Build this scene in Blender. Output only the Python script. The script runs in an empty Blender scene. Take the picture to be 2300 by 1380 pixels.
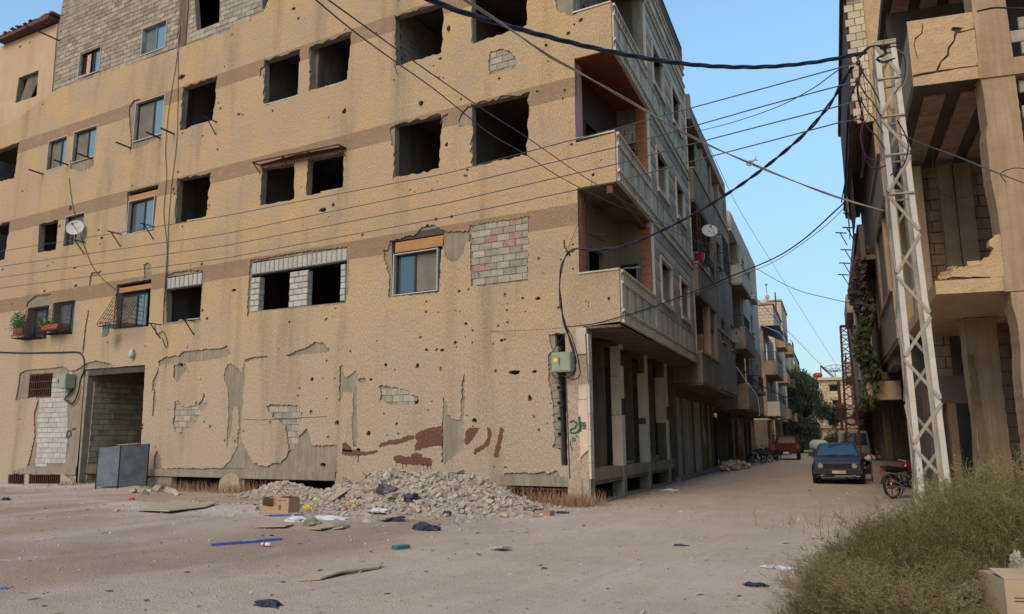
import bpy, bmesh, math, random
from mathutils import Vector, Matrix, noise
from mathutils.geometry import delaunay_2d_cdt
random.seed(7)
PI = math.pi
C = bpy.context.scene.collection
sc = bpy.context.scene

# ------------------------------------------------------------------ camera
FPX, CX, CY = 1720.0, 1150.0, 690.0
up = Vector((1080 - CX, -(690 - 9894 - CY), -FPX)).normalized()
lv = Vector((-2000 - CX, -(1004 - CY), -FPX)).normalized()
axX = -(lv - up * lv.dot(up)); axX.normalize()
axY = up.cross(axX)
R3 = Matrix((axX, axY, up))                       # world = R3 @ camera
EYE = 1.6
def _r(u, v): return (R3 @ Vector((u - CX, -(v - CY), -FPX))).normalized()
_d = _r(1328, 1134)
CAM = Vector((_d.x * EYE / _d.z, _d.y * EYE / _d.z, EYE))
FWD = R3 @ Vector((0, 0, -1))
cam = bpy.data.cameras.new('camera'); cam.lens = FPX / 2300 * 36; cam.sensor_width = 36
cam.clip_start = 0.05; cam.clip_end = 3000
co = bpy.data.objects.new('camera', cam); C.objects.link(co)
co.matrix_world = Matrix.Translation(CAM) @ R3.to_4x4()
sc.camera = co

# ------------------------------------------------------------------ sky, sun, exposure
SUN_AZ = math.radians(180)      # compass-like angle of the sun, clockwise from +Y : behind the camera, a little to the left
SUN_EL = math.radians(38)
world = bpy.data.worlds.new('World'); sc.world = world; world.use_nodes = True
nt = world.node_tree; nt.nodes.clear()
sky = nt.nodes.new('ShaderNodeTexSky'); sky.sky_type = 'NISHITA'; sky.sun_disc = False
sky.sun_elevation = SUN_EL; sky.sun_rotation = SUN_AZ
sky.air_density = 1.0; sky.dust_density = 0.6; sky.ozone_density = 0.7; sky.altitude = 300
bg = nt.nodes.new('ShaderNodeBackground'); bg.inputs[1].default_value = 0.15
ow = nt.nodes.new('ShaderNodeOutputWorld')
# dusty air : the sky is dimmer and greyer in a band all round the horizon
tcw = nt.nodes.new('ShaderNodeTexCoord'); spw = nt.nodes.new('ShaderNodeSeparateXYZ'); nt.links.new(tcw.outputs['Generated'], spw.inputs[0])
mrw = nt.nodes.new('ShaderNodeMapRange'); mrw.interpolation_type = 'SMOOTHERSTEP'; mrw.inputs['From Min'].default_value = -.1; mrw.inputs['From Max'].default_value = .62; nt.links.new(spw.outputs['Z'], mrw.inputs['Value'])
mxw = nt.nodes.new('ShaderNodeMix'); mxw.data_type = 'RGBA'; nt.links.new(mrw.outputs[0], mxw.inputs['Factor']); mxw.inputs['A'].default_value = (.27, .29, .31, 1); mxw.inputs['B'].default_value = (1.0, 1.15, 1.07, 1)
muw = nt.nodes.new('ShaderNodeMix'); muw.data_type = 'RGBA'; muw.blend_type = 'MULTIPLY'; muw.inputs['Factor'].default_value = 1.0; nt.links.new(sky.outputs[0], muw.inputs['A']); nt.links.new(mxw.outputs['Result'], muw.inputs['B'])
nt.links.new(muw.outputs['Result'], bg.inputs[0]); nt.links.new(bg.outputs[0], ow.inputs[0])
sun = bpy.data.lights.new('sun', 'SUN'); sun.energy = 1.3; sun.angle = math.radians(28); sun.color = (1.0, 0.745, 0.52)
so = bpy.data.objects.new('sun', sun); C.objects.link(so)
sd = Vector((math.sin(SUN_AZ) * math.cos(SUN_EL), math.cos(SUN_AZ) * math.cos(SUN_EL), math.sin(SUN_EL)))
so.rotation_euler = sd.to_track_quat('Z', 'Y').to_euler(); so.location = (0, -30, 40)
sc.view_settings.view_transform = 'Standard'; sc.view_settings.look = 'None'
sc.view_settings.exposure = 0.86; sc.view_settings.gamma = 1.0; sc.view_settings.use_curve_mapping = False
sc.render.engine = 'CYCLES'
sc.cycles.max_bounces = 5; sc.cycles.diffuse_bounces = 3; sc.cycles.glossy_bounces = 2; sc.cycles.transparent_max_bounces = 8
sc.cycles.use_denoising = True

# ------------------------------------------------------------------ geometry of the place: directions and planes
S = Vector((-.113, .9936, 0)).normalized()        # along the side street
Rr = Vector((S.y, -S.x, 0))                       # across it, to the right
VPF = _r(-4500, 1015); VPF.z = 0
EF = -VPF.normalized(); NF = Vector((EF.y, -EF.x, 0))   # front of the unfinished building, its outward normal
def onplane(u, v, o, n):
    d = _r(u, v); return CAM + d * ((o - CAM).dot(n) / d.dot(n))
def onL(u, v):
    p = onplane(u, v, Vector(), Vector((0, 1, 0))); return (p.x, p.z)
def onG(u, v, z=0.0):
    d = _r(u, v); return CAM + d * ((z - CAM.z) / d.z)
def onD(u, v, D):
    d = _r(u, v); return CAM + d * (D / d.dot(FWD))
def onW(u, v, w):
    p = onplane(u, v, Rr * w, Rr); return (p.dot(S), p.z)
CF = onD(2103, 661, 13.5)
def onF(u, v, off=0.0):
    p = onplane(u, v, CF - NF * off, NF); return ((p - CF).dot(EF), p.z)
Z = Vector((0, 0, 1)); WX = Vector((1, 0, 0)); WY = Vector((0, 1, 0))
def FL(a, z, d): return Vector((a, -d, z))                         # front wall: x, z, outward
def FS(w): return lambda t, z, d: S * t + Rr * (w + d) + Z * z     # faces across the street (to the right)
def FR(w): return lambda t, z, d: S * t + Rr * (w - d) + Z * z     # right-hand side, facing left
def FN(t): return lambda w, z, d: S * (t - d) + Rr * w + Z * z     # faces down the street to the camera
def FFr(off=0.0): return lambda e, z, d: Vector((CF.x, CF.y, 0)) + EF * e + NF * (d - off) + Z * z
def XY(x, y, z): return Vector((x, y, z))

# ------------------------------------------------------------------ materials
MATS = {}
def rgb(c): return (c[0], c[1], c[2], 1)
def mat(name, c1, c2=None, scale=3.0, bump=0.0, bscale=30.0, rough=0.85, metal=0.0, rand=0.0, stain=None, stain_amt=0.0,
        stretch=1.0, c3=None, speck=0.0, detail=6, bands=None, bandcol=None, alpha=None, spec=0.3, bdist=0.02, boards=0.0, zmix=None):
    if name in MATS: return MATS[name]
    m = bpy.data.materials.new(name); m.use_nodes = True
    n = m.node_tree.nodes; l = m.node_tree.links; b = n['Principled BSDF']
    b.inputs['Roughness'].default_value = rough; b.inputs['Metallic'].default_value = metal
    b.inputs['Specular IOR Level'].default_value = spec
    geo = n.new('ShaderNodeNewGeometry')
    def noisen(sc_, det=6, rgh=0.6, vec=None, dist=0.0):
        t = n.new('ShaderNodeTexNoise'); t.inputs['Scale'].default_value = sc_; t.inputs['Detail'].default_value = det
        t.inputs['Roughness'].default_value = rgh; t.inputs['Distortion'].default_value = dist
        l.new(vec or geo.outputs['Position'], t.inputs['Vector']); return t.outputs['Fac']
    def ramp(f, a, c):
        r = n.new('ShaderNodeMapRange'); r.inputs['From Min'].default_value = a; r.inputs['From Max'].default_value = c
        l.new(f, r.inputs['Value']); return r.outputs['Result']
    def mix(f, A, B, mode='MIX'):
        x = n.new('ShaderNodeMix'); x.data_type = 'RGBA'; x.blend_type = mode
        for s_, v_ in ((x.inputs['Factor'], f), (x.inputs['A'], A), (x.inputs['B'], B)):
            if hasattr(v_, 'links'): l.new(v_, s_)
            elif isinstance(v_, (int, float)): s_.default_value = v_
            else: s_.default_value = rgb(v_)
        return x.outputs['Result']
    def mathn(op, a, c=None):
        x = n.new('ShaderNodeMath'); x.operation = op
        for i_, v_ in enumerate((a, c)):
            if v_ is None: continue
            if hasattr(v_, 'links'): l.new(v_, x.inputs[i_])
            else: x.inputs[i_].default_value = v_
        return x.outputs[0]
    col = c1
    if c2 is not None: col = mix(ramp(noisen(scale, detail), .38, .62), c1, c2)
    if c3 is not None: col = mix(ramp(noisen(scale * .23, 4), .45, .68), col, c3)
    if zmix:      # low wall tinted greyer: shade of opposite buildings put into colour, ragged limit
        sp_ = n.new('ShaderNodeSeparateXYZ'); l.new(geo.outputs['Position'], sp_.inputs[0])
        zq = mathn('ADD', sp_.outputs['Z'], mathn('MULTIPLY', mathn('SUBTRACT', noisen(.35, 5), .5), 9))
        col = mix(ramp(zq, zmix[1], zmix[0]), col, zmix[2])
    if bands:
        sep = n.new('ShaderNodeSeparateXYZ'); l.new(geo.outputs['Position'], sep.inputs[0])
        zz = mathn('ADD', sep.outputs['Z'], mathn('MULTIPLY', noisen(1.2, 2), .05))
        tot = None
        for z0, z1 in bands:
            k = mathn('MULTIPLY', ramp(zz, z0, z0 + .015), ramp(zz, z1 + .03, z1))
            tot = k if tot is None else mathn('ADD', tot, k)
        wear = mathn('MULTIPLY', tot, ramp(noisen(1.7, 6), .1, .45))
        col = mix(wear, col, bandcol)
    if stain is not None:
        mp = n.new('ShaderNodeMapping'); mp.inputs['Scale'].default_value = (.8, .8, .10)
        l.new(geo.outputs['Position'], mp.inputs['Vector'])
        f = mathn('MULTIPLY', ramp(noisen(1.1, 6, .65, mp.outputs[0]), .52, .72), stain_amt)
        col = mix(f, col, stain)
    if boards:
        mp = n.new('ShaderNodeMapping'); mp.inputs['Scale'].default_value = (6, 6, .25)
        l.new(geo.outputs['Position'], mp.inputs['Vector'])
        col = mix(mathn('MULTIPLY', ramp(noisen(2.0, 2, .5, mp.outputs[0]), .4, .6), boards), col, (c1[0] * .55, c1[1] * .55, c1[2] * .55))
    if speck:
        mp = n.new('ShaderNodeMapping'); mp.inputs['Scale'].default_value = (1, 1, .45)
        l.new(geo.outputs['Position'], mp.inputs['Vector'])
        s1 = noisen(bscale * .8, 3, .7, mp.outputs[0])
        col = mix(mathn('MULTIPLY', ramp(s1, .42, .60), speck), col, (1, 1, .92), 'SCREEN' if False else 'MIX') if False else mix(mathn('MULTIPLY', ramp(s1, .56, .40), speck), col, (.10, .07, .045))
        col = mix(mathn('MULTIPLY', ramp(s1, .56, .70), speck * .6), col, (.85, .74, .55))
    if rand:
        oi = n.new('ShaderNodeObjectInfo'); hv = n.new('ShaderNodeHueSaturation')
        l.new(ramp(oi.outputs['Random'], 0, 1), hv.inputs['Value'])
        r_ = hv.inputs['Value'].links[0].from_node; r_.inputs['To Min'].default_value = 1 - rand; r_.inputs['To Max'].default_value = 1 + rand * .7
        if hasattr(col, 'links'): l.new(col, hv.inputs['Color'])
        else: hv.inputs['Color'].default_value = rgb(col)
        col = hv.outputs[0]
    if hasattr(col, 'links'): l.new(col, b.inputs['Base Color'])
    else: b.inputs['Base Color'].default_value = rgb(col)
    if bump:
        mp = n.new('ShaderNodeMapping'); mp.inputs['Scale'].default_value = (1, 1, 1 / stretch)
        l.new(geo.outputs['Position'], mp.inputs['Vector'])
        bp = n.new('ShaderNodeBump'); bp.inputs['Strength'].default_value = bump; bp.inputs['Distance'].default_value = bdist
        h = mathn('ADD', noisen(bscale, 4, .6, mp.outputs[0]), mathn('MULTIPLY', noisen(bscale * .12, 3), .8))
        l.new(h, bp.inputs['Height']); l.new(bp.outputs[0], b.inputs['Normal'])
    if alpha is not None:
        a_ = ramp(noisen(alpha[0], 6, .7), alpha[1], alpha[2]); l.new(a_, b.inputs['Alpha'])
    MATS[name] = m; return m

PL_BANDS = [(7.27, 7.86), (10.93, 11.5), (14.65, 15.22)]
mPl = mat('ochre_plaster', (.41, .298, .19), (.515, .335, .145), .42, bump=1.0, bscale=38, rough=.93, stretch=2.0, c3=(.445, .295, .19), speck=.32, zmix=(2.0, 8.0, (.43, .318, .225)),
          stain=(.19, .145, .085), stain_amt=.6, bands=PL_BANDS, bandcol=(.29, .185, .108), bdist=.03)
mPink = mat('pink_plaster', (.42, .285, .175), (.47, .325, .205), 1.6, bump=.6, bscale=12, rough=.93, c3=(.44, .29, .18), stain=(.26, .17, .1), stain_amt=.35)
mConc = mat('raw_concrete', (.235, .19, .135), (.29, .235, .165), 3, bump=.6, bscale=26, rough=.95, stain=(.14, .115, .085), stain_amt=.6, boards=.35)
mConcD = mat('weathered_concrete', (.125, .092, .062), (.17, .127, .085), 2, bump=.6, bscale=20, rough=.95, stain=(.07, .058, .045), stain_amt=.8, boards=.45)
mBlock = mat('cement_block', (.28, .235, .18), (.36, .305, .23), 5, bump=.7, bscale=45, rough=.95, rand=.22)
mBlockG = mat('grey_block', (.265, .21, .155), (.35, .28, .205), 4, bump=.7, bscale=45, rough=.95, rand=.28, stain=(.15, .12, .09), stain_amt=.6)
mBlockW = mat('pale_block', (.36, .335, .29), (.43, .40, .345), 6, bump=.5, bscale=50, rough=.95, rand=.10)
mRedBlk = mat('red_block', (.27, .15, .10), (.36, .24, .17), 6, bump=.5, bscale=50, rough=.95)
mMort = mat('mortar', (.20, .165, .125), (.26, .215, .16), 6, bump=.8, bscale=40, rough=.97)
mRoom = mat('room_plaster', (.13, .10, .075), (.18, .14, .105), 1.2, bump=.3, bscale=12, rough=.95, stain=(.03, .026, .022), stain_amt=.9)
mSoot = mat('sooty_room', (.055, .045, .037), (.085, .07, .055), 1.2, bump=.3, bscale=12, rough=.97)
mStone = mat('grey_cladding', (.47, .375, .275), (.55, .45, .335), 4, bump=.25, bscale=30, rough=.75, rand=.08, stain=(.22, .19, .15), stain_amt=.5)
mStoneR = mat('rough_stone', (.37, .30, .235), (.45, .37, .29), 8, bump=1.0, bscale=28, rough=.95, rand=.12, bdist=.05)
mTrim = mat('cream_moulding', (.50, .42, .32), (.56, .48, .37), 5, bump=.3, bscale=30, rough=.85, stain=(.22, .17, .12), stain_amt=.6)
mPinkSt = mat('pink_stone_slab', (.50, .38, .28), (.56, .43, .32), 4, bump=.1, bscale=30, rough=.6, rand=.10, stain=(.3, .22, .16), stain_amt=.5)
mOrange = mat('orange_tile', (.30, .085, .025), (.35, .11, .035), 8, bump=.1, bscale=20, rough=.35, rand=.12)
mMaroon = mat('maroon_ceiling', (.13, .035, .028), (.17, .045, .035), 6, rough=.6, bump=.2)
mPinkT = mat('pink_tile', (.40, .18, .17), None, rough=.4)
mPanel = mat('orange_board', (.34, .16, .05), (.38, .19, .06), 3, rough=.6, bump=.1)
mAlu = mat('white_aluminium', (.42, .39, .33), None, rough=.5, metal=.2)
mBlkFr = mat('dark_frame', (.018, .02, .026), None, rough=.45)
mIron = mat('black_iron', (.022, .02, .022), (.05, .035, .028), 12, rough=.6, metal=.5)
mRust = mat('rusty_steel', (.12, .045, .022), (.075, .035, .025), 10, bump=.3, bscale=60, rough=.85, metal=.2)
mCurt = mat('beige_curtain', (.13, .11, .085), (.17, .145, .11), 2, rough=.9)
mCurtR = mat('striped_curtain', (.48, .40, .32), (.36, .15, .08), 9, rough=.9)
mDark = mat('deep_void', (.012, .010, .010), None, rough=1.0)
mWire = mat('black_cable', (.012, .012, .016), None, rough=.55)
mWireB = mat('blue_black_cable', (.012, .015, .028), None, rough=.45)
mWireG = mat('grey_wire', (.085, .08, .08), None, rough=.6, metal=.3)
mWireL = mat('pale_wire', (.26, .21, .16), None, rough=.7)
mGreyM = mat('grey_sheet_metal', (.10, .115, .13), (.15, .165, .18), 2.5, rough=.55, metal=.35, bump=.1, bscale=6, stain=(.06, .06, .07), stain_amt=.7)
mBox = mat('sage_green_enclosure', (.23, .25, .17), (.26, .28, .19), 4, rough=.5, stain=(.15, .14, .1), stain_amt=.3)
mYel = mat('yellow_plastic', (.72, .50, .02), None, rough=.5)
mGreenP = mat('green_spray_paint', (.012, .10, .035), None, rough=.8)
mBrownP = mat('brown_wall_paint', (.105, .042, .028), (.16, .07, .045), 14, rough=.9, bump=.9, bscale=24, alpha=(16, .30, .42))
mDish = mat('dish_enamel', (.42, .40, .36), (.48, .45, .40), 5, rough=.5, stain=(.25, .2, .15), stain_amt=.4)
def glass(name, c, rough=.05):
    if name in MATS: return MATS[name]
    m = bpy.data.materials.new(name); m.use_nodes = True; b = m.node_tree.nodes['Principled BSDF']
    b.inputs['Base Color'].default_value = rgb(c); b.inputs['Roughness'].default_value = rough
    b.inputs['Specular IOR Level'].default_value = .8; b.inputs['Coat Weight'].default_value = .6; b.inputs['Coat Roughness'].default_value = rough
    MATS[name] = m; return m
mGlass = glass('blue_glass', (.03, .05, .065)); mGlassP = glass('pale_glass', (.10, .15, .155), .12); mGlassD = glass('dark_glass', (.06, .05, .04), .15)

# ------------------------------------------------------------------ mesh building
class MB:
    def __init__(s): s.v = []; s.f = []
    def quadbox(s, P8):
        k = len(s.v); s.v += [tuple(p) for p in P8]
        s.f += [(k, k+1, k+3, k+2), (k+4, k+6, k+7, k+5), (k, k+4, k+5, k+1), (k+2, k+3, k+7, k+6), (k, k+2, k+6, k+4), (k+1, k+5, k+7, k+3)]
        return s
    def box(s, f, a0, a1, z0, z1, d0, d1, j=0.0):
        P8 = [f(a, z, d) for a in (a0, a1) for z in (z0, z1) for d in (d0, d1)]
        if j: P8 = [p + Vector((random.uniform(-j, j), random.uniform(-j, j), random.uniform(-j, j))) for p in P8]
        return s.quadbox(P8)
    def bar(s, A, B, w, h=None, upv=Z):
        A = Vector(A); B = Vector(B); h = h or w; t = (B - A).normalized()
        x = t.cross(upv)
        if x.length < 1e-3: x = t.cross(Vector((1, 0, 0)))
        x.normalize(); y = x.cross(t)
        return s.quadbox([p + x * (w/2 * i) + y * (h/2 * j) for p in (A, B) for i in (-1, 1) for j in (-1, 1)])
    def tube(s, pts, r, n=6, cap=True, closed=False):
        pts = [Vector(p) for p in pts]; k0 = len(s.v); m = len(pts)
        rr = r if isinstance(r, (list, tuple)) else [r] * m
        t0 = (pts[1] - pts[0]).normalized(); ref = Z if abs(t0.z) < .9 else Vector((1, 0, 0))
        x = t0.cross(ref).normalized()
        for i, p in enumerate(pts):
            if closed: t = (pts[(i+1) % m] - pts[i-1]).normalized()
            else: t = (pts[min(i+1, m-1)] - pts[max(i-1, 0)]).normalized()
            x = (x - t * x.dot(t)); x = x.normalized() if x.length > 1e-6 else t.orthogonal().normalized(); y = t.cross(x)
            for q in range(n):
                a = 2 * PI * q / n; s.v.append(tuple(p + (x * math.cos(a) + y * math.sin(a)) * rr[i]))
        for i in range(m if closed else m - 1):
            i2 = (i + 1) % m
            for q in range(n):
                s.f.append((k0 + i*n + q, k0 + i*n + (q+1) % n, k0 + i2*n + (q+1) % n, k0 + i2*n + q))
        if cap and not closed:
            s.f.append(tuple(k0 + q for q in range(n))[::-1]); s.f.append(tuple(k0 + (m-1)*n + q for q in range(n)))
        return s
    def poly(s, f, outer, holes, d0, d1, back=True):
        vs = []; es = []
        for lp in [outer] + list(holes):
            k = len(vs); vs += [Vector((p[0], p[1])) for p in lp]; es += [(k + i, k + (i+1) % len(lp)) for i in range(len(lp))]
        ov, oe, of, *_ = delaunay_2d_cdt(vs, es, [], 0, 1e-5)
        keep = []
        for t in of:
            cx = sum(ov[i][0] for i in t) / 3; cy = sum(ov[i][1] for i in t) / 3
            if pip(cx, cy, outer) and not any(pip(cx, cy, h) for h in holes): keep.append(t)
        k = len(s.v); N = len(ov)
        s.v += [tuple(f(p[0], p[1], d1)) for p in ov] + [tuple(f(p[0], p[1], d0)) for p in ov]
        cnt = {}
        for t in keep:
            s.f.append(tuple(k + i for i in t))
            if back: s.f.append(tuple(k + N + i for i in reversed(t)))
            for i in range(3):
                a, b = t[i], t[(i+1) % 3]; cnt[(a, b)] = cnt.get((a, b), 0) + 1
        for (a, b) in list(cnt):
            if (b, a) not in cnt: s.f.append((k + b, k + a, k + N + a, k + N + b))
        return s
    def build(s, name, m, parent=None, smooth=False):
        me = bpy.data.meshes.new(name); me.from_pydata(s.v, [], s.f); me.validate(clean_customdata=False); me.update()
        o = bpy.data.objects.new(name, me); C.objects.link(o)
        if isinstance(m, (list, tuple)):
            for q in m: me.materials.append(q)
        elif m: me.materials.append(m)
        if smooth:
            for p in me.polygons: p.use_smooth = True
        else:
            bm = bmesh.new(); bm.from_mesh(me); bmesh.ops.recalc_face_normals(bm, faces=bm.faces); bm.to_mesh(me); bm.free()
        if parent is not None: adopt(o, parent)
        return o
def root_loc(p):
    v = Vector(p.location)
    q = p.parent
    while q is not None: v += Vector(q.location); q = q.parent
    return v
def adopt(o, parent):
    """o's mesh is in world space (or o.location is): keep it there under an unrotated parent"""
    o.parent = parent; o.location = Vector(o.location) - root_loc(parent)
_pb = {}
def pip(x, y, poly):
    c = False; j = len(poly) - 1
    for i in range(len(poly)):
        xi, yi = poly[i]; xj, yj = poly[j]
        if (yi > y) != (yj > y) and x < (xj - xi) * (y - yi) / (yj - yi) + xi: c = not c
        j = i
    return c
def jag(poly, amp=.03, step=.12, seed=0):
    rd = random.Random(seed or len(poly) * 7919 + int(abs(poly[0][0]) * 1000)); out = []
    for i in range(len(poly)):
        a = Vector(poly[i]).to_2d(); b = Vector(poly[(i+1) % len(poly)]).to_2d(); L = (b - a).length; n_ = max(1, int(L / step))
        nrm = Vector((-(b - a).y, (b - a).x)).normalized() if L > 1e-6 else Vector((0, 0))
        for k in range(n_):
            p = a.lerp(b, (k + (rd.uniform(-.3, .3) if k else 0)) / n_) + nrm * rd.uniform(-amp, amp); out.append((p.x, p.y))
    return out
def tag(o, label=None, cat=None, group=None, kind=None):
    if label: o['label'] = label
    if cat: o['category'] = cat
    if group: o['group'] = group
    if kind: o['kind'] = kind
    return o
def thing(name, label, cat, loc=(0, 0, 0), group=None):
    o = bpy.data.objects.new(name, None); C.objects.link(o); o.location = loc; o.empty_display_size = .2
    return tag(o, label, cat, group)
def put(name, mb, m, label, cat, group=None, smooth=False):
    return tag(mb.build(name, m, None, smooth), label, cat, group)
BOXM = {}
def unitbox():
    if 'b' not in BOXM:
        bm = bmesh.new(); bmesh.ops.create_cube(bm, size=1); bmesh.ops.bevel(bm, geom=bm.edges[:], offset=.03, segments=1, affect='EDGES')
        BOXM['b'] = bm
    return BOXM['b']
def blockmesh(key, a, z, d, m):
    k = ('blk', key, round(a, 3), round(z, 3), round(d, 3), m.name)
    if k not in BOXM:
        bm = bmesh.new(); bmesh.ops.create_cube(bm, size=1)
        for v in bm.verts: v.co = Vector((v.co.x * a, v.co.y * d, v.co.z * z))
        bmesh.ops.bevel(bm, geom=[e for e in bm.edges if all(v.co.y < 0 for v in e.verts)], offset=min(a, z, d) * .12, segments=1, affect='EDGES')
        me = bpy.data.meshes.new('block'); bm.to_mesh(me); bm.free(); me.materials.append(m); BOXM[k] = me
    return BOXM[k]
def blocks(parent, f, ang, reg, holes, dfront, m, bw=.4, bh=.2, dep=.06, name='block', limit=None, jit=.006, gap=.014, origin=(0, 0), clip=None, special=None, seed=1):
    """courses of separate blocks whose centres fall in reg and not in holes; f maps (a,z,d); ang is the wall's rotation about z"""
    rd = random.Random(seed); xs = [p[0] for p in reg]; zs = [p[1] for p in reg]; n_ = 0
    k0 = int(math.floor((min(zs) - origin[1]) / bh)); k1 = int(math.ceil((max(zs) - origin[1]) / bh))
    stuff = MB()
    for k in range(k0, k1):
        z = origin[1] + (k + .5) * bh
        a = min(xs) - bw + (bw / 2 if k % 2 else 0) + ((origin[0] - min(xs)) % bw)
        while a < max(xs) + bw:
            # clip block to the run inside the region along its centre line
            lo, hi = a + gap / 2, a + bw - gap / 2
            q = [lo + (hi - lo) * i / 8 for i in range(9)]
            ins = [pip(x, z, reg) and not any(pip(x, z, h) for h in holes) for x in q]
            if any(ins):
                i0 = ins.index(True); i1 = 8 - ins[::-1].index(True)
                l2, h2 = q[i0], q[i1]
                if h2 - l2 > .07:
                    wd = round((h2 - l2) / .05) * .05 if (h2 - l2) < bw - gap - .01 else bw - gap
                    wd = min(wd, h2 - l2 + .001); mm = m
                    if special and rd.random() < special[1]: mm = special[0]
                    cpt = f((l2 + h2) / 2, z, dfront - dep / 2 + rd.uniform(-jit, jit))
                    if limit is None or n_ < limit:
                        o = bpy.data.objects.new(name, blockmesh('x', wd, bh - gap, dep, mm)); C.objects.link(o)
                        o.location = cpt; o.rotation_euler = (rd.uniform(-.006, .006), rd.uniform(-.01, .01), ang); adopt(o, parent); n_ += 1
                    else:
                        df = dfront + rd.uniform(-jit, jit)
                        stuff.box(f, (l2 + h2) / 2 - wd / 2, (l2 + h2) / 2 + wd / 2, z - bh / 2 + gap / 2, z + bh / 2 - gap / 2, df - dep, df)
            a += bw
    if stuff.v: tag(stuff.build('blockwork', m, parent), kind='stuff')
    return n_
ANG_L = 0.0; ANG_S = math.atan2(S.y, S.x); ANG_N = math.atan2(Rr.y, Rr.x); ANG_F = math.atan2(EF.y, EF.x)
ANG_R = ANG_S + PI
# ================================================================== shelled apartment building (left)
def Lp(*pts): return [onL(u, v) for u, v in pts]
A = thing('apartment_building', 'big shelled ochre plastered apartment block with empty windows and corner balconies', 'building', (0, 0, 0))
# wall openings: name, pixel corners (TL TR BR BL), jaggedness
OP = {
 'r1a': [(63,693),(110,687),(104,760),(62,765)], 'r1b': [(122,681),(169,676),(162,751),(117,752)],
 'r1c': [(262,640),(340,627),(334,733),(260,740)], 'r1d': [(374,622),(453,611),(447,715),(371,725)],
 'r1e': [(565,588),(778,558),(774,678),(559,700)], 'r1f': [(877,541),(995,523),(983,653),(880,664)],
 'r2z': [(-40,512),(23,498),(10,585),(-48,595)], 'r2a': [(88,504),(131,494),(125,561),(84,568)],
 'r2b': [(148,488),(190,478),(184,546),(142,555)], 'r2c': [(286,432),(356,414),(344,518),(283,526)],
 'r2d': [(398,403),(474,388),(462,489),(392,502)], 'r2e': [(588,378),(662,366),(660,448),(583,462)],
 'r2f': [(691,358),(772,342),(770,422),(687,440)], 'r2g': [(885,280),(992,256),(987,380),(884,401)],
 'r2h': [(1058,236),(1187,206),(1184,348),(1059,374)],
 'r3z': [(-40,350),(43,320),(32,400),(-44,420)], 'r3a': [(110,319),(150,306),(146,372),(104,383)],
 'r3b': [(167,299),(219,281),(211,352),(161,364)], 'r3c': [(307,232),(370,213),(363,299),(298,319)],
 'r3d': [(411,197),(488,170),(478,271),(403,293)], 'r3e': [(593,138),(674,110),(670,214),(591,236)],
 'r3f': [(695,105),(790,72),(780,181),(695,206)], 'r3g': [(886,38),(996,4),(992,119),(889,148)],
 'r3h': [(1058,-16),(1184,-55),(1183,57),(1060,99)],
 'r4a': [(182,118),(227,101),(222,159),(174,175)], 'r4b': [(321,64),(374,46),(370,109),(317,121)],
 'r4c': [(432,-36),(494,-60),(490,53),(440,71)], 'r4d': [(588,-90),(690,-120),(690,-14),(587,20)],
 'r4z': [(42,175),(87,158),(82,216),(34,232)],
 'g0': [(65,841),(116,840),(112,889),(61,893)],
 'door': [(189,830),(326,820),(312,1085),(171,1086)],
}
openz = {k: Lp(*v) for k, v in OP.items()}
rough = {'r1d': .03, 'r2d': .05, 'r2e': .03, 'r2f': .03, 'r2g': .05, 'r2h': .07, 'r3d': .05, 'r3e': .05, 'r3f': .05, 'r3g': .04, 'r3h': .03, 'r2z': .05, 'r2a': .03, 'r3z': .04, 'r1e': .02}
vents = [Lp((19,1066),(55,1066),(54,1088),(17,1088)), Lp((65,1067),(136,1066),(135,1087),(64,1087)),
         [(-15.9, -.3), (-15.9, .42), (-13.45, .42), (-13.45, -.3)], [(-12.3, -.3), (-12.3, .41), (-8.4, .41), (-8.4, -.3)],
         [(-2.35, -.4), (-2.3, .42), (-.62, .42), (-.62, -.4)], [(-20.5, -.1), (-20.5, .32), (-18.6, .32), (-18.6, -.1)]]
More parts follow.
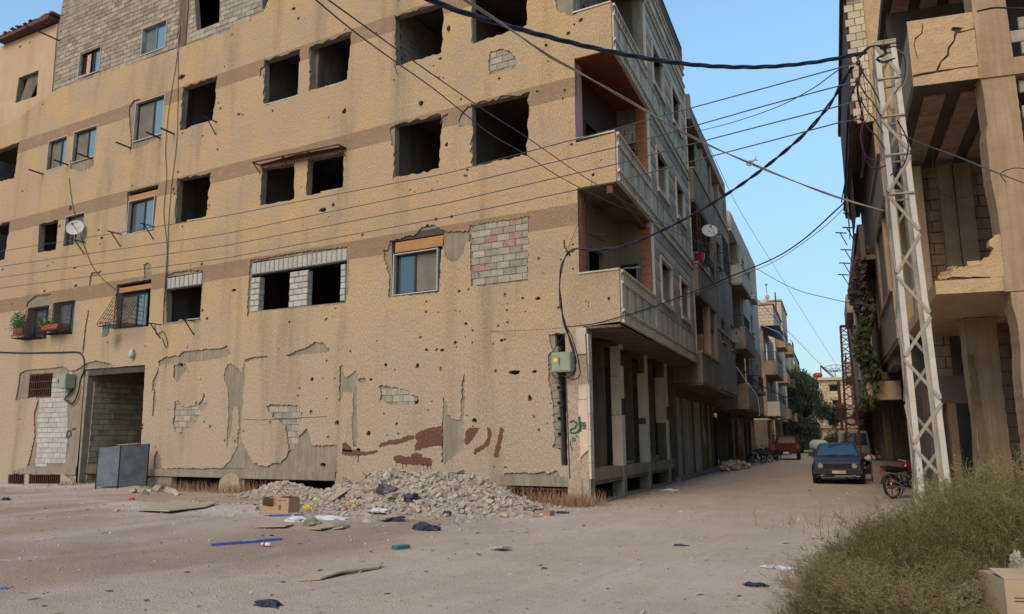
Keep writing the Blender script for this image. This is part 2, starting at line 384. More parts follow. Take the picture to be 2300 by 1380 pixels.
# places where the plaster has come off (pixel outlines)
PT = [
 [(371,640),(372,618),(395,612),(430,608),(455,607),(462,622),(455,640),(449,715),(449,725),(365,730),(366,700)],          # r1d rim
 [(556,720),(555,695),(560,600),(563,585),(640,572),(700,563),(780,555),(785,600),(782,660),(776,682),(560,702)],
 [(872,560),(876,541),(930,528),(950,508),(975,506),(1003,520),(1050,520),(1058,505),(1058,515),(1042,560),(1040,570),(1030,585),(1012,588),(1000,575),(998,560),(990,560),(988,655),(983,658),(872,668),(874,620),(862,580),(860,563)],
 [(1055,507),(1120,497),(1188,486),(1187,560),(1184,632),(1058,644),(1056,560)],
 [(1100,118),(1120,110),(1145,113),(1158,130),(1161,145),(1150,157),(1125,160),(1100,168),(1096,150)],                    # shell hole bricked up
 [(58,690),(60,680),(80,665),(114,660),(112,675),(112,690)], [(290,240),(300,225),(315,222),(320,232),(309,240),(302,320),(294,320),(290,270)],
 [(294,320),(363,299),(362,308),(330,325),(292,338)], [(157,362),(211,352),(210,375),(185,386),(158,380)],
 [(322,595),(330,590),(340,595),(342,620),(324,626)],
 [(205,612),(228,610),(226,615),(208,622),(203,643),(200,640),(202,620)],
 [(198,695),(200,700),(194,740),(190,790),(184,795),(190,740)],
 # ground floor, left
 [(35,900),(38,880),(45,838),(60,831),(110,828),(140,823),(160,834),(175,830),(186,820),(200,815),(205,824),(190,829),(184,838),(180,1040),(176,1088),(142,1066),(40,1066),(28,1066),(28,1058),(60,1050),(66,1030),(77,980),(75,930),(84,900),(80,893)],
 [(190,818),(215,810),(245,816),(260,823),(240,826),(190,828)],
 [(356,812),(370,803),(400,799),(412,790),(450,786),(500,782),(508,776),(514,784),(520,794),(505,803),(480,808),(450,812),(400,815),(372,818),(357,822)],
 [(354,830),(357,822),(356,850),(349,868),(345,870),(350,880),(352,905),(344,935),(341,935),(346,870),(341,880),(342,858)],
 [(390,820),(416,817),(421,826),(410,845),(397,858),(389,848)],
 [(392,902),(401,901),(408,913),(418,916),(444,908),(455,897),(457,882),(462,894),(465,912),(452,925),(440,950),(418,965),(404,978),(394,970),(388,955),(390,930)],
 [(503,840),(510,818),(516,817),(540,830),(549,850),(548,880),(545,890),(548,905),(543,920),(541,985),(548,1000),(560,1025),(570,1040),(590,1046),(602,1048),(610,1042),(628,1040),(640,1030),(655,1000),(690,960),(700,1000),(755,1000),(757,1010),(758,1058),(752,1080),(500,1074),(362,1068),(362,1053),(390,1052),(500,1052),(520,1030),(533,1000),(532,985),(536,960),(535,915),(527,913),(521,925),(520,960),(514,990),(509,1005),(510,975),(513,930),(512,880),(509,865),(503,855)],
 [(550,808),(549,862),(546,870),(545,830),(552,806),(575,802),(600,800),(605,803),(560,810),(556,818)],
 [(642,800),(660,790),(690,780),(705,768),(725,770),(739,782),(738,790),(710,795),(680,796),(650,803)],
 [(598,912),(606,909),(660,911),(670,913),(675,925),(682,930),(676,950),(668,957),(670,980),(668,1000),(658,1010),(648,1010),(645,990),(641,957),(625,943),(612,940),(612,928),(602,923)],
 [(762,905),(762,825),(770,818),(772,840),(776,850),(790,840),(800,830),(803,842),(803,858),(820,860),(822,858),(822,850),(803,850),(800,862),(803,870),(802,905),(803,980),(800,1005),(792,1000),(790,960),(793,885),(785,882),(770,880),(767,895)],
 [(850,868),(856,865),(915,877),(922,886),(938,892),(940,905),(930,910),(882,911),(870,908),(865,902),(852,900),(856,885)],
 [(992,1040),(994,940),(995,890),(1002,905),(1006,930),(1017,942),(1034,943),(1036,905),(1037,855),(1043,840),(1043,900),(1041,960),(1042,1010),(1015,1030),(1000,1042)],
 [(813,1090),(822,1070),(830,1062),(870,1058),(910,1060),(935,1068),(955,1073),(955,1092),(880,1098),(840,1095)],
 [(1125,1086),(1133,1062),(1160,1062),(1240,1062),(1252,1058),(1260,1085),(1256,1095),(1130,1090)],
 [(1232,750),(1258,750),(1258,985),(1268,1002),(1268,1012),(1240,1005),(1246,990),(1244,960),(1240,900),(1233,860),(1230,800),(1240,790),(1236,770)],
 [(362,1062),(360,1090),(348,1085),(345,1030),(352,1010),(362,1030)], [(1247,20),(1250,-12),(1300,-25),(1297,30),(1287,36),(1262,28)],
 [(1034,260),(1050,240),(1064,236),(1066,285),(1055,282),(1033,287),(1030,275)], [(584,155),(594,150),(594,165),(583,172)],
 [(993,262),(1005,255),(1008,275),(990,292),(990,300),(986,300)], [(875,290),(888,282),(888,330),(880,325)],
]
patches = [jag(Lp(*p), .028, .05, i + 3) for i, p in enumerate(PT)]
rdc = random.Random(99)      # small chips knocked out of the plaster skin only
for i in range(85):
    cx, cz = rdc.uniform(-17, .6), rdc.uniform(.9, 17)
    if rdc.random() < .5: cz = rdc.uniform(1, 6.5)
    if cx > -.3 and not (4.7 < cz < 5.8): continue
    r0 = rdc.uniform(.02, .065); patches.append([(cx + r0 * math.cos(a) * rdc.uniform(.5, 1.5), cz + r0 * math.sin(a) * rdc.uniform(.5, 1.5)) for a in [2*PI*k/9 for k in range(9)]])
# bullet and shell holes : pixel centre, size in px
HO = [(408,173,8,6),(405,820,7,6),(536,257,4,3),(545,258,3,2),(660,20,5,4),(773,251,5,7),(739,264,2,2),(945,233,8,8),(1008,65,5,9),(989,132,5,3),(974,148,2,2),(985,175,3,3),(996,175,2,2),(1003,325,4,6),
 (400,387,3,3),(297,418,3,2),(158,468,4,6),(228,535,4,3),(225,548,2,2),(50,430,2,2),(134,509,3,4),(119,590,2,2),(168,602,3,3),(107,598,2,2),(170,642,4,3),(27,683,2,2),(100,654,3,3),(6,606,2,3),
 (725,472,11,6),(748,461,4,5),(526,652,5,4),(465,716,4,4),(753,693,3,2),(650,724,3,3),(957,701,3,4),(985,702,2,2),(959,508,5,4),(979,493,4,4),(1014,487,4,4),(921,427,3,2),(931,432,2,2),(970,427,2,2),(982,408,2,2),
 (1024,698,2,2),(1031,654,4,4),(1046,727,5,4),(1061,743,3,3),(1052,650,3,3),(1140,724,3,3),(1174,670,4,3),(1208,671,7,4),(1139,697,3,3),(1219,614,2,2),(1127,765,4,4),(1134,763,3,3),(1108,773,2,2),(1022,770,4,4),
 (958,786,4,4),(993,787,5,4),(1023,770,3,3),(847,766,2,2),(1045,757,2,2),(866,820,4,4),(937,822,5,6),(887,831,2,2),(701,853,4,6),(726,850,2,2),(752,851,2,3),(669,889,2,2),(734,896,2,2),(990,829,3,7),(1033,700,2,2),
 (1156,837,15,6),(1200,835,7,4),(1190,895,5,8),(1066,945,6,6),(862,882,7,11),(933,901,7,8),(827,974,5,7),(805,1011,6,6),(757,950,5,6),(723,1045,9,8),(895,975,3,3),(870,978,2,2),(737,982,3,4),(876,1054,2,2),(1135,1050,4,2),(1110,1049,2,2),
 (1237,907,2,2),(1230,951,2,2),(1049,934,2,2),(970,902,2,2),(833,853,4,3),(1238,758,2,3),(424,954,4,4),(1367,671,4,5),(1322,680,2,2),(1316,677,2,2),(1322,688,2,2),(1287,550,3,3),(1287,604,3,3),(1304,46,6,5),(1290,55,3,3),(1276,75,5,5),(1226,102,4,4),(1268,204,3,4),
 (1206,206,4,3),(1231,138,2,2),(1264,222,3,3),(1036,223,3,3),(1116,357,5,5),(1350,360,2,2),(1332,393,4,4),(1050,382,4,3),(1140,683,2,2),(1025,780,2,2),(1180,700,2,2),(505,150,2,2),(521,78,2,2),(160,52,2,2),(96,235,2,2),(67,96,2,2),(45,106,3,3),
 (241,770,2,3),(326,778,2,2),(97,792,2,2),(44,942,2,2),(320,955,3,3),(319,962,3,3),(410,300,2,2),(455,305,2,2),(495,244,3,3),(490,232,2,2),(465,470,2,3),(470,462,2,3),(390,425,3,4),(392,436,3,3),(222,517,3,2)]
def hole_poly(u, v, w, h, k, grow=1.0):
    rd = random.Random(k); x0, z0 = onL(u, v); x1, _ = onL(u + w, v); _, z1 = onL(u, v + h)
    rx, rz = abs(x1 - x0) * grow, abs(z1 - z0) * grow
    return [(x0 + rx * math.cos(a) * rd.uniform(.65, 1.2), z0 + rz * math.sin(a) * rd.uniform(.65, 1.2)) for a in [2*PI*i/8 for i in range(8)]]
holes_p = [hole_poly(*h, i, 1.0) for i, h in enumerate(HO)]
holes_w = [hole_poly(*h, i, .8) for i, h in enumerate(HO) if h[2] >= 4]
XL = -33.0
def roofz(x): return 18.4
bandTop = [(-25.62, 17.08), (-20, 16.99), (-17.2, 16.92), (-14.3, 16.84), (-14.2, 17.0), (-12.5, 17.1), (-12.3, 17.5)]
gap_ = [(-.95, 4.36), (-.62, 4.36), (-.60, .95), (-.80, .95)]
# the plaster skin: full sheet (ochre), cut at openings, patches, holes
ov = [(XL, .42), (-25.4, .42), (-20.7, .42), (-21.2, -.3), (-17.9, -.3), (-17.8, .3), (-16.2, .75)]
low = [(XL, -.35), (-20.9, -.3), (-17.6, -.3), (-17.5, .28), (-16.3, .66), (-13.5, .66), (-12.9, .62), (-8.4, .62), (-8.36, -.4), (-2.6, -.4), (-2.35, .66), (-.62, .62), (-.55, -.4), (-.02, -.4)]
up_ = [(-.02, 4.38), (-.12, 4.5), (.93, 4.56), (.93, 5.82), (.93, 5.9), (-.19, 5.9), (-.19, 8.27), (.93, 8.27), (.93, 9.62), (-.19, 9.56), (-.19, 12.02), (.93, 12.0), (.93, 13.42), (-.19, 13.38), (-.19, 18.4), (-12.3, 18.4)]
outer = low + up_ + bandTop[::-1] + [(-25.75, 17.1), (-25.8, 20.45), (-30.55, 20.61), (XL, 20.7)]
pop = [jag(p, rough.get(k, .012), .15, hash(k) % 100) if False else jag(p, rough.get(k, .01), .14, sum(map(ord, k))) for k, p in openz.items() if k not in ('r4a', 'r4b', 'r4c', 'r4d')]
pink_edge = [(XL, 15.9), (-28.2, 16.4), (-26.4, 16.9), (-25.7, 17.1), (-25.8, 20.45), (-30.55, 20.61), (XL, 20.7)]
vent_h = [v for v in vents]
# ochre skin and pink skin butt along pink_edge
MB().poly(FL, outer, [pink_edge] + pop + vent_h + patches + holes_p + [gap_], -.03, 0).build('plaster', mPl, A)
MB().poly(FL, pink_edge, [jag(openz['r4z'], .01, .15, 4)] + [h for h in holes_p if pip(h[0][0], h[0][1], pink_edge)], -.04, 0).build('pink_plaster', mPink, A)
# structural wall behind it
core = [(XL, -.4), (-.02, -.4), (-.02, 4.3), (-.22, 4.56), (-.22, 18.4), (-12.3, 18.4), (-12.3, 21.8), (-25.6, 21.8), (-25.8, 20.4), (XL, 20.6)]
cop = [openz[k] for k in openz]
MB().poly(FL, core, cop + vent_h + holes_w + [gap_], -.27, -.05).build('wall', mConc, A)
# ring between plaster and core so the joint is closed at openings and pale where concrete frame shows
# ---- exposed block work inside the patches and on the top storey
for i, (pi, nx) in enumerate([(3, 90), (4, 20), (17, 40), (21, 30), (23, 30)]):
    blocks(A, FL, 0, Lp(*PT[pi]), [], -.032 + (.010 if pi == 3 else 0), mBlock, seed=i, special=(mRedBlk, .05) if pi == 3 else None, origin=(-3.5, 5.93))
# infill of the framed double window r1e
e = openz['r1e']; x0, x1 = e[0][0], e[1][0]; zt = 7.85 - .04
zt = (e[0][1] + e[1][1]) / 2; zb = (e[2][1] + e[3][1]) / 2
hA = Lp((583,614),(648,606),(644,691),(578,697)); hB = Lp((691,599),(764,587),(761,678),(688,687))
fr = [(x0, zb), (x1, zb), (x1, zt - .45), (x0, zt - .45)]
blocks(A, FL, 0, fr, [hA, hB], -.02, mBlockW, bw=.40, bh=.2, dep=.24, seed=5, origin=(x0, zb))
n_ = int((x1 - x0) / .205)
for i in range(n_):
    o = bpy.data.objects.new('block', blockmesh('v', .19, .40, .24, mBlockW)); C.objects.link(o); o.location = FL(x0 + (i + .5) * (x1 - x0) / n_, zt - .22, -.14); adopt(o, A)
MB().box(FL, x0, x1, zt - .47, zt - .43, -.25, -.03).build('lintel', mIron, A)
d = openz['r1d']; dx0, dx1 = d[0][0], d[1][0]; dz = (d[0][1] + d[1][1]) / 2
for i in range(8):
    o = bpy.data.objects.new('block', blockmesh('v', .2, .42, .24, mBlockW)); C.objects.link(o); o.location = FL(dx0 + (i + .5) * (dx1 - dx0) / 8, dz - .25, -.13); adopt(o, A)
MB().box(FL, dx0, dx1, dz - .52, dz - .47, -.25, -.03).build('lintel', mIron, A)
# top storey in bare blocks
reg = [(-25.6, 17.1), (-20, 17.0), (-17.25, 16.94), (-17.25, 21.8), (-25.6, 21.8)]
blocks(A, FL, 0, reg, [openz['r4a'], openz['r4b']], -.02, mBlockG, seed=11, limit=300, bw=.45)
reg2 = [(-16.75, 16.93), (-14.3, 16.88), (-14.2, 17.04), (-12.5, 17.14), (-12.3, 17.55), (-11.2, 17.7), (-11.2, 21.8), (-16.75, 21.8)]
blocks(A, FL, 0, reg2, [openz['r4c'], openz['r4d']], -.03, mBlock, seed=12, limit=120, bw=.45)
MB().box(FL, -17.22, -16.78, 16.93, 21.8, -.06, -.005).build('column', mConcD, A)
# white block infill with the entrance passage
regw = Lp((113,845),(160,840),(152,880),(148,1047),(76,1047),(86,893),(113,889))
blocks(A, FL, 0, regw, [openz['g0']], -.03, mBlockW, seed=14, origin=(-25, .62))
gr = [(-.98, 4.0), (-.78, 4.0), (-.76, 1.1), (-.98, 1.1)]
for k in range(15):
    o = bpy.data.objects.new('block', blockmesh('v', .2, .19, .2, mMort)); C.objects.link(o); o.location = FL(-.93 + random.uniform(-.03, .03), 1.15 + k * .2, -.13); adopt(o, A)
    MB().tube([FL(-.86, 1.15 + k * .2, -.01), FL(-.86, 1.15 + k * .2, -.05)], .045, 6).build('block_cavity', mDark, A) if k % 2 else None

# ---- floors, ceilings, rooms behind the openings
def planpoly(z0, z1, w=.9, tmax=11.6, y0=.27, x0=XL): 
    p = [Vector((x0, y0, 0)), Rr * w + S * (y0 + .0), S * tmax + Rr * w, S * tmax + Rr * -9, Vector((x0, 10, 0))]
    return MB().poly(lambda a, b, d: Vector((a, b, d)), [(q.x, q.y) for q in p], [], z0, z1)
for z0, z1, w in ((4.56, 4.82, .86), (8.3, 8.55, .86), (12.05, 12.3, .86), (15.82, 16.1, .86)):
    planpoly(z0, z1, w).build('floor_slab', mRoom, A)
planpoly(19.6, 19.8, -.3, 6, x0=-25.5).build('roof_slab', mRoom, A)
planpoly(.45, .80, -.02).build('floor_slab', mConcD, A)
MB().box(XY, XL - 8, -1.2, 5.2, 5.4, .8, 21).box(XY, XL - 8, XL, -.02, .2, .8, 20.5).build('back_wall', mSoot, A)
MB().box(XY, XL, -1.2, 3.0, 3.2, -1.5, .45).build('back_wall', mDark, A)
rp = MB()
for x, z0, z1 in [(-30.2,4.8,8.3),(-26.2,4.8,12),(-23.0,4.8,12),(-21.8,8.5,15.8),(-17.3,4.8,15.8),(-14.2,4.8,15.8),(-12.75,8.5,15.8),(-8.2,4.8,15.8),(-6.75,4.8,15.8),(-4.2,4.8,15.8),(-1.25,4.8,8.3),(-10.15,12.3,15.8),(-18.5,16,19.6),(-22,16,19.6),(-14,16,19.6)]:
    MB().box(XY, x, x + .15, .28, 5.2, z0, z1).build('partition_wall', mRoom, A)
MB().box(FL, -25.6, -24.0, 3.2, 4.5, -.5, -.45).build('shade_backing', mDark, A)
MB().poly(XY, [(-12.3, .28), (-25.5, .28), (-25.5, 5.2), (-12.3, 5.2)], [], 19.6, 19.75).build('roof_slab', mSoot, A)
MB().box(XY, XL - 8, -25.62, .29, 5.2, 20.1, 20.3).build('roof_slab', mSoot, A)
# a lit partition in bare blocks seen through r3g, hanging strip light in r3f
blocks(A, FS(0), PI/2 + 0.0, [(.35, 12.4), (3.5, 12.4), (3.5, 15.7), (.35, 15.7)], [], 0, mBlock, seed=3) if False else None
bb = MB()
for k in range(17):
    for q in range(8): bb.box(XY, -6.6, -6.54, .3 + q * .41 + (k % 2) * .2, .3 + q * .41 + .395 + (k % 2) * .2, 12.32 + k * .2, 12.32 + k * .2 + .187)
tag(bb.build('partition_blockwork', mBlock, A), kind='stuff')
MB().bar((-9.2, 1.2, 15.55), (-8.9, 1.8, 15.2), .12).build('light_fitting', mIron, A)
# entrance passage
MB().box(XY, -21.45, -21.25, .05, 5.2, -.2, 4.4).build('passage_wall', mMort, A)
blocks(A, lambda a, z, d: Vector((-21.25 + d, a, z)), PI/2, [(.28, .0), (5.2, .0), (5.2, 3.9), (.28, 3.9)], [], .05, mBlockG, bw=.42, bh=.21, seed=21)
MB().box(XY, -17.75, -17.55, .28, 5.2, -.2, 4.4).build('passage_wall', mSoot, A)
MB().box(XY, -21.25, -17.75, .06, .35, 4.2, 4.45).box(XY, -21.25, -17.75, .35, 5.2, 4.35, 4.45).build('passage_ceiling', mSoot, A)
# ground floor beam course under the plaster
MB().box(FL, -25.9, -21.45, .40, .70, -.064, -.005).build('plinth_beam', mConc, A)
MB().box(FL, -17.5, -12.9, .44, .68, -.064, .03).box(FL, -12.9, -8.37, .43, .68, -.064, .03).build('plinth_beam', mConc, A)
MB().box(FL, -2.6, -.62, .42, .67, -.064, .02).build('plinth_beam', mConc, A)
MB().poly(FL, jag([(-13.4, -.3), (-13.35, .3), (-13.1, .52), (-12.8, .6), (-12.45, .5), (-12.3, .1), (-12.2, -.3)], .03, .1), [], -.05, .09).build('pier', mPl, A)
# concrete strips exposed in the plaster (columns flush behind)
for (u0, v0, u1, v1) in [(504,818,548,1052),(765,820,802,1000),(995,900,1042,1040)]:
    a0, z1 = onL(u0, v0); a1, z0 = onL(u1, v1); MB().box(FL, a0, a1, z0, z1, -.064, -.031).build('column', mConc, A)

# ---- windows
def quad_at(pts, t, s_):   # bilinear in pixel-quad converted
    a = Vector(pts[3]).lerp(Vector(pts[2]), s_); b = Vector(pts[0]).lerp(Vector(pts[1]), s_); return a.lerp(b, t)
def window(k, px=None, depth=-.13, frame=mBlkFr, g=(mGlassD, mGlass), curtain=None, split=.52, outerframe=None, blue=False):
    p = Lp(*px) if px else openz[k]
    xa = (p[0][0] + p[3][0]) / 2; xb = (p[1][0] + p[2][0]) / 2; za = (p[2][1] + p[3][1]) / 2; zb_ = (p[0][1] + p[1][1]) / 2
    w = MB(); t = .05
    for (a0, a1, z0, z1) in ((xa, xb, za, za + t), (xa, xb, zb_ - t, zb_), (xa, xa + t, za + t, zb_ - t), (xb - t, xb, za + t, zb_ - t)): w.box(FL, a0, a1, z0, z1, depth - .06, depth)
    xm = xa + (xb - xa) * split; w.box(FL, xm - .035, xm + .035, za + t, zb_ - t, depth - .05, depth + .012)
    o = w.build('window_frame', frame, A)
    MB().box(FL, xa + t, xm - .035, za + t, zb_ - t, depth - .045, depth - .035).build('pane', g[0], o)
    MB().box(FL, xm + .035, xb - t, za + t, zb_ - t, depth - .03, depth - .02).build('pane', g[1], o)
    if curtain:
        c = MB(); nn = 24; y = depth - .12
        pts = [(xa + (xb - xa) * i / nn, y + .03 * math.sin(i * 1.9)) for i in range(nn + 1)]
        for i in range(nn):
            (a, ya), (b, yb) = pts[i], pts[i+1]; kk = len(c.v)
            c.v += [tuple(FL(a, za, ya)), tuple(FL(b, za, yb)), tuple(FL(b, zb_, yb)), tuple(FL(a, zb_, ya))]; c.f.append((kk, kk+1, kk+2, kk+3))
        c.build('curtain', curtain, o)
    if outerframe:
        s_ = MB(); tt = .03
        for (a0, a1, z0, z1) in ((xa - tt, xb + tt, za - tt, za), (xa - tt, xb + tt, zb_, zb_ + tt), (xa - tt, xa, za, zb_), (xb, xb + tt, za, zb_)): s_.box(FL, a0, a1, z0, z1, -.12, .012)
        s_.build('window_surround', outerframe, A)
    return o
window('r1f', [(885,573),(982,560),(980,651),(884,663)], g=(mGlass, mCurt), outerframe=mAlu, split=.45)
window('r3c', None, g=(mCurt, mGlassP), outerframe=mAlu, split=.58); window('r3b', None, g=(mCurt, mGlassP), outerframe=mAlu, split=.55)
window('r3a', None, g=(mCurt, mGlassP), outerframe=mAlu, split=.6); window('r2c', [(289,453),(345,442),(343,516),(286,524)], g=(mGlassD, mGlassP), outerframe=mAlu, split=.55)
window('r2b', None, g=(mGlassD, mCurt), outerframe=mAlu, split=.3)
window('r4a', None, g=(mDark, mGlassP), outerframe=mAlu, split=.6); window('r4b', None, g=(mCurt, mGlassP), outerframe=mAlu, split=.5, frame=mat('blue_frame', (.05, .18, .35), None, rough=.5))
a = openz['r4a']; MB().box(FL, a[0][0] + .35, a[0][0] + .62, 17.35, 18.3, -.11, -.1).build('curtain', mCurtR, A)
window('r1a', [(72,700),(109,692),(104,757),(68,762)], g=(mGlassD, mGlassP), split=.7); window('r1b', [(124,683),(168,678),(162,750),(119,752)], g=(mGlassD, mGlassP), split=.7)
window('r1c', [(266,665),(326,655),(322,732),(262,738)], g=(mCurt, mGlassP), split=.62)
for k, px in (('r1f', [(886,545),(995,527),(995,550),(886,568)]), ('r2c', [(287,440),(355,425),(353,440),(290,455)]), ('r1c', [(266,648),(339,635),(339,646),(270,658)])):
    p = Lp(*px); MB().box(FL, p[0][0], p[1][0], (p[2][1] + p[3][1]) / 2, (p[0][1] + p[1][1]) / 2, -.12, -.05).build('shutter_box', mPanel, A)
MB().box(FL, -6.36, -4.5, 7.62, 7.82, -.15, -.04).build('shutter_slot', mSoot, A)
# hanging sheet in r4z, remaining sill frames in the blown-out openings
p = openz['r4z']; MB().poly(FL, [p[3], ((p[3][0] + p[2][0]) / 2, p[3][1]), p[1], p[0], (p[0][0] + .5, p[0][1])], [], -.19, -.17).build('tarpaulin', mRoom, A)
for k in ('r3e', 'r3f'):
    p = openz[k]; b = MB(); b.bar(FL(*p[3], -.02), FL(*p[2], -.02), .035); b.bar(FL(*p[2], -.02), FL(p[1][0], p[1][1] - .5, -.02), .035); b.build('window_rail', mAlu, A)
for k in ('r3d', 'r2d', 'r2f', 'r1d'):
    p = openz[k]; q = Vector(p[3]).lerp(Vector(p[2]), .4); MB().bar(FL(q.x, q.y + .02, -.02), FL(*p[2], -.02), .03).build('window_rail', mAlu, A)
# grilles (bulging iron window cages)
def cage(px, bulge, lab=None):
    p = Lp(*px); g = MB(); xa = (p[0][0] + p[3][0]) / 2; xb = (p[1][0] + p[2][0]) / 2; za = (p[2][1] + p[3][1]) / 2; zb_ = (p[0][1] + p[1][1]) / 2
    n = 11
    def prof(x):
        return [FL(x, zb_, .03), FL(x, zb_ - .1, .08), FL(x, za + .32, bulge * .85), FL(x, za + .12, bulge), FL(x, za + .02, bulge * .92)]
    for i in range(n + 1):
        x = xa + (xb - xa) * i / n; g.tube(prof(x), .011, 4)
        g.tube([FL(x, za + .02, .03), FL(x, za + .02, bulge * .92)], .009, 4)
    for zz, dd in ((zb_, .03), (za + .12, bulge), (za + .02, bulge * .92), (za + .02, .04)): g.tube([FL(xa, zz, dd), FL(xb, zz, dd)], .014, 4)
    for sx in (xa, xb):   # lattice sides
        for i in range(7):
            f_ = (i + 1) / 8; zz = zb_ + (za - zb_) * f_; dd = .08 + (bulge - .1) * f_
            g.tube([FL(sx, zz, .03), FL(sx, zz + .02, dd)], .009, 4)
        g.tube([FL(sx, zb_, .03), FL(sx, za + .02, .03)], .014, 4)
    for i in range(6):  # chevron ornament
        x = xa + (xb - xa) * (.35 + .06 * i); g.tube([FL(x, zb_ - .5, bulge * .5), FL(x + .12, zb_ - .75, bulge * .62)], .01, 4)
    return g.build('window_grille', mIron, A)
cage([(63,693),(110,687),(104,760),(62,765)], .62); cage([(122,681),(169,676),(162,751),(117,752)], .45); cage([(261,660),(328,652),(322,733),(258,738)], .7)
p = openz['g0']; g = MB()
for i in range(12): x = p[0][0] + (p[1][0] - p[0][0]) * (i + .5) / 12; g.bar(FL(x, 3.47, -.03), FL(x, 4.44, -.03), .03)
for k in range(4): z = 3.5 + .3 * k; g.bar(FL(p[0][0], z, -.035), FL(p[1][0], z, -.035), .035)
g.build('window_grille', mRust, A)
for v in vents[:2]:
    g = MB(); nn = int((v[1][0] - v[0][0]) / .13)
    for i in range(nn): x = v[0][0] + (i + .5) * (v[1][0] - v[0][0]) / nn; g.bar(FL(x, -.1, -.03), FL(x, .4, -.03), .035)
    g.build('vent_grille', mRust, A)
g = MB()
for i in range(3): g.bar(FL(-2.1 + .65 * i, -.1, -.05), FL(-2.1 + .65 * i, .42, -.05), .04)
for i in range(2): g.bar(FL(-2.4, .1 + .25 * i, -.05), FL(-.62, .1 + .25 * i, -.05), .04)
for i in range(22): g.bar(FL(-2.35 + .08 * i, -.1, -.06), FL(-2.35 + .08 * i, .42, -.06), .008)
for i in range(7): g.bar(FL(-2.4, -.05 + .07 * i, -.06), FL(-.62, -.05 + .07 * i, -.06), .008)
g.build('mesh_grille', mRust, A)
# air-conditioner brackets (pairs of arms)
for (u0, v0, u1, v1) in [(97,392,68,382),(153,371,124,362),(206,357,175,343),(293,333,260,321),(360,311,330,300),(392,302,362,294),(293,133,80,78) ]:
    if u0 == 293 and v0 == 133: continue
    x, z = onL(u0, v0); MB().bar(FL(x, z, 0), FL(x, z + .03, .62), .05).build('bracket', mIron, A)
for (u, v) in [(273,527),(347,510),(362,730),(438,722),(487,275),(192,545)]:
    x, z = onL(u, v); b = MB(); b.bar(FL(x, z, 0), FL(x, z, .6), .035); b.bar(FL(x, z - .5, 0), FL(x, z, .45), .03); b.build('bracket', mIron, A)
x, z = onL(134, 92); MB().bar(FL(x, z, 0), FL(x - .2, z + .1, 1.4), .05).build('bracket', mIron, A)
# rusty awning frame over r2e/r2f
p0 = Vector(onL(586, 372)); p1 = Vector(onL(778, 333)); g = MB()
g.bar(FL(p0.x, p0.y, .02), FL(p1.x, p1.y, .02), .05); g.bar(FL(p0.x, p0.y - .02, .4), FL(p1.x, p1.y - .02, .4), .04)
for f_ in (0, .35, .65, 1):
    q = p0.lerp(p1, f_); g.bar(FL(q.x, q.y, .02), FL(q.x, q.y - .02, .4), .035); g.bar(FL(q.x, q.y - .3, .02), FL(q.x, q.y - .03, .33), .025)
g.build('awning_frame', mRust, A)
g = MB().poly(lambda a, b, d: FL(a, 11.12 + d + (a - p0.x) * (p1.y - p0.y) / (p1.x - p0.x) - .02 + (p0.y - 11.12), b), [(p0.x, .03), (p1.x, .03), (p1.x, .2), (p0.x + 2, .3), (p0.x, .1)], [], 0, .02).build('awning_sheet', mRust, A)
# old red tiled roof edge at far left
g = thing('roof_canopy', 'sagging red tiled canopy on the roof edge at far left', 'canopy', (-28, 0, 20.7))
MB().quadbox([FL(-30.2, 20.62, d) for d in (-.8, .35)] + [FL(-30.2, 20.75, d) for d in (-.8, .35)] + [FL(-25.85, 20.55, d) for d in (-.8, .4)] + [FL(-25.85, 20.75, d) for d in (-.8, .4)]).build('board', mat('dark_wood', (.07, .035, .025), (.12, .06, .04), 8, rough=.9), g)
rd = random.Random(4)
for i in range(20):
    x = -30 + i * .215; o = MB().box(FL, x, x + .2, 20.76 + rd.uniform(0, .08), 20.80 + rd.uniform(.02, .12), -.5, .38 + rd.uniform(-.08, .08), j=.02).build('roof_tile', mat('red_tile', (.20, .035, .03), (.12, .05, .04), 5, rough=.8), g)

# ---- graffiti on plaster: painted-over brown words, and green marks
def stroke(f, pts, w, off=.004, n=3):
    """flat brush stroke along pts on plane f"""
    P = [Vector(p) for p in pts]; Q = []
    for i in range(len(P) - 1):
        for k in range(n): Q.append(P[i].lerp(P[i+1], k / n))
    Q.append(P[-1]); m = MB(); rd = random.Random(len(P) + int(P[0].x * 100)); L = []
    for i, p in enumerate(Q):
        t = (Q[min(i+1, len(Q)-1)] - Q[max(i-1, 0)]).normalized(); nn = Vector((-t.y, t.x)); ww = w * (.5 + .5 * rd.uniform(.7, 1.1))
        L.append((p + nn * ww / 2, p - nn * ww / 2))
    for i in range(len(L) - 1):
        k = len(m.v); m.v += [tuple(f(L[i][0].x, L[i][0].y, off)), tuple(f(L[i][1].x, L[i][1].y, off)), tuple(f(L[i+1][1].x, L[i+1][1].y, off)), tuple(f(L[i+1][0].x, L[i+1][0].y, off))]; m.f.append((k, k+1, k+2, k+3))
    return m
def strokepx(pts, wpx, m, name='painted_lettering', off=.004, n=4):
    a = Vector(onL(*pts[0])); b = Vector(onL(pts[0][0], pts[0][1] + wpx)); return stroke(FL, [onL(*p) for p in pts], abs(a.y - b.y), off, n).build(name, m, A)
def paint(pts, seed):
    P = [onL(500 + a / 2.654, 780 + b / 2.654) for a, b in pts]; MB().poly(FL, jag(P, .022, .05, seed), [], .002, .005, back=False).build('painted_lettering', mBrownP, A)
paint([(1150,520),(1180,500),(1230,482),(1300,468),(1308,470),(1310,585),(1270,590),(1230,595),(1190,608),(1150,618),(1145,590),(1160,560),(1150,540)], 1)
paint([(925,590),(950,570),(1010,552),(1060,545),(1100,530),(1140,525),(1142,545),(1100,560),(1050,575),(990,582),(940,600)], 2)
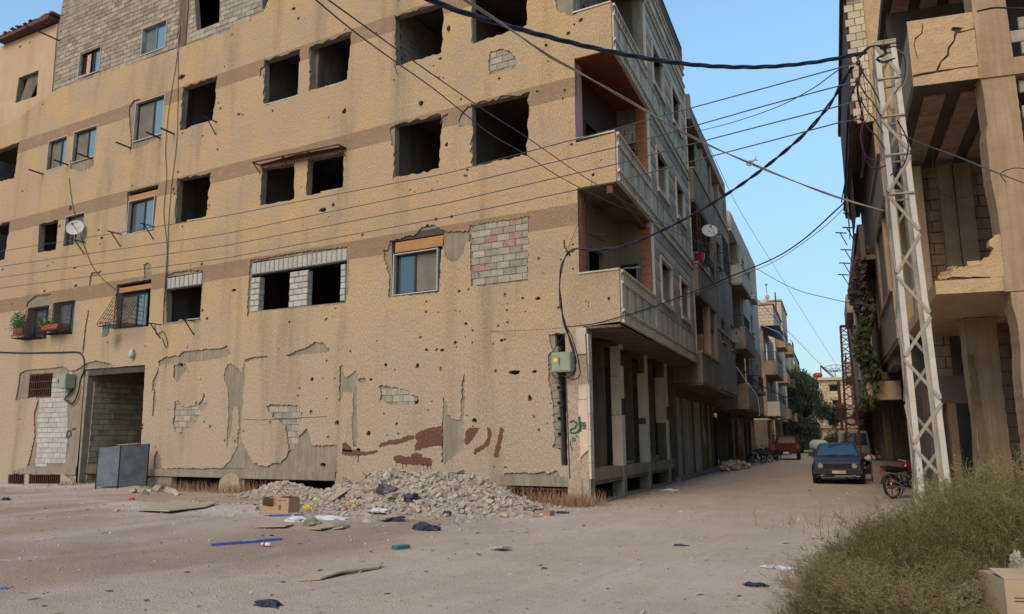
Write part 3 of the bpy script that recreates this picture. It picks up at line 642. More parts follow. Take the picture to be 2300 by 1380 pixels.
paint([(1445,505),(1470,482),(1530,478),(1520,505),(1505,530),(1480,560),(1460,582),(1445,575)], 3)
paint([(1578,475),(1598,485),(1603,520),(1600,550),(1585,585),(1550,610),(1510,640),(1492,632),(1510,605),(1560,575),(1580,535)], 4)
paint([(1655,478),(1674,490),(1668,540),(1660,590),(1645,658),(1620,650),(1628,600),(1642,540)], 5)
paint([(1020,655),(1040,645),(1090,652),(1125,655),(1130,635),(1160,628),(1185,638),(1190,658),(1245,665),(1252,690),(1235,708),(1180,705),(1090,698),(1040,690),(1018,675)], 6)
paint([(712,608),(760,610),(800,618),(850,622),(925,616),(922,632),(850,645),(780,650),(712,640)], 7)
paint([(715,570),(735,565),(770,600),(775,625),(715,620)], 8)
for k, (u, v, h) in enumerate([(805,650,40),(1070,695,30),(1090,700,22),(1195,705,35),(1218,705,28),(1240,700,26),(790,650,20),(1035,690,22)]): paint([(u, v - 5), (u + 6, v - 5), (u + 4, v + h), (u + 1, v + h)], 20 + k)
strokepx([(514 + 9 * math.cos(a), 965 + 10 * math.sin(a)) for a in [2*PI*i/12 for i in range(13)]], 3, mGreenP, n=2, off=-.036)
strokepx([(147,985),(150,968),(157,968),(158,976),(150,984)], 3, mGreenP, off=-.015); strokepx([(160,965),(168,962)], 3, mGreenP, off=-.015); strokepx([(149,998),(152,1000)], 4, mGreenP, off=-.015)
# hairline cracks as recessed dark strips
mCr = mat('crack', (.03, .022, .015), None, rough=1.0)
for pts, w in [([(545,942),(580,944),(605,943),(640,941),(690,938),(735,936)], 1.1), ([(135,440),(120,700)], 0), ([(363,690),(368,600),(372,480),(376,400)], 0)]:
    if w: strokepx(pts, w, mCr, 'crack', .002, 6)
# ================================================================== apartment building, street side
WA = .93
f = FS(WA); f0 = FS(0); T1 = 11.6
# upper street wall backing
wins = []
for zb_ in (5.98, 9.72, 13.45):
    for t0, t1 in ((5.2, 6.85), (8.6, 10.2)): wins.append([(t0, zb_), (t1, zb_), (t1, zb_ + 1.35), (t0, zb_ + 1.35)])
MB().poly(f, [(4.05, 4.54), (T1, 4.54), (T1, 16.9), (4.05, 16.9)], wins, -.22, -.03).build('street_wall', mStone, A)
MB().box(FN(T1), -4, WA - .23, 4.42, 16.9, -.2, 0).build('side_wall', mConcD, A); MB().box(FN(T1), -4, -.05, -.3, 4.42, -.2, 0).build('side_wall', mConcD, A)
rd = random.Random(9)
def dentil(t0, t1, z, parent=A):
    b = MB(); b.box(f, t0, t1, z, z + .055, -.03, .075).box(f, t0, t1, z + .055, z + .085, -.03, .05).box(f, t0, t1, z + .27, z + .30, -.03, .05).box(f, t0, t1, z + .30, z + .36, -.03, .085)
    b.box(f, t0, t1, z + .085, z + .27, -.03, .012); o = b.build('moulding', mTrim, parent)
    n = int((t1 - t0) / .27); c = MB()
    for i in range(n):
        t = t0 + (i + .5) * (t1 - t0) / n; c.box(f, t - .035, t + .035, z + .09, z + .265, .012, .05)
        c.box(f, t - .10, t + .10, z + .12, z + .135, .012, .03).box(f, t - .10, t + .10, z + .22, z + .235, .012, .03)
    c.build('moulding_blocks', mTrim, o)
for li, z0 in enumerate((4.54, 8.28, 12.02)):
    dentil(-.02, T1, z0)
    # balcony parapet body, t 0..4
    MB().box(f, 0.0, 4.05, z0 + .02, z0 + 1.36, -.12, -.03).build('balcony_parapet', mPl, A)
    MB().box(FL, -.2, WA + .01, z0 + 1.36, z0 + 1.40, -.16, .03).build('parapet_cap', mTrim, A)
    if li < 3: dentil(-.02, 4.1, z0 + 1.02)
    MB().box(f, -.03, .12, z0 + .36, z0 + 1.02, -.03, .04).build('corner_strip', mTrim, A)
    # fluted panels
    t = .12
    while t < T1 - .2:
        w = .30; rgh = int(round((t - .12) / .3)) % 3 == 1
        t1 = min(t + w, T1); zt = z0 + 1.02 if t < 4 else z0 + 1.02
        MB().box(f, t + .006, t1 - .006, z0 + .36, zt, -.03, .018 if rgh else .028, j=.004 if rgh else 0).build('cladding_panel', mStoneR if rgh else mStone, A)
        t = t1
    # rough course above panels
    t = 4.12
    while t < T1:
        t1 = min(t + .9, T1); MB().box(f, t + .006, t1 - .006, z0 + 1.03, z0 + 1.36, -.03, .04, j=.01).build('cladding_panel', mStoneR, A); t = t1
    # courses between / above windows
    zc = z0 + 1.37; k = 0
    while zc < z0 + 3.72:
        hgt = .30 if k % 2 else .36; z1 = min(zc + hgt, z0 + 3.73)
        for (a0, a1) in ((4.1, 5.07), (6.98, 8.47), (10.33, T1)) if zc < z0 + 2.85 and z1 > z0 + 1.38 else ((4.1, T1),):
            t = a0
            while t < a1 - .05:
                t1 = min(t + (1.25 if a1 - t > 1.8 else 2), a1)
                MB().box(f, t + .006, t1 - .006, zc + .006, z1 - .006, -.03, .012 if k % 2 else .03, j=.008 if k % 2 == 0 else 0).build('cladding_panel', mStoneR if k % 2 == 0 else mStone, A); t = t1
        zc = z1; k += 1
    MB().box(f, 4.05, 4.14, z0 + .36, z0 + 3.72, -.03, .06).build('corner_strip', mTrim, A)
    MB().box(f, T1 - .1, T1, z0 + .36, z0 + 3.72, -.03, .065).build('corner_strip', mTrim, A)
for wi in wins:
    (t0, z0), (t1, _), (_, z1), _ = wi; b = MB()
    b.box(f, t0 - .13, t1 + .13, z0 - .14, z0, -.25, .11).box(f, t0 - .13, t0, z0, z1, -.25, .07).box(f, t1, t1 + .13, z0, z1, -.25, .07).box(f, t0 - .13, t1 + .13, z1, z1 + .12, -.25, .08)
    o = b.build('window_surround', mPinkSt, A)
    if z0 < 12: 
        MB().box(f, t0, t1, z0, z1, -.24, -.22).build('pane', mGlassD, o)
        MB().box(f, (t0 + t1) / 2 - .03, (t0 + t1) / 2 + .03, z0, z1, -.22, -.18).build('mullion', mBlkFr, o)
# roof parapet and railing
MB().box(f, 0, T1, 15.78, 16.95, -.12, -.03).build('roof_parapet', mStone, A); dentil(-.02, T1, 15.76); dentil(-.02, T1, 16.6)
for i in range(13): MB().box(f, .0 + i * .88, .87 + i * .88, 16.13, 16.59, -.03, .02).build('cladding_panel', mStoneR if i % 2 else mStone, A)
b = MB()
for z in (17.05, 17.85): b.bar(f(4.2, z, 0), f(T1, z, 0), .04)
for i in range(60): t = 4.2 + i * (T1 - 4.2) / 59; b.bar(f(t, 16.95, 0), f(t, 17.85, 0), .018)
b.build('roof_railing', mIron, A)
# loggias: soffit, inner walls, tiled pillar, doors
for li, (z0, z1) in enumerate(((4.82, 8.3), (8.55, 12.05), (12.3, 15.82))):
    wl = [mOrange, mOrange, mRoom][li]
    # rear wall at t=3.85 with a door
    fn = FN(3.85); dz = z0 + 2.1
    dw = [(.0, z0), (.0, dz), (.54, dz), (.54, z0)] if li else [(-.05, z0), (-.05, dz), (.53, dz), (.53, z0)]
    MB().poly(fn, [(-1.6, z0), (.62, z0), (.62, z1), (-1.6, z1)], [dw], -.15, 0).build('loggia_wall', mRoom if li != 0 else mat('cream_room_plaster', (.19, .135, .085), (.24, .175, .11), 1.2, rough=.9, stain=(.15, .09, .05), stain_amt=.5), A)
    b = MB(); b.box(fn, dw[0][0] - .07, dw[0][0], z0, dz + .07, -.02, .05).box(fn, dw[2][0], dw[2][0] + .07, z0, dz + .07, -.02, .05).box(fn, dw[0][0], dw[2][0], dz, dz + .07, -.02, .05)
    b.build('door_frame', mConcD if li else mat('grey_timber', (.15, .13, .12), None, rough=.8), A)
    if li == 0: MB().bar(fn(.46, z0, .02), fn(.48, dz - .05, .0), .04).bar(fn(.07, dz - .1, .03), fn(.6, dz - .12, .03), .05).build('door_leaf_edge', mAlu, A)
    # tiled pillar at the street corner of the rear wall
    if li < 2:
        n = int((z1 - z0) / .25)
        for k in range(n):
            zz = z0 + k * .25
            MB().box(fn, .62, WA - .02, zz + .004, zz + .246, -.18, .012).build('tile', mOrange, A)
    else: MB().box(fn, .62, WA - .02, z0, z1, -.18, .01).build('pillar', mConc, A)
    # inner left wall and its tile jamb
    dl = [(1.3, z0), (1.3, z0 + 2.15), (2.4, z0 + 2.15), (2.4, z0)]
    MB().poly(lambda y, z, d: Vector((-.45 + d, y, z)), [(.3, z0), (3.9, z0), (3.9, z1), (.3, z1)], [dl], -.15, 0).build('loggia_wall', [MATS['cream_room_plaster'], mat('dark_brick_tile', (.05, .022, .012), (.035, .018, .010), 9, rough=.6), mRoom][li], A)
    MB().box(XY, -.44, -.2, .28, .5, z0, z1).build('loggia_jamb', [mOrange, mPinkT, mConc][li], A)
    if li == 1: MB().box(XY, -.2, -.188, .0, .27, z0 + .9, z0 + 2.4).build('tile_facing', mPinkT, A)
    p = [Vector((-.44, .03, 0)), Vector((.86, .03, 0)), S * 4 + Rr * (WA - .06), S * 4 + Rr * (-1)]
    MB().poly(XY, [(q.x, q.y) for q in p], [], z1 - .06, z1 - .012).build('loggia_ceiling', [mRoom, mMaroon, mRoom][li], A)
    if li < 1: MB().box(f, .0, 3.9, z1 - .3, z1 - .062, -.3, -.14).build('lintel_facing', mat('brown_red_paint', (.12, .04, .025), None, rough=.8), A)
fn = FN(3.7)
blocks(A, fn, ANG_N, [(-.5, 8.6), (.68, 8.6), (.68, 11.5), (-.5, 11.5)], [[(.02, 8.6), (.02, 10.7), (.66, 10.7), (.66, 8.6)]], 0, mBlock, seed=8, bw=.5, bh=.3)
# frame of an old awning bracket inside the lowest loggia
MB().tube([FL(-.1, 7.6, -.4), FL(-.1, 7.1, -.4), FL(.1, 7.0, -1.2), FL(.35, 7.05, -.6), FL(-.1, 7.1, -.4)], .015, 4).build('wall_bracket', mIron, A)
# soffit of the overhang
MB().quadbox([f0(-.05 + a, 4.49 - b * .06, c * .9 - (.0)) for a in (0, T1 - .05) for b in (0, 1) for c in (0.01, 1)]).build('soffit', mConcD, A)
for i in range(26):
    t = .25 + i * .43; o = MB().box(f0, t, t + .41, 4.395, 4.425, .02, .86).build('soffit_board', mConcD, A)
# shop front bays on the ground floor: columns, plinth, walls deep in
MB().box(f0, .15, T1 - .4, .55, .85, -.35, -.01).box(f0, .15, T1 - .4, -.1, .02, -.3, .05).build('plinth_beam', mConc, A)
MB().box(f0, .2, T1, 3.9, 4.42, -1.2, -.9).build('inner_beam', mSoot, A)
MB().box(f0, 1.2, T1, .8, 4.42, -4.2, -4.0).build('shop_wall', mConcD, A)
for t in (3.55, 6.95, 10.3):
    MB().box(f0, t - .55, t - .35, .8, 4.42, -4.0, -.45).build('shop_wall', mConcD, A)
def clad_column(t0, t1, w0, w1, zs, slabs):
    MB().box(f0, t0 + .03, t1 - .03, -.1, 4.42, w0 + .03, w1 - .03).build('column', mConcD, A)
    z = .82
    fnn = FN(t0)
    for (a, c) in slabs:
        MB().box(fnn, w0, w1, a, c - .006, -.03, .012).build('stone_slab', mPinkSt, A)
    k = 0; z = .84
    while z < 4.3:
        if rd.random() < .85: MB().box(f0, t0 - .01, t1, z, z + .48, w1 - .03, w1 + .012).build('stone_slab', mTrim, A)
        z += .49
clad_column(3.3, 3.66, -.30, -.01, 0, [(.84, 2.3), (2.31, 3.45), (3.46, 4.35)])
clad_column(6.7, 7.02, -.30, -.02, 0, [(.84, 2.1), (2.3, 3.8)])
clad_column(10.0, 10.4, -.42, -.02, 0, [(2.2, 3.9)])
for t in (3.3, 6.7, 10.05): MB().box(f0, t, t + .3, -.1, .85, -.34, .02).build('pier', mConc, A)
# corner column with its stone facing, green graffiti and conduit
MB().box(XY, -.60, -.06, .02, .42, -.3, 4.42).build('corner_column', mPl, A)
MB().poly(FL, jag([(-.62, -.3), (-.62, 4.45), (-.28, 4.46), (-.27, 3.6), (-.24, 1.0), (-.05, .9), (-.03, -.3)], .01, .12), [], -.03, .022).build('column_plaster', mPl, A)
for (z0, z1, x0, x1) in ((3.78, 4.46, -.30, -.01), (2.62, 3.0, -.26, -.02), (1.95, 2.61, -.27, -.02), (1.25, 1.94, -.25, -.02)):
    pts = [(x0, z0), (x0, z1), (x1, z1), (x1, z0)] if z0 > 1.5 else [(x0, z0 - .1), (x0, z1), (x1, z1), (x1, z0 + .1), (x0 + .1, z0)]
    MB().poly(FL, jag(pts, .006, .2), [], -.02, .045).build('stone_slab', mPinkSt, A)
k = 0
for z in [.62 + i * .41 for i in range(9)]:
    MB().box(f0, -.02, .26, z, z + .40, -.03, .03).build('stone_slab', mTrim if k % 3 else mPinkSt, A); k += 1
MB().box(f0, 0, .3, -.3, .62, -.25, .0).build('column_base', mConc, A)
FC = lambda x, z, d: Vector((x, -.026 - d, z))
def sp2(px, w, m, nm='painted_lettering', off=.004):
    pts = [onL(*p) for p in px]; return stroke(FC, pts, w, off, 4).build(nm, m, A)
sp2([(1280,948),(1290,946),(1298,952),(1292,962),(1282,966),(1284,973),(1296,973),(1302,964)], .05, mGreenP); FC = lambda x, z, d: Vector((x, -.05 - d, z))
sp2([(1303,936),(1304,952),(1306,970)], .07, mGreenP); sp2([(1304,968),(1298,970)], .04, mGreenP); FC = lambda x, z, d: Vector((x, -.026 - d, z))
sp2([(1296,978),(1297,981)], .05, mGreenP); sp2([(1289,984),(1294,988),(1289,992),(1286,986),(1289,984)], .03, mGreenP); sp2([(1283,990),(1282,998),(1285,1006),(1287,1013)], .03, mGreenP)
FC = lambda x, z, d: Vector((x, -.05 - d, z))
mInk = mat('black_stencil', (.02, .02, .02), None, rough=.9)
for r_ in range(4):   # worn stencil lines of small print on the pale slab
    for q in range(5):
        a = onL(1306 + q * 2.6, 952 + r_ * 4.2); MB().box(FC, a[0], a[0] + .025 - .006 * (q % 2), a[1], a[1] + (.035 if (q + r_) % 3 else .05), .001, .003).build('printed_mark', mInk, A)
x, z = onL(1273, 855); x2, z2 = onL(1281, 1075)
MB().tube([FL(x, z, .04), FL(x + .01, 2.5, .045), FL(x2, z2, .04)], .014, 6).build('conduit', mWireG, A)
MB().tube([Vector((-.02, -.06, 4.3)), Vector((.0, -.06, 3.6)), Vector((.02, -.05, 3.0))], .012, 5).build('conduit', mWireG, A)
# sloping waste on the shop plinth
tag(MB().box(f0, 3.9, 5.0, .85, .93, -.5, -.15, j=.05).box(f0, 7.5, 9.3, .85, .98, -.7, -.2, j=.07).build('debris', mMort, A), kind='stuff')

# ================================================================== generic pieces for the buildings down the street
mStucco = mat('brown_grey_stucco', (.22, .16, .112), (.28, .21, .15), 2, bump=1.0, bscale=25, rough=.95, c3=(.18, .13, .095), stain=(.07, .055, .045), stain_amt=.85, speck=.3)
mStuccoL = mat('light_grey_render', (.33, .28, .22), (.41, .35, .275), 1.5, bump=.4, bscale=14, rough=.95, stain=(.15, .13, .11), stain_amt=.6)
mTan = mat('tan_concrete', (.30, .20, .12), (.36, .25, .155), 2, bump=.5, bscale=14, rough=.95, stain=(.14, .10, .07), stain_amt=.6)
mWhiteR = mat('whitewash', (.48, .46, .42), (.42, .40, .36), 2, rough=.9, bump=.1)
mSandB = mat('sand_block', (.46, .355, .235), (.52, .41, .28), 3, bump=.6, bscale=20, rough=.95, rand=.16)
mSandJ = mat('sand_block_joint', (.22, .17, .12), None, rough=.97)
mShut = mat('grey_shutter', (.34, .315, .28), (.42, .39, .345), 2, rough=.6, metal=.1, stain=(.09, .08, .07), stain_amt=.6)
def slab(parent, fm, t0, t1, z0, z1, d0, d1, m, name): return MB().box(fm, t0, t1, z0, z1, d0, d1).build(name, m, parent)
def shutter(parent, fm, t0, t1, z0, z1, d, m=mShut):
    b = MB(); n = int((z1 - z0) / .085)
    for i in range(n): zz = z0 + i * (z1 - z0) / n; b.box(fm, t0, t1, zz, zz + (z1 - z0) / n - .02, d - .04, d + .012)
    b.box(fm, t0, t1, z0, z1, d - .05, d - .01); o = b.build('roller_shutter', m, parent)
    return o
def railing(parent, fm, t0, t1, z0, h, d, n=12, m=mIron, fancy=True, ends=None):
    b = MB()
    for z in (z0 + .05, z0 + h): b.bar(fm(t0, z, d), fm(t1, z, d), .035)
    for i in range(n + 1): t = t0 + i * (t1 - t0) / n; b.bar(fm(t, z0, d), fm(t, z0 + h, d), .018)
    if fancy:
        for i in range(n):
            t = t0 + (i + .5) * (t1 - t0) / n; w = (t1 - t0) / n / 2
            b.tube([fm(t - w, z0 + h * .3, d), fm(t, z0 + h * .5, d), fm(t + w, z0 + h * .3, d)], .009, 3); b.tube([fm(t - w, z0 + h * .7, d), fm(t, z0 + h * .5, d), fm(t + w, z0 + h * .7, d)], .009, 3)
    if ends is not None:
        for te in ends:
            for z in (z0 + .05, z0 + h): b.bar(fm(te, z, d), fm(te, z, d - 1.0), .03)
            for q in range(7): b.bar(fm(te, z0, d - q * .16), fm(te, z0 + h, d - q * .16), .016)
    return b.build('railing', m, parent)
def punched(parent, fm, t0, t1, z0, z1, wl, d0, d1, m, name='wall', glassm=None, frames=True, surround=None):
    MB().poly(fm, [(t0, z0), (t1, z0), (t1, z1), (t0, z1)], [[(a, c), (b_, c), (b_, e), (a, e)] for a, b_, c, e in wl], d0, d1).build(name, m, parent)
    for a, b_, c, e in wl:
        w = MB(); k = .05
        for (q0, q1, y0, y1) in ((a, b_, c, c + k), (a, b_, e - k, e), (a, a + k, c, e), (b_ - k, b_, c, e), ((a + b_) / 2 - k / 2, (a + b_) / 2 + k / 2, c, e)): w.box(fm, q0, q1, y0, y1, d1 - .16, d1 - .11)
        o = w.build('window_frame', surround or mBlkFr, parent)
        MB().box(fm, a, b_, c, e, d1 - .15, d1 - .145).build('pane', glassm or mGlassD, o)
        MB().box(fm, a - .08, b_ + .08, c - .09, c, d1 - .1, d1 + .08).build('sill', m, parent)

# ================================================================== second building on the left (dark stucco, open top storey)
B = thing('apartment_building', 'dark stuccoed block beyond the stone clad corner, with open concrete top storey and long parapets', 'building', tuple(S * 12 + Rr * .3))
TB0, TB1, WB = 11.85, 23.7, 1.12; fb = FS(WB); fb0 = FS(0); nb = FN(TB0)
for (z0, z1) in ((3.8, 4.97), (7.4, 8.6), (11.3, 12.6)):
    m = mStucco
    MB().box(nb, -.5, WB - .11, z0, z1, -.12, 0).build('parapet_end', mTan if z0 > 5 else mStucco, B)
    slab(B, fb, TB0 + .0, 17.0, z0, z1, -.12, 0, m, 'parapet'); slab(B, fb, TB0 - .03, 17.05, z1, z1 + .08, -.16, .05, mTan, 'parapet_cap')
    slab(B, fb, TB0 + .01, TB1, z0 - .12, z0, -2.5, -.01, mConcD, 'floor_slab')
punched(B, fb, 17.0, TB1, 3.85, 12.75, [(18.4, 19.7, 6.2, 7.4), (22.2, 23.4, 6.2, 7.5), (18.2, 19.5, 9.9, 11.1), (22.4, 23.6, 9.9, 11.1)], -.2, -.004, mStucco)
slab(B, fb, 17.0, TB1, 12.75, 12.84, -.16, .06, mTan, 'parapet_cap'); slab(B, fb, 17, TB1, 6.6, 6.75, 0, .04, mTan, 'string_course')
for (z0, z1) in ((5.05, 7.38), (8.75, 11.2), (12.75, 14.9)):
    MB().box(fb, 12, 17, z0 - 1.2, z1, -1.7, -1.5).build('loggia_wall', mWhiteR if z0 > 8 and z0 < 12 else mConcD, B)
    MB().box(nb, -.55, -.4, z0 - 1.2, z1, -5, 0).build('loggia_wall', mConcD, B)
slab(B, fb, 14.6, 14.9, 5.13, 7.38, -.3, -.02, mTan, 'pillar'); slab(B, fb, 16.6, 17.0, 5.13, 7.38, -.3, -.02, mTan, 'pillar'); slab(B, fb, 14.9, 17.0, 6.4, 7.38, -.25, -.12, mConcD, 'infill_wall')
# top open storey
slab(B, fb, TB0 - .2, TB1 - 1.0, 14.7, 15.3, -1.8, .05, mConc, 'roof_slab')
MB().box(nb, .5, WB, 15.3, 15.9, -.3, 0).build('roof_stub', mConc, B)
for t0, t1 in ((15.0, 15.4), (17.6, 18.0), (20.4, 20.8), (23.4, 23.8)): slab(B, fb, t0, t1, 12.8, 14.9, -.4, -.06, mTan, 'pillar')
for (t0, t1, z1) in ((13.6, 15.0, 14.4), (15.9, 17.2, 14.6), (18.0, 19.2, 14.0), (21.4, 22.6, 14.7)):
    blocks(B, fb, ANG_S, [(t0, 12.85), (t1, 12.85), (t1, z1), (t0, z1)], [], -.12, mBlockG, seed=int(t0), bw=.42)
# shop shutters, ground floor
MB().box(fb0, T1 + .05, 26.3, 3.3, 3.73, -.3, -.02).build('shop_beam', mConcD, B)
MB().box(fb0, T1 + .05, 26.3, -.1, .12, -.5, .12).build('kerb_step', mMort, B)
for t0, t1 in ((11.9, 13.2), (13.35, 15.9), (16.05, 18.2)): shutter(B, fb0, t0, t1, .12, 3.28, -.08)
for t in (11.75, 13.2, 15.9, 18.2, 20.0, 21.6): slab(B, fb0, t, t + .15, .12, 3.3, -.25, 0, mConcD, 'pillar')
MB().box(fb0, 18.4, 20.0, .12, 3.3, -.15, -.1).build('metal_door', mat('mustard_door', (.16, .12, .045), None, rough=.6), B)
MB().quadbox([fb0(t, z, d) for t in (18.45, 19.95) for z in (1.2 + (t - 18.45) * -.7 + .9, 2.0 + (t - 18.45) * -.7 + .9) for d in (-.1, -.09)]).build('door_stripe', mShut, B)
shutter(B, fb0, 20.15, 21.6, .12, 3.28, -.12)
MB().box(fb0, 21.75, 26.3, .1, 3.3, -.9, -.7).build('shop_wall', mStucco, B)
for t0 in (22.4, 24.6): MB().box(fb0, t0, t0 + 1.1, .1, 2.4, -.7, -.66).build('door', mIron, B)
railing(B, fb, 12.6, 16.9, 8.83, .8, -.02, 16, ends=(12.6,))
slab(B, fb, 19.6, 19.9, 9.0, 9.9, .0, .02, mIron, 'patch') if False else None
b = MB()
for z in (9.0, 10.4): b.bar(fb(12.3, z + .7, .0), fb(14.5, z + .7, 0), .04)
for t in (12.3, 13.1, 14.5): b.bar(fb(t, 8.8, 0), fb(t, 11.1, 0), .04)
b.build('awning_frame', mRust, B)
MB().box(fb, 18.0, 20.2, 9.4, 11.3, .02, .5).build('balcony_cage', mIron, B) if False else None
b = MB()
for i in range(12): t = 17.6 + i * .2; b.bar(fb(t, 9.4, .35), fb(t, 11.2, .35), .02)
for z in (9.4, 10.3, 11.2): b.bar(fb(17.6, z, .35), fb(19.8, z, .35), .03); b.bar(fb(17.6, z, 0), fb(17.6, z, .35), .03)
b.build('window_grille', mIron, B)

# ================================================================== third building on the left (pale blocks above, dark balconies below)
Cb = thing('apartment_building', 'narrow grey block with stacked railed balconies and pale block parapet on top', 'building', tuple(S * 27 + Rr * .3))
TC0, TC1 = 26.9, 43.5; fc = lambda t, z, d: FS(1.15)(t * .915 + .3, 1.6 + (z - 1.6) * .948, d); nc = lambda w, z, d: FN(24.9)(w + .25, 1.6 + (z - 1.6) * .948, d)
# levels bottoms
slab(Cb, fc, TC0, TC1, 14.1, 15.1, -.15, 0, mStuccoL, 'parapet'); MB().box(nc, -1.6, .78, 14.1, 15.1, -.15, -.02).build('parapet_end', mSandJ, Cb)
blocks(Cb, nc, ANG_N, [(-1.6, 14.12), (.88, 14.12), (.88, 15.1), (-1.6, 15.1)], [], .01, mSandB, seed=3, bw=.42, bh=.245)
slab(Cb, fc, TC0 + .02, 31.4, 13.95, 14.1, -3, -.01, mWhiteR, 'ceiling_slab')
MB().box(fc, TC0, 31.5, 11.6, 13.95, -2.6, -2.4).build('loggia_wall', mWhiteR, Cb)
MB().box(nc, -1.7, -.9, 11.0, 13.95, -.4, -.2).build('loggia_wall', mWhiteR, Cb)
punched(Cb, fc, 31.4, TC1, 8.0, 14.1, [(32.6, 34.0, 12.0, 13.4), (36.6, 38.2, 12.0, 13.4), (36.4, 38.0, 9.0, 10.2)], -.2, -.005, mStuccoL)
slab(Cb, fc, 36.0, 38.8, 11.2, 11.5, 0, .35, mStuccoL, 'window_ledge')
for (z0, z1, t1, me, mf) in ((10.7, 11.8, 32.5, mSandB, mStuccoL), (6.9, 8.0, 33, mStucco, mStucco), (3.4, 4.7, 34, mStucco, mStucco)):
    slab(Cb, fc, TC0, t1, z0, z1, .2, .42, mf, 'parapet'); MB().box(nc, -1.4, 1.31, z0, z1, -.15, -.02).build('parapet_end', mStuccoL if z0 > 9 else mStucco, Cb)
    slab(Cb, fc, TC0 + .02, t1, z0 - .12, z0, -3, .41, mStucco, 'floor_slab'); slab(Cb, fc, TC0 - .02, t1, z1, z1 + .07, .18, .46, mStuccoL if z0 > 9 else mTan, 'parapet_cap')
    MB().box(fc, TC0, t1, z0, z0 + 3.5, -2.2, -2.0).build('loggia_wall', mConcD, Cb)
    MB().box(nc, -2.0, -1.2, z0, z0 + 3.4, -.5, -.2).build('loggia_wall', mStucco, Cb)
    slab(Cb, fc, 30.2, 30.8, z1, z0 + 3.4, -.5, -.04, mStucco, 'pillar')
punched(Cb, fc, 33, TC1, 3.4, 8.0, [(34.6, 36, 5.6, 6.9), (39, 40.4, 5.6, 6.9)], -.2, -.005, mStucco)
railing(Cb, fc, TC0, 30, 8.05, .7, .4, 14, ends=(TC0,)); railing(Cb, fc, TC0, 30, 4.75, .6, .4, 14, ends=(TC0,)); railing(Cb, fc, 33.2, 36.8, 4.75, .9, .5, 10, ends=(33.2,))
slab(Cb, fc, 33.0, 37.0, 4.5, 4.72, 0, .6, mStucco, 'balcony_slab')
slab(Cb, fc, TC0 + 1, TC1 + 6, 3.25, 3.4, -1.5, -.1, mConcD, 'shop_beam')
for i, t in enumerate((27.4, 30.2, 33, 35.8, 38.6, 41.4, 44.2)):
    MB().box(FS(0), t - .3, t, 0, 3.3, -.5, 0).build('pillar', mConcD, Cb)
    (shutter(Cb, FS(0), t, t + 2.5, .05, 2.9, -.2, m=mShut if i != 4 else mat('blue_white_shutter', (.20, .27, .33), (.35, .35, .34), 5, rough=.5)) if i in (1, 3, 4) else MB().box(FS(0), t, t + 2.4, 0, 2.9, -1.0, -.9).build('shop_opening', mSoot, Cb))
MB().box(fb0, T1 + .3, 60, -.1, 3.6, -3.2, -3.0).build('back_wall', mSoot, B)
# lower building with canopy between third and fourth
Cc = thing('apartment_building', 'low balconied block with a corrugated sheet canopy, fourth on the left', 'building', tuple(S * 46 + Rr * .3))
fd = FS(1.1)
slab(Cc, fd, 44.2, 56, 3.2, 10.2, -.3, -.02, mStucco, 'wall'); MB().box(FN(44.2), -3, .78, 3.2, 10.2, -.2, 0).build('end_wall', mTan, Cc)
for z in (3.3, 6.5): slab(Cc, fd, 44, 52, z, z + 1.1, 0, .9, mStuccoL if z < 5 else mStucco, 'balcony'); railing(Cc, fd, 44, 52, z + 1.1, .7, .85, 12, ends=(44,))
g = MB()
for i in range(22): t = 43.8 + i * .3; g.quadbox([fd(t + q, z, d) for q in (0, .15) for z, d in ((10.4, -.1), (10.45, -.1), (9.7, 1.3), (9.75, 1.3))])
g.box(fd, 43.8, 50.4, 10.32, 10.36, -.2, 1.25); g.build('canopy_sheet', mat('blue_grey_sheet', (.14, .18, .23), (.2, .24, .28), 4, rough=.5, metal=.4), Cc)
for z in (4.6, 7.8): MB().box(fd, 46, 47.2, z, z + 1.4, -.02, .01).build('window', mGlassD, Cc)
# sunlit unplastered block buildings further on
def blockhouse(label, t0, t1, w, top, base, levels, mfront=mSandB, bw=.5, sidew=5, winlist=True):
    T = thing('apartment_building', label, 'building', tuple(S * t0 + Rr * (w - .5))); fs = FS(w); fn = FN(t0)
    slab(T, fs, t0 + .02, t1, base, top, -.3, -.05, mStuccoL, 'wall'); MB().box(fn, w - sidew, w - .35, base, top, -.3, -.03).build('end_wall', mSandJ, T)
    blocks(T, fn, ANG_N, [(w - sidew, base), (w, base), (w, top), (w - sidew, top)], [], .02, mfront, seed=int(t0), bw=bw, bh=.3, limit=240, gap=.03)
    for z in levels:
        slab(T, fs, t0 + 1.5, t0 + 6, z, z + .95, -.05, .8, mTan, 'balcony'); railing(T, fs, t0 + 1.5, t0 + 6, z + .95, .6, .78, 8, ends=(t0 + 1.5,))
        for t in (t0 + 7.5, t0 + 10.5):
            if t + 1.4 < t1: MB().box(fs, t, t + 1.3, z + 1, z + 2.2, -.05, -.03).build('window', mGlassD, T); MB().box(fs, t - .1, t + 1.4, z + .88, z + .98, -.05, .15).build('sill', mTan, T)
    slab(T, fs, t0 - .1, t1, top, top + .18, -sidew, .08, mTan, 'roof_edge')
    slab(T, fs, t0, t1, -.1, base, -1.2, -.9, mConcD, 'shop_wall'); MB().box(fn, w - sidew - 3, w - .6, -.1, base, -.3, 0).build('end_wall', mConcD, T)
    for t in [t0 + 2.8 * i for i in range(int((t1 - t0) / 2.8) + 1)]: slab(T, fs, t, t + .35, 0, base, -.9, -.5, mTan, 'pillar')
    return T
D1 = blockhouse('sunlit bare block building with a flat roof just below the white roof tank', 57, 70, 1.2, 14.2, 3.3, (3.4, 6.8, 10.2))
D2 = blockhouse('taller bare block building stepping up behind the sunlit one by the roof tank', 71.5, 83, 1.25, 16.9, 3.3, (3.4, 7.2, 11.0))
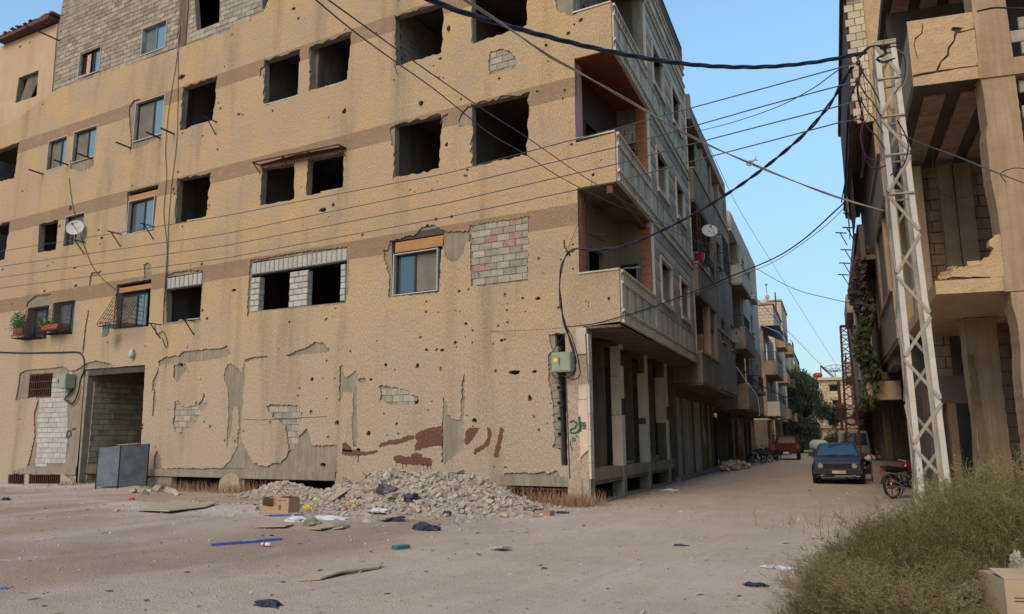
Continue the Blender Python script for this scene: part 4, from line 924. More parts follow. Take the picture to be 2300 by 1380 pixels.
D3 = blockhouse('tan apartment block furthest down the left side, beside the tree', 84.5, 110, 1.3, 13.4, 3.3, (3.4, 6.8, 10.0), sidew=2)
# ================================================================== unfinished concrete frame building, right foreground
mYP = mat('yellow_plaster', (.40, .26, .135), (.47, .315, .17), 4, bump=1.0, bscale=18, rough=.95, c3=(.42, .28, .15), stain=(.25, .16, .09), stain_amt=.3, bdist=.03)
mCol = mat('form_marked_concrete', (.31, .20, .115), (.37, .245, .15), 2, bump=.6, bscale=16, rough=.95, stain=(.15, .105, .07), stain_amt=.4, boards=.3)
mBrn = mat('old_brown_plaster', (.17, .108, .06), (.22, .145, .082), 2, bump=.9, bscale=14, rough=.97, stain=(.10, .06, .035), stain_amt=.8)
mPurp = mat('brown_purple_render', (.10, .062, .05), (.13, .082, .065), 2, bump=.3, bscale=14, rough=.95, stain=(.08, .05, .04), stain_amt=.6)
mHol = mat('hollow_ceiling_block', (.24, .16, .12), (.30, .21, .155), 4, rough=.95, rand=.15, bump=.4)
F = thing('unfinished_building', 'unfinished concrete frame building at right with cracked yellow balcony parapet and a broken lower parapet', 'building', (CF.x, CF.y, 0))
ff = FFr()
cf_t, cf_w = CF.dot(S), CF.dot(Rr)
# upper balcony : front parapet cracked in pieces
crk = lambda *p: [onF(*q) for q in p]
pz0, pz1 = 8.0, 9.3
whole = [(-.02, pz0), (1.07, pz0), (1.07, pz1), (-.02, pz1)]
c1 = jag(crk((2165,62),(2150,75),(2146,92),(2133,110),(2132,125),(2115,140),(2108,158),(2106,160),(2103,158),(2111,138),(2127,123),(2129,108),(2142,90),(2144,72),(2135,68),(2140,60)), .006, .06, 3)
c2 = jag(crk((2050,170),(2070,165),(2110,158),(2150,152),(2200,146),(2200,149),(2150,155),(2110,163),(2070,170),(2050,175)), .004, .06, 5)
c3 = jag(crk((2145,72),(2170,68),(2200,60),(2201,63),(2170,71),(2145,77)), .004, .06, 7)
c4 = jag(crk((2069,45),(2074,60),(2072,75),(2058,88),(2054,100),(2060,125),(2063,138),(2058,125),(2052,102),(2055,86),(2069,74),(2071,60)), .003, .05, 9)
MB().poly(ff, whole, [c1, c2, c3, c4], -.05, 0).build('parapet', mYP, F)
MB().box(ff, 0, 1.07, pz0 + .02, pz1 - .02, -.14, -.051).build('parapet_core', mSoot, F)
fside = lambda n, z, d: ff(-d, z, -n)                                   # street side of this building: n runs back, d out to the street
sS = lambda t, z, d: CF * 1 - Vector((0, 0, CF.z)) + S * t - Rr * d + Z * z
MB().box(sS, .1, 6.2, pz0, pz1 - .02, -.12, -.01).build('side_parapet', mMort, F)
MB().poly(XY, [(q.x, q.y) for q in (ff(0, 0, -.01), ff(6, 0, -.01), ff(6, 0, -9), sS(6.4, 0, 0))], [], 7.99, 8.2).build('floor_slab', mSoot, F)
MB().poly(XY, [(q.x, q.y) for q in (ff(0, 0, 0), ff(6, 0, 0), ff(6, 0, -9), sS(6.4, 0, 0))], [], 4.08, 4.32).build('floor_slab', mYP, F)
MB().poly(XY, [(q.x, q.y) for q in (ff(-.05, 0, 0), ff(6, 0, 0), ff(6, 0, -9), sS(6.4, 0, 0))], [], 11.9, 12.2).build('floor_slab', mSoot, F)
# hollow block strips between ribs under the upper slabs
for z in (7.955, 11.86):
    for i in range(5):
        e0 = .2 + i * .62
        for k in range(14):
            q = lambda a, zz, d: sS(a, zz, 0) + EF * d
            MB().box(q, .5 + k * .3, .785 + k * .3, z - .02, z + .03, e0, e0 + .36).build('ceiling_block', mHol, F)
# main column and beam stubs
MB().poly(ff, jag([(1.09, 4.33), (1.09, 5.6), (1.05, 6.1), (1.06, 6.9), (1.10, 7.1), (1.08, 7.98), (1.62, 7.98), (1.62, 4.33)], .005, .1), [], -.45, .0).build('column', mCol, F)
MB().poly(ff, jag([(1.14, -.2), (1.14, 2.6), (1.18, 3.0), (1.19, 3.5), (1.14, 3.8), (1.14, 4.06), (1.75, 4.06), (1.75, -.2)], .006, .1), [], -.45, .0).build('column', mCol, F)
MB().poly(ff, jag([(1.075, 8.02), (1.075, 12), (1.6, 12), (1.62, 8.02)], .004, .15), [], -.45, .01).build('column', mCol, F)
MB().box(ff, 1.05, 4, 7.98, 8.3, -.3, .03).build('beam', mCol, F); MB().box(ff, 1.05, 4, 4.06, 4.33, -.3, .02).build('beam', mCol, F)

# block infill right of the column
blocks(F, ff, ANG_F, [(1.62, 8.3), (4, 8.3), (4, 9.1), (1.62, 9.1)], [], -.1, mBlock, seed=2, bh=.24)
blocks(F, ff, ANG_F, [(1.66, 4.33), (4, 4.33), (4, 7.9), (1.66, 7.9)], [], -.12, mBlock, seed=6, bh=.24)
blocks(F, ff, ANG_F, [(1.76, .0), (4, .0), (4, 4.0), (1.76, 4.0)], [], -.12, mBrn, seed=7, bh=.24)
# lower balcony: broken parapet standing on the slab
bp = jag(crk((2135,622),(2137,608),(2150,603),(2180,598),(2200,590),(2212,578),(2222,577),(2228,565),(2232,558),(2224,552),(2223,540),(2232,534),(2250,528),(2268,527),(2271,555),(2272,600),(2265,615),(2255,622)), .012, .07, 4)
bp = [(x, max(z, 4.325)) for x, z in bp]
MB().poly(ff, bp, [], -.16, -.01).build('broken_parapet', mYP, F)
for (u, v, s_) in ((2125,617,.10),(2140,602,.06),(2190,592,.09),(2118,622,.06),(2160,600,.05),(2262,522,.07),(2245,530,.06)):
    e_, z_ = onF(u, v); o = MB().box(ff, e_ - s_, e_ + s_, z_ - s_ * .5, z_ + s_ * .4, -.15, -.03, j=s_ * .35).build('rubble_piece', mYP, F)
# recessed back wall, upper and lower levels
NB = 4.3
fb_ = FFr(NB)
reg = [(.6, 4.33), (4.2, 4.33), (4.2, 7.78), (.6, 7.78)]
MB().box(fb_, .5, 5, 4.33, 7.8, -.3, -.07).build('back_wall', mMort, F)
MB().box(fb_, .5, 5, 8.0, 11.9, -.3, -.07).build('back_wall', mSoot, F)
blocks(F, fb_, ANG_F, reg, [], -.01, mBrn, seed=4, bw=.5, bh=.26, jit=.015)
MB().box(fb_, 1.2, 1.5, 4.33, 7.78, -.05, .10).build('back_column', mBrn, F); MB().box(fb_, 1.52, 1.85, 4.33, 7.78, -.05, .16).build('back_column', mBrn, F)
MB().box(fb_, .55, .84, 4.33, 7.8, -.05, .2).build('back_column', mCol, F)
# ground floor recess : column with broken edge, beam, dark doorway
def onFo(u, v, off): 
    p = onplane(u, v, CF - NF * off, NF); return ((p - CF).dot(EF), p.z)
c_ = [onFo(*q, 3.2) for q in ((2172,770),(2178,850),(2190,930),(2196,1000),(2200,1130),(2290,1130),(2268,1000),(2250,850),(2240,750))]
cc = [(a, b) for a, b in c_]; cc[0] = (cc[0][0] - .03, 4.06); cc[8] = (cc[8][0], 4.06); cc[4] = (cc[4][0], -.3); cc[5] = (cc[5][0], -.3)
f32 = FFr(3.2)
MB().poly(f32, jag(cc, .01, .15), [], -.4, 0).build('column', mCol, F)
MB().poly(f32, jag([(cc[0][0] + .02, 3.3), (cc[1][0], 2.5), (cc[2][0], 1.6), (cc[3][0], .8), (cc[3][0], -.2), (cc[3][0] + .14, -.2), (cc[2][0] + .16, 1.6), (cc[1][0] + .1, 2.6), (cc[0][0] + .08, 3.3)], .03, .1), [], -.0, .05).build('broken_edge', mBrn, F)
MB().box(fb_, .5, 1.5, 2.33, 2.95, -.3, .0).build('beam', mPurp, F)
blocks(F, fb_, ANG_F, [(.6, 2.96), (1.15, 2.96), (1.15, 4.0), (.6, 4.0)], [], -.06, mBrn, seed=5, bw=.5, bh=.26)
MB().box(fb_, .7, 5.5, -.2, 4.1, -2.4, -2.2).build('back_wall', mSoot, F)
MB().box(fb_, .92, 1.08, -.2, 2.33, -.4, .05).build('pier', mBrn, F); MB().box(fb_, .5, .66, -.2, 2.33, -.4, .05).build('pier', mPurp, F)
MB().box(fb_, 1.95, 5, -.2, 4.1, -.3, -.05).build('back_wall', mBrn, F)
blocks(F, fb_, ANG_F, [(2.0, -.1), (4.6, -.1), (4.6, 4.0), (2.0, 4.0)], [], .0, mBrn, seed=15, bw=.5, bh=.3, jit=.015)

# ================================================================== second building on the right (yellow balcony ends, brown parapets)
G = thing('apartment_building', 'dark brown balconied block behind the white lattice pole, with yellow plastered balcony ends', 'building', tuple(S * 4 + Rr * 8))
def at(w, t): return w
for (z0, z1, w0, t0) in ((4.15, 5.4, 7.42, 3.2), (8.0, 9.2, 7.42, 3.2)):
    n3 = FN(t0)
    MB().poly(n3, jag([(w0, z0), (11, z0), (11, z1), (w0, z1)], .006, .2), [], -.12, 0).build('parapet_end', mYP, G)
    slab(G, FR(w0), t0 + .02, 8.0, z0 + .01, z1 - .01, -.12, 0, mMort, 'parapet'); slab(G, FR(w0), t0, 8.0, z1, z1 + .08, -.14, .07, mTan, 'parapet_cap')
    MB().box(FR(w0), t0 + .02, 16, z0 - .15, z0, -4, -.01).build('floor_slab', mConcD, G)
    MB().box(n3, w0 + .02, w0 + .3, z1 + .08, z0 + 3.7, -.35, -.02).build('pillar', mYP, G)
    MB().box(FN(5.2), w0 + .5, 11, z0, z0 + 3.7, -.2, 0).build('loggia_wall', mBrn, G)
slab(G, FR(7.5), 6.2, 17, 3.7, 15, -.3, 0, mStucco, 'wall')
MB().box(FN(5.0), 7.45, 11.0, 4, 15, -.3, 0).build('end_wall', mYP, G)
w_ = 6.92
MB().box(FN(4.9), w_ + .04, 7.42, 10.9, 15.0, -.2, -.05).build('end_wall', mMort, G)
blocks(G, FN(4.9), ANG_N, [(w_, 10.9), (7.5, 10.9), (7.5, 15.0), (w_, 15.0)], [], 0, mSandB, seed=8, bw=.36, bh=.24, limit=80)
slab(G, FR(w_), 4.95, 16.6, 11.0, 15.0, -.2, -.02, mPurp, 'wall')
slab(G, FR(w_), 4.6, 16.8, 14.9, 15.05, -.4, .08, mMaroon, 'roof_edge')
for (z0, z1, t0, t1, wv) in ((7.6, 8.6, 8.6, 17.5, 6.98), (11.3, 11.5, 5, 17, 6.86)):
    slab(G, FR(wv), t0, t1, z0, z1, -.15, 0, mPurp, 'parapet'); slab(G, FR(wv), t0, t1, z1, z1 + .07, -.16, .05, mSoot, 'parapet_cap')
    MB().box(FR(wv), t0, t1, z0 - .15, z0, -.6, -.01).build('floor_slab', mConcD, G)
MB().poly(FR(7.44), [(8.0, 4.2), (12, 4.2), (12, 8), (8.0, 8)], [[(9, 5.3), (10.4, 5.3), (10.4, 7.2), (9, 7.2)]], -.05, .02).build('wall', mStucco, G)
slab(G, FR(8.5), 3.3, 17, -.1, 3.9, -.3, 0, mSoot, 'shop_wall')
for i, t in enumerate((3.4, 6.6, 9.8, 13, 16.2)): slab(G, FR(8.0), t, t + .4, -.1, 3.9, -.45, 0, mConcD, 'pillar')
slab(G, FR(7.5), 9.5, 17, 3.5, 3.75, -2, .3, mConcD, 'shop_beam')
MB().box(FR(7.95), 10.3, 11.6, 1.35, 2.05, 0, .02).build('shop_sign', mat('faded_red_sheet', (.10, .014, .012), None, rough=.7), G)
MB().box(FR(7.3), 8.6, 9.1, 2.8, 3.4, -.5, .5).build('beam', mTan, G)
MB().box(FN(12.0), 6.9, 8, 0, .75, -1.5, 0).build('low_wall', mMort, G)
# third on the right: pale render with iron brackets
G2 = thing('apartment_building', 'pale rendered block with rows of iron wash line brackets, behind the hanging ivy', 'building', tuple(S * 20 + Rr * 8))
punched(G2, FR(7.15), 17.6, 40, 3.4, 10.6, [(19, 20.5, 7.4, 8.6), (24, 25.5, 7.4, 8.6), (30, 31.5, 7.4, 8.6), (24, 25.5, 4.6, 5.8)], -.2, 0, mStuccoL)
MB().box(FN(17.6), 7.16, 10, 3.4, 10.6, -.2, 0).build('end_wall', mStuccoL, G2)
tb_, zb_ = onW(1905, 712, 6.9)
slab(G2, FR(7.15), 26, 33, 8.3, 9.3, 0, .3, mStuccoL, 'balcony')
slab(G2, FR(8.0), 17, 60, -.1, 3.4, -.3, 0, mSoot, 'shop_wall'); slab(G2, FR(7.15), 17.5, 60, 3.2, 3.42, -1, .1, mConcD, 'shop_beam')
for i in range(12): slab(G2, FR(7.7), 18 + i * 3.2, 18.4 + i * 3.2, -.1, 3.2, -.4, 0, mConcD, 'pillar')
for i, (u, v) in enumerate(((1894,479),(1892,511),(1877,523),(1888,561),(1885,591),(1882,617))):
    q = onD(u + 24, v + 1, 30 + i * 1.5); qq = onD(u, v, 30 + i * 1.5); MB().bar(q, qq, .045).bar(q - Z * .55, q.lerp(qq, .6), .03).build('bracket', mIron, G2)
# iron window cage and green cloth
b = MB(); 
for i in range(7): q = FR(7.0)(10.2 + i * .5, 9.3, .02); b.bar(q, q + Z * 2.4, .03)
for k in range(6): b.bar(FR(7.0)(10.2, 9.4 + k * .45, .02), FR(7.0)(13.2, 9.4 + k * .45, .02), .03)
b.build('window_grille', mIron, G)
put('green_cloth', MB().quadbox([FR(6.95)(t, z, d) for t in (13.4, 14.6) for z in (9.6, 11.2) for d in (.05, .07)]), mat('pale_green_cloth', (.26, .30, .13), (.30, .34, .16), 3, rough=.9), 'pale green cloth hung on the dark railings behind the lattice pole', 'cloth')
# further blocks on the right, shrinking to the street's end
G3 = blockhouse.__call__ if False else None
G3 = thing('apartment_building', 'low grey projecting block far down the right side of the street', 'building', tuple(S * 60 + Rr * 8.5))
slab(G3, FR(7.8), 41, 75, 2.9, 8.4, -.3, 0, mStuccoL, 'wall'); MB().box(FN(41), 7.8, 12, 2.9, 8.4, -.3, 0).build('end_wall', mStuccoL, G3)
slab(G3, FR(7.8), 42, 52, 2.6, 4.0, 0, 1.1, mStuccoL, 'balcony'); slab(G3, FR(7.8), 42, 52, 6, 7.1, 0, .9, mStuccoL, 'balcony'); slab(G3, FR(9), 41, 75, 0, 2.9, -.3, 0, mConcD, 'shop_wall')
railing(G3, FR(7.8), 42, 52, 7.1, .7, .85, 14)

# ================================================================== building closing the street
DE = 112.0
pe = onD(1865, 985, DE); exd = EF.normalized(); eo = Vector((pe.x, pe.y, 0))
fe = lambda a, z, d: eo + exd * a + NF * d + Z * z
En = thing('apartment_building', 'sunlit sand coloured block of three floors closing the far end of the street', 'building', tuple(eo))
def pE(u, v): 
    p = onplane(u, v, eo, NF); return ((p - eo).dot(exd), p.z)
zt = pE(1865, 848)[1]
L_ = -8.5; R_ = 9.0
wl = []
for q in (((1863,864),(1887,859+20)),((1828,858),(1842,875)),((1870,898),(1887,909)),((1828,899),(1846,909)),((1874,936),(1890,948))):
    a, b_ = pE(*q[0]); c, d_ = pE(*q[1]); wl.append((a, c, d_, b_))
zg = pE(1865, 962)[1]
MB().poly(fe, [(L_, zg), (R_, zg), (R_, zt), (L_, zt)], [[(a, c), (b_, c), (b_, e), (a, e)] for a, b_, c, e in wl], -.4, -.12).build('wall', mSandJ, En)
nb_ = blocks(En, fe, ANG_F, [(L_, zg), (R_, zg), (R_, zt - .4), (L_, zt - .4)], [[(a, c), (b_, c), (b_, e), (a, e)] for a, b_, c, e in wl], -.05, mSandB, bw=.95, bh=.42, seed=31, limit=300, gap=.05)
MB().box(fe, L_ - .2, R_, zt - .4, zt, -.5, .35).build('roof_edge', mSandB, En)
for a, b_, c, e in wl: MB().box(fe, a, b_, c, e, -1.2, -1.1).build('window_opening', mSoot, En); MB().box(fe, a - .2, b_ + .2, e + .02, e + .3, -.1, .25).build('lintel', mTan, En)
for q in (930, 962): z = pE(1865, q)[1]; MB().box(fe, L_, R_, z, z + .3, -.1, .5).build('floor_band', mTan, En)
for i in range(6):
    a = L_ + i * 3.1; MB().box(fe, a, a + .6, -.3, zg, -.7, 0).build('pillar', mTan, En)
MB().box(fe, L_, R_, zg - 1.6, zg, -.5, -.1).build('shop_fascia', mat('cream_render', (.42, .33, .20), None, rough=.9), En)
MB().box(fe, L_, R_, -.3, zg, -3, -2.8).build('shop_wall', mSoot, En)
# roof tank, solar panel, dish on it
q = fe(pE(1838, 845)[0], zt, -1)
put('water_tank', MB().tube([q + EF * -.6 + Z * .45, q + EF * -.4 + Z * .45, q + EF * .5 + Z * .45, q + EF * .65 + Z * .45], [.2, .38, .38, .18], 12), mat('red_tank', (.45, .03, .03), None, rough=.5), 'small red rooftop water tank above the building at the street end', 'tank', smooth=True)
o = thing('solar_water_heater', 'tilted solar heater panel on the roof at the street end, beside the red tank', 'solar panel', tuple(fe(pE(1848, 845)[0], zt, -1)))
q = fe(pE(1846, 845)[0], zt, -1)
MB().quadbox([q + EF * a + Z * (1.7 * (1 - c) + .1) + EF * c * 1.6 + NF * d for a in (0, .15) for c in (0, 1) for d in (-.9, .9)]).build('panel', mGlassD, o)
MB().bar(q, q + Z * 1.9, .12).bar(q + EF * 1.8, q + Z * 1.7, .08).build('stand', mRust, o)
q = fe(pE(1878, 845)[0], zt + 1.0, -1)
b = MB()
for k in range(9):
    for r_ in (.4, .9, 1.4): pass
    a = 2 * PI * k / 9; b.tube([q, q + EF * math.cos(a) * 1.5 + (Z * .35 + NF * .2) * math.sin(a) * 1.5 + Z * .4], .03, 4)
for r_ in (.7, 1.5): b.tube([q + EF * math.cos(a) * r_ + (Z * .35 + NF * .2) * math.sin(a) * r_ + Z * .25 * r_ for a in [2 * PI * k / 16 for k in range(16)]], .035, 4, closed=True)
b.bar(q - Z * 1.0, q, .1); put('mesh_dish', b, mWireG, 'large wire mesh dish on the roof at the far end of the street', 'satellite dish')
# minaret ball with its spire and a white tank, behind the sunlit blocks
q = onD(1723, 668, 130); k_ = 130 / 1720.0
o = thing('minaret', 'small domed minaret top with beaded spire and crescent above the sunlit block roofs', 'minaret', (q.x, q.y, 0))
pr = [(-.2, 2.2), (-12 * k_, 2.2), (-11 * k_, 2.0 * k_ * 4), ( -6 * k_, 3.0 * k_), (-4 * k_, 4.2 * k_), (0, 4.8 * k_), (3 * k_, 4.0 * k_), (6 * k_, 1.6 * k_)]
MB().tube([q + Z * h for h in (-8 * k_, -4 * k_, -2 * k_, 1 * k_, 4 * k_, 5.5 * k_, 6.5 * k_)], [3.0 * k_, 3.2 * k_, 4.4 * k_, 5 * k_, 4 * k_, 2.2 * k_, .6 * k_], 14).build('dome', mat('peach_dome', (.48, .30, .18), None, rough=.6), o, True)
MB().tube([Vector((q.x, q.y, 0)), q - Z * 8 * k_], 2.6 * k_, 12).build('shaft', mSandB, o)
b = MB().tube([q + Z * 6 * k_, q + Z * 30 * k_ - WX * .1], .045, 5)
for h, r_ in ((10, .8), (14.5, 1.2), (20, 1.0), (24.5, .7)): b.tube([q + Z * (h - 1) * k_, q + Z * h * k_, q + Z * (h + 1) * k_], [.05, r_ * k_, .05], 8)
b.tube([q + Z * (30.5 + 2.4 * math.sin(a)) * k_ + WX * 2.2 * k_ * math.cos(a) for a in [PI * 1.0 + PI * i / 8 for i in range(9)]] , [.02, .07, .1, .12, .13, .12, .1, .07, .02], 5); b.build('spire', mWireG, o)
q = onD(1714, 682, 80); kk = 80 / 1720
put('water_tank', MB().tube([q + Z * h * kk for h in (-8, -6, -3, 0, 3, 6, 8.5, 9)], [10 * kk] * 6 + [9 * kk, 3 * kk], 18), mWhiteR, 'white ribbed rooftop water tank just in front of the minaret dome', 'tank', smooth=True)
q = onD(1742, 676, 85); put('roof_post', MB().bar(q - Z * 1, q + Z * .95, .12), mIron, 'dark post standing on the roof right of the minaret', 'post')

# ================================================================== lattice poles
def pylon(name, label, base, w0, w1, H, m, nb, braces_m, yaw, topbars=True, leg=.07, rungs=True, lean=Vector((0, 0, 0))):
    T = thing(name, label, 'utility pole', tuple(base)); c, s_ = math.cos(yaw), math.sin(yaw); ux = Vector((c, s_, 0)); uy = Vector((-s_, c, 0)); B0 = Vector(base)
    def P(i, j, h): w = w0 + (w1 - w0) * h / H; return B0 + lean * (h / H) + ux * (i * w / 2) + uy * (j * w / 2) + Z * h
    for i in (-1, 1):
        for j in (-1, 1):
            A_, B_ = P(i, j, -.1), P(i, j, H); o = MB()
            # angle section leg : two thin plates
            o.quadbox([q + ux * (0 if e == 0 else -i * leg) + uy * (0 if g_ == 0 else -j * .008) for q in (A_, B_) for e in (0, 1) for g_ in (0, 1)])
            o.quadbox([q + ux * (0 if e == 0 else -i * .008) + uy * (-j * .009 if g_ == 0 else -j * leg) for q in (A_, B_) for e in (0, 1) for g_ in (0, 1)])
            o.build('leg', m, T)
    for k in range(nb):
        h0 = H * k / nb + .04; h1 = H * (k + 1) / nb - .04; s0 = 1 if k % 2 else -1
        for (a, b_, off) in (((s0, -1), (-s0, -1), -uy * .012), ((-s0, 1), (s0, 1), uy * .012), ((-1, s0), (-1, -s0), -ux * .012), ((1, -s0), (1, s0), ux * .012)):
            MB().bar(P(a[0], a[1], h0) + off, P(b_[0], b_[1], h1) + off, .05, .02, upv=(uy if a[1] == b_[1] else ux)).build('brace', braces_m, T)
        if rungs and k > nb * .5:
            for j in (-1, 1): MB().bar(P(-1, j, h1 + .04) + uy * j * .014, P(1, j, h1 + .04) + uy * j * .014, .05, .03).build('rung', braces_m, T)
    for j in (-1, 1): MB().bar(P(-1, j, H - .03), P(1, j, H - .03), .07).build('rung', braces_m, T)
    return T, P
mWP = mat('white_painted_steel', (.43, .37, .30), (.48, .42, .35), 6, bump=.3, bscale=40, rough=.6, stain=(.22, .12, .06), stain_amt=.8)
mWP2 = mat('dusty_painted_steel', (.25, .21, .15), (.31, .26, .19), 8, bump=.3, bscale=40, rough=.65, stain=(.16, .09, .05), stain_amt=.8)
qb = onD(2104, 1190, 12.7); PB = Vector((qb.x, qb.y, 0))
_pt = onplane(1984, 104, PB, Vector((0, 1, 0)))
TP, PP = pylon('lattice_pole', 'white painted steel lattice pole carrying the bundled cables, right foreground', PB, .50, .36, _pt.z, mWP, 12, mWP2, math.atan2(EF.y, EF.x) - .02, leg=.09, lean=Vector((_pt.x - PB.x, 0, 0)))
b_ = onD(1922, 1052, 39); pylon('lattice_pole', 'rusty brown steel lattice pole further down the street behind the blue car', (b_.x, b_.y, 0), .75, .42, 7.4, mRust, 15, mRust, ANG_N, leg=.09)
q = onD(1898, 1045, 47); put('steel_post', MB().bar((q.x, q.y, 0), (q.x, q.y, 5.1), .16), mRust, 'plain rusty post just left of the rusty lattice pole', 'post')
# insulators and hooks on the white pole
for k, (u, v) in enumerate(((1928,142),(1926,182),(1932,224),(1936,266))):
    p = onD(u, v, 12.45); T = thing('insulator', ['top', 'second', 'third', 'lowest'][k] + ' porcelain spool insulator on the left of the white lattice pole', 'insulator', tuple(p), 'insulators on the white pole')
    MB().tube([p - Z * .04, p - Z * .02, p, p + Z * .02, p + Z * .04], [.02, .04, .025, .04, .02], 10).build('spool', mIron, T, True)
    h = PP(-1, -1, p.z); MB().tube([p, p + (h - p) * .3 - Z * .03, p + (h - p) * .6 + Z * .03, h], .012, 6).build('hook', mWireG, T)

# ================================================================== trees, ivy, weeds
def leafmat(name, c1, c2, t=.25):
    m = mat(name, c1, c2, 1.3, rough=.7, c3=tuple(x * .6 for x in c1)); m.node_tree.nodes['Principled BSDF'].inputs['Subsurface Weight'].default_value = 0
    return m
mLeafT = leafmat('tree_leaf', (.035, .055, .035), (.06, .08, .042)); mBark = mat('bark', (.10, .075, .055), (.15, .11, .08), 8, bump=.6, rough=.95)
def tree(label, base, cx, H, seed, n=24000, R_=3.3, leaf=.12, cat='tree'):
    rd = random.Random(seed); T = thing('street_tree', label, cat, tuple(base)); B0 = Vector(base)
    tr = MB(); tip = B0 + Vector((cx, 0, H * .4)); tr.tube([B0 - Z * .2, B0 + (tip - B0) * .5 + Vector((.1, 0, 0)), tip], [.22, .17, .13], 8)
    cl = []
    for i in range(46):
        a = rd.uniform(0, 2 * PI); h = rd.uniform(.10, .98); rr = R_ * (math.sin(PI * min(1, .22 + h * .80)) ** .7) * math.sqrt(rd.random()) * (1.15 if h < .6 else .85)
        p = B0 + Vector((cx + math.cos(a) * rr, math.sin(a) * rr, H * h)); cl.append((p, rd.uniform(.6, 1.35)))
        if i % 2 == 0: tr.tube([tip - Z * rd.uniform(0, 1), tip.lerp(p, .5) + Z * .4, p], [.08, .05, .015], 5)
    tr.build('trunk', mBark, T)
    v = []; fcs = []
    for i in range(n):
        p, r = cl[rd.randrange(len(cl))]
        d = Vector((rd.gauss(0, 1), rd.gauss(0, 1), rd.gauss(0, .8))).normalized() * r * rd.random() ** .45
        q = p + d; q.z -= rd.random() ** 3 * .9
        if q.z < B0.z + .5: continue
        a = Vector((rd.uniform(-.6, .6), rd.uniform(-.6, .6), -1)).normalized() * leaf * rd.uniform(1.2, 3.0); b_ = Vector((rd.uniform(-1, 1), rd.uniform(-1, 1), rd.uniform(-.3, .3))).normalized() * leaf * .35
        k = len(v); v += [tuple(q - b_), tuple(q + a * .5 - b_ * .3), tuple(q + a), tuple(q + b_)]; fcs.append((k, k+1, k+2, k+3))
    m = MB(); m.v = v; m.f = fcs; me = bpy.data.meshes.new('crown'); me.from_pydata(v, [], fcs); me.materials.append(mLeafT); o = bpy.data.objects.new('crown', me); C.objects.link(o); adopt(o, T)
    return T
b_ = onD(1800, 1012, 86); tree('feathery green tree overhanging the street beyond the red pickup', (b_.x, b_.y, 0), .2, 8.8, 3, 60000, 4.0, .16)
b_ = onD(1735, 1010, 60)
# second mass of the same tree reaching right, low over the street
# ivy
T = thing('ivy', 'ivy hanging down the dark building front, brown at the top and green below', 'climbing plant', tuple(S * 9 + Rr * 7.2))
rd = random.Random(12); bt = MB(); bg_ = MB()
for i in range(7000):
    h = rd.random(); z = 7.9 - h * 5.4; t = 10.6 + rd.gauss(0, 1.3) * (1.0 - .45 * h) - h * 1.0; w = 7.12 - rd.random() ** 2 * .42 - .12 * math.sin(z * 3)
    if h > .8 and rd.random() < (h - .8) * 4: continue
    if abs(t - 10.6 + h) > 2.0: continue
    p = FR(w)(t, z, 0); s_ = rd.uniform(.05, .11); n_ = (-Rr - S * .8 + Vector((rd.uniform(-.7, .7), rd.uniform(-.7, .7), rd.uniform(-.2, .9)))).normalized(); a = n_.orthogonal().normalized(); a.rotate(Matrix.Rotation(rd.uniform(0, 6.28), 3, n_)); b2 = n_.cross(a)
    M = bg_ if rd.random() < max(.05, min(.97, (h - .12) * 2.2)) else bt; k = len(M.v)
    M.v += [tuple(p - a * s_), tuple(p - b2 * s_ * .8 + a * s_ * .2), tuple(p + a * s_ * 1.3 + n_ * -.02), tuple(p + b2 * s_ * .8 + a * s_ * .2)]; M.f.append((k, k+1, k+2, k+3))
bt.build('dry_leaves', mat('dry_ivy_leaf', (.085, .045, .03), (.055, .035, .025), 6, rough=.8), T); bg_.build('green_leaves', mat('ivy_leaf', (.022, .036, .012), (.05, .065, .014), 3, rough=.5), T)
b = MB()
for i in range(8): t = 9.5 + i * .3; b.tube([FR(7.15)(t, 7.8, 0), FR(7.12)(t - .3, 6, .05), FR(7.12)(t - .7, 4.5, .1), FR(7.1)(t - 1, 3, .12)], .012, 4)
b.build('stems', mBark, T)
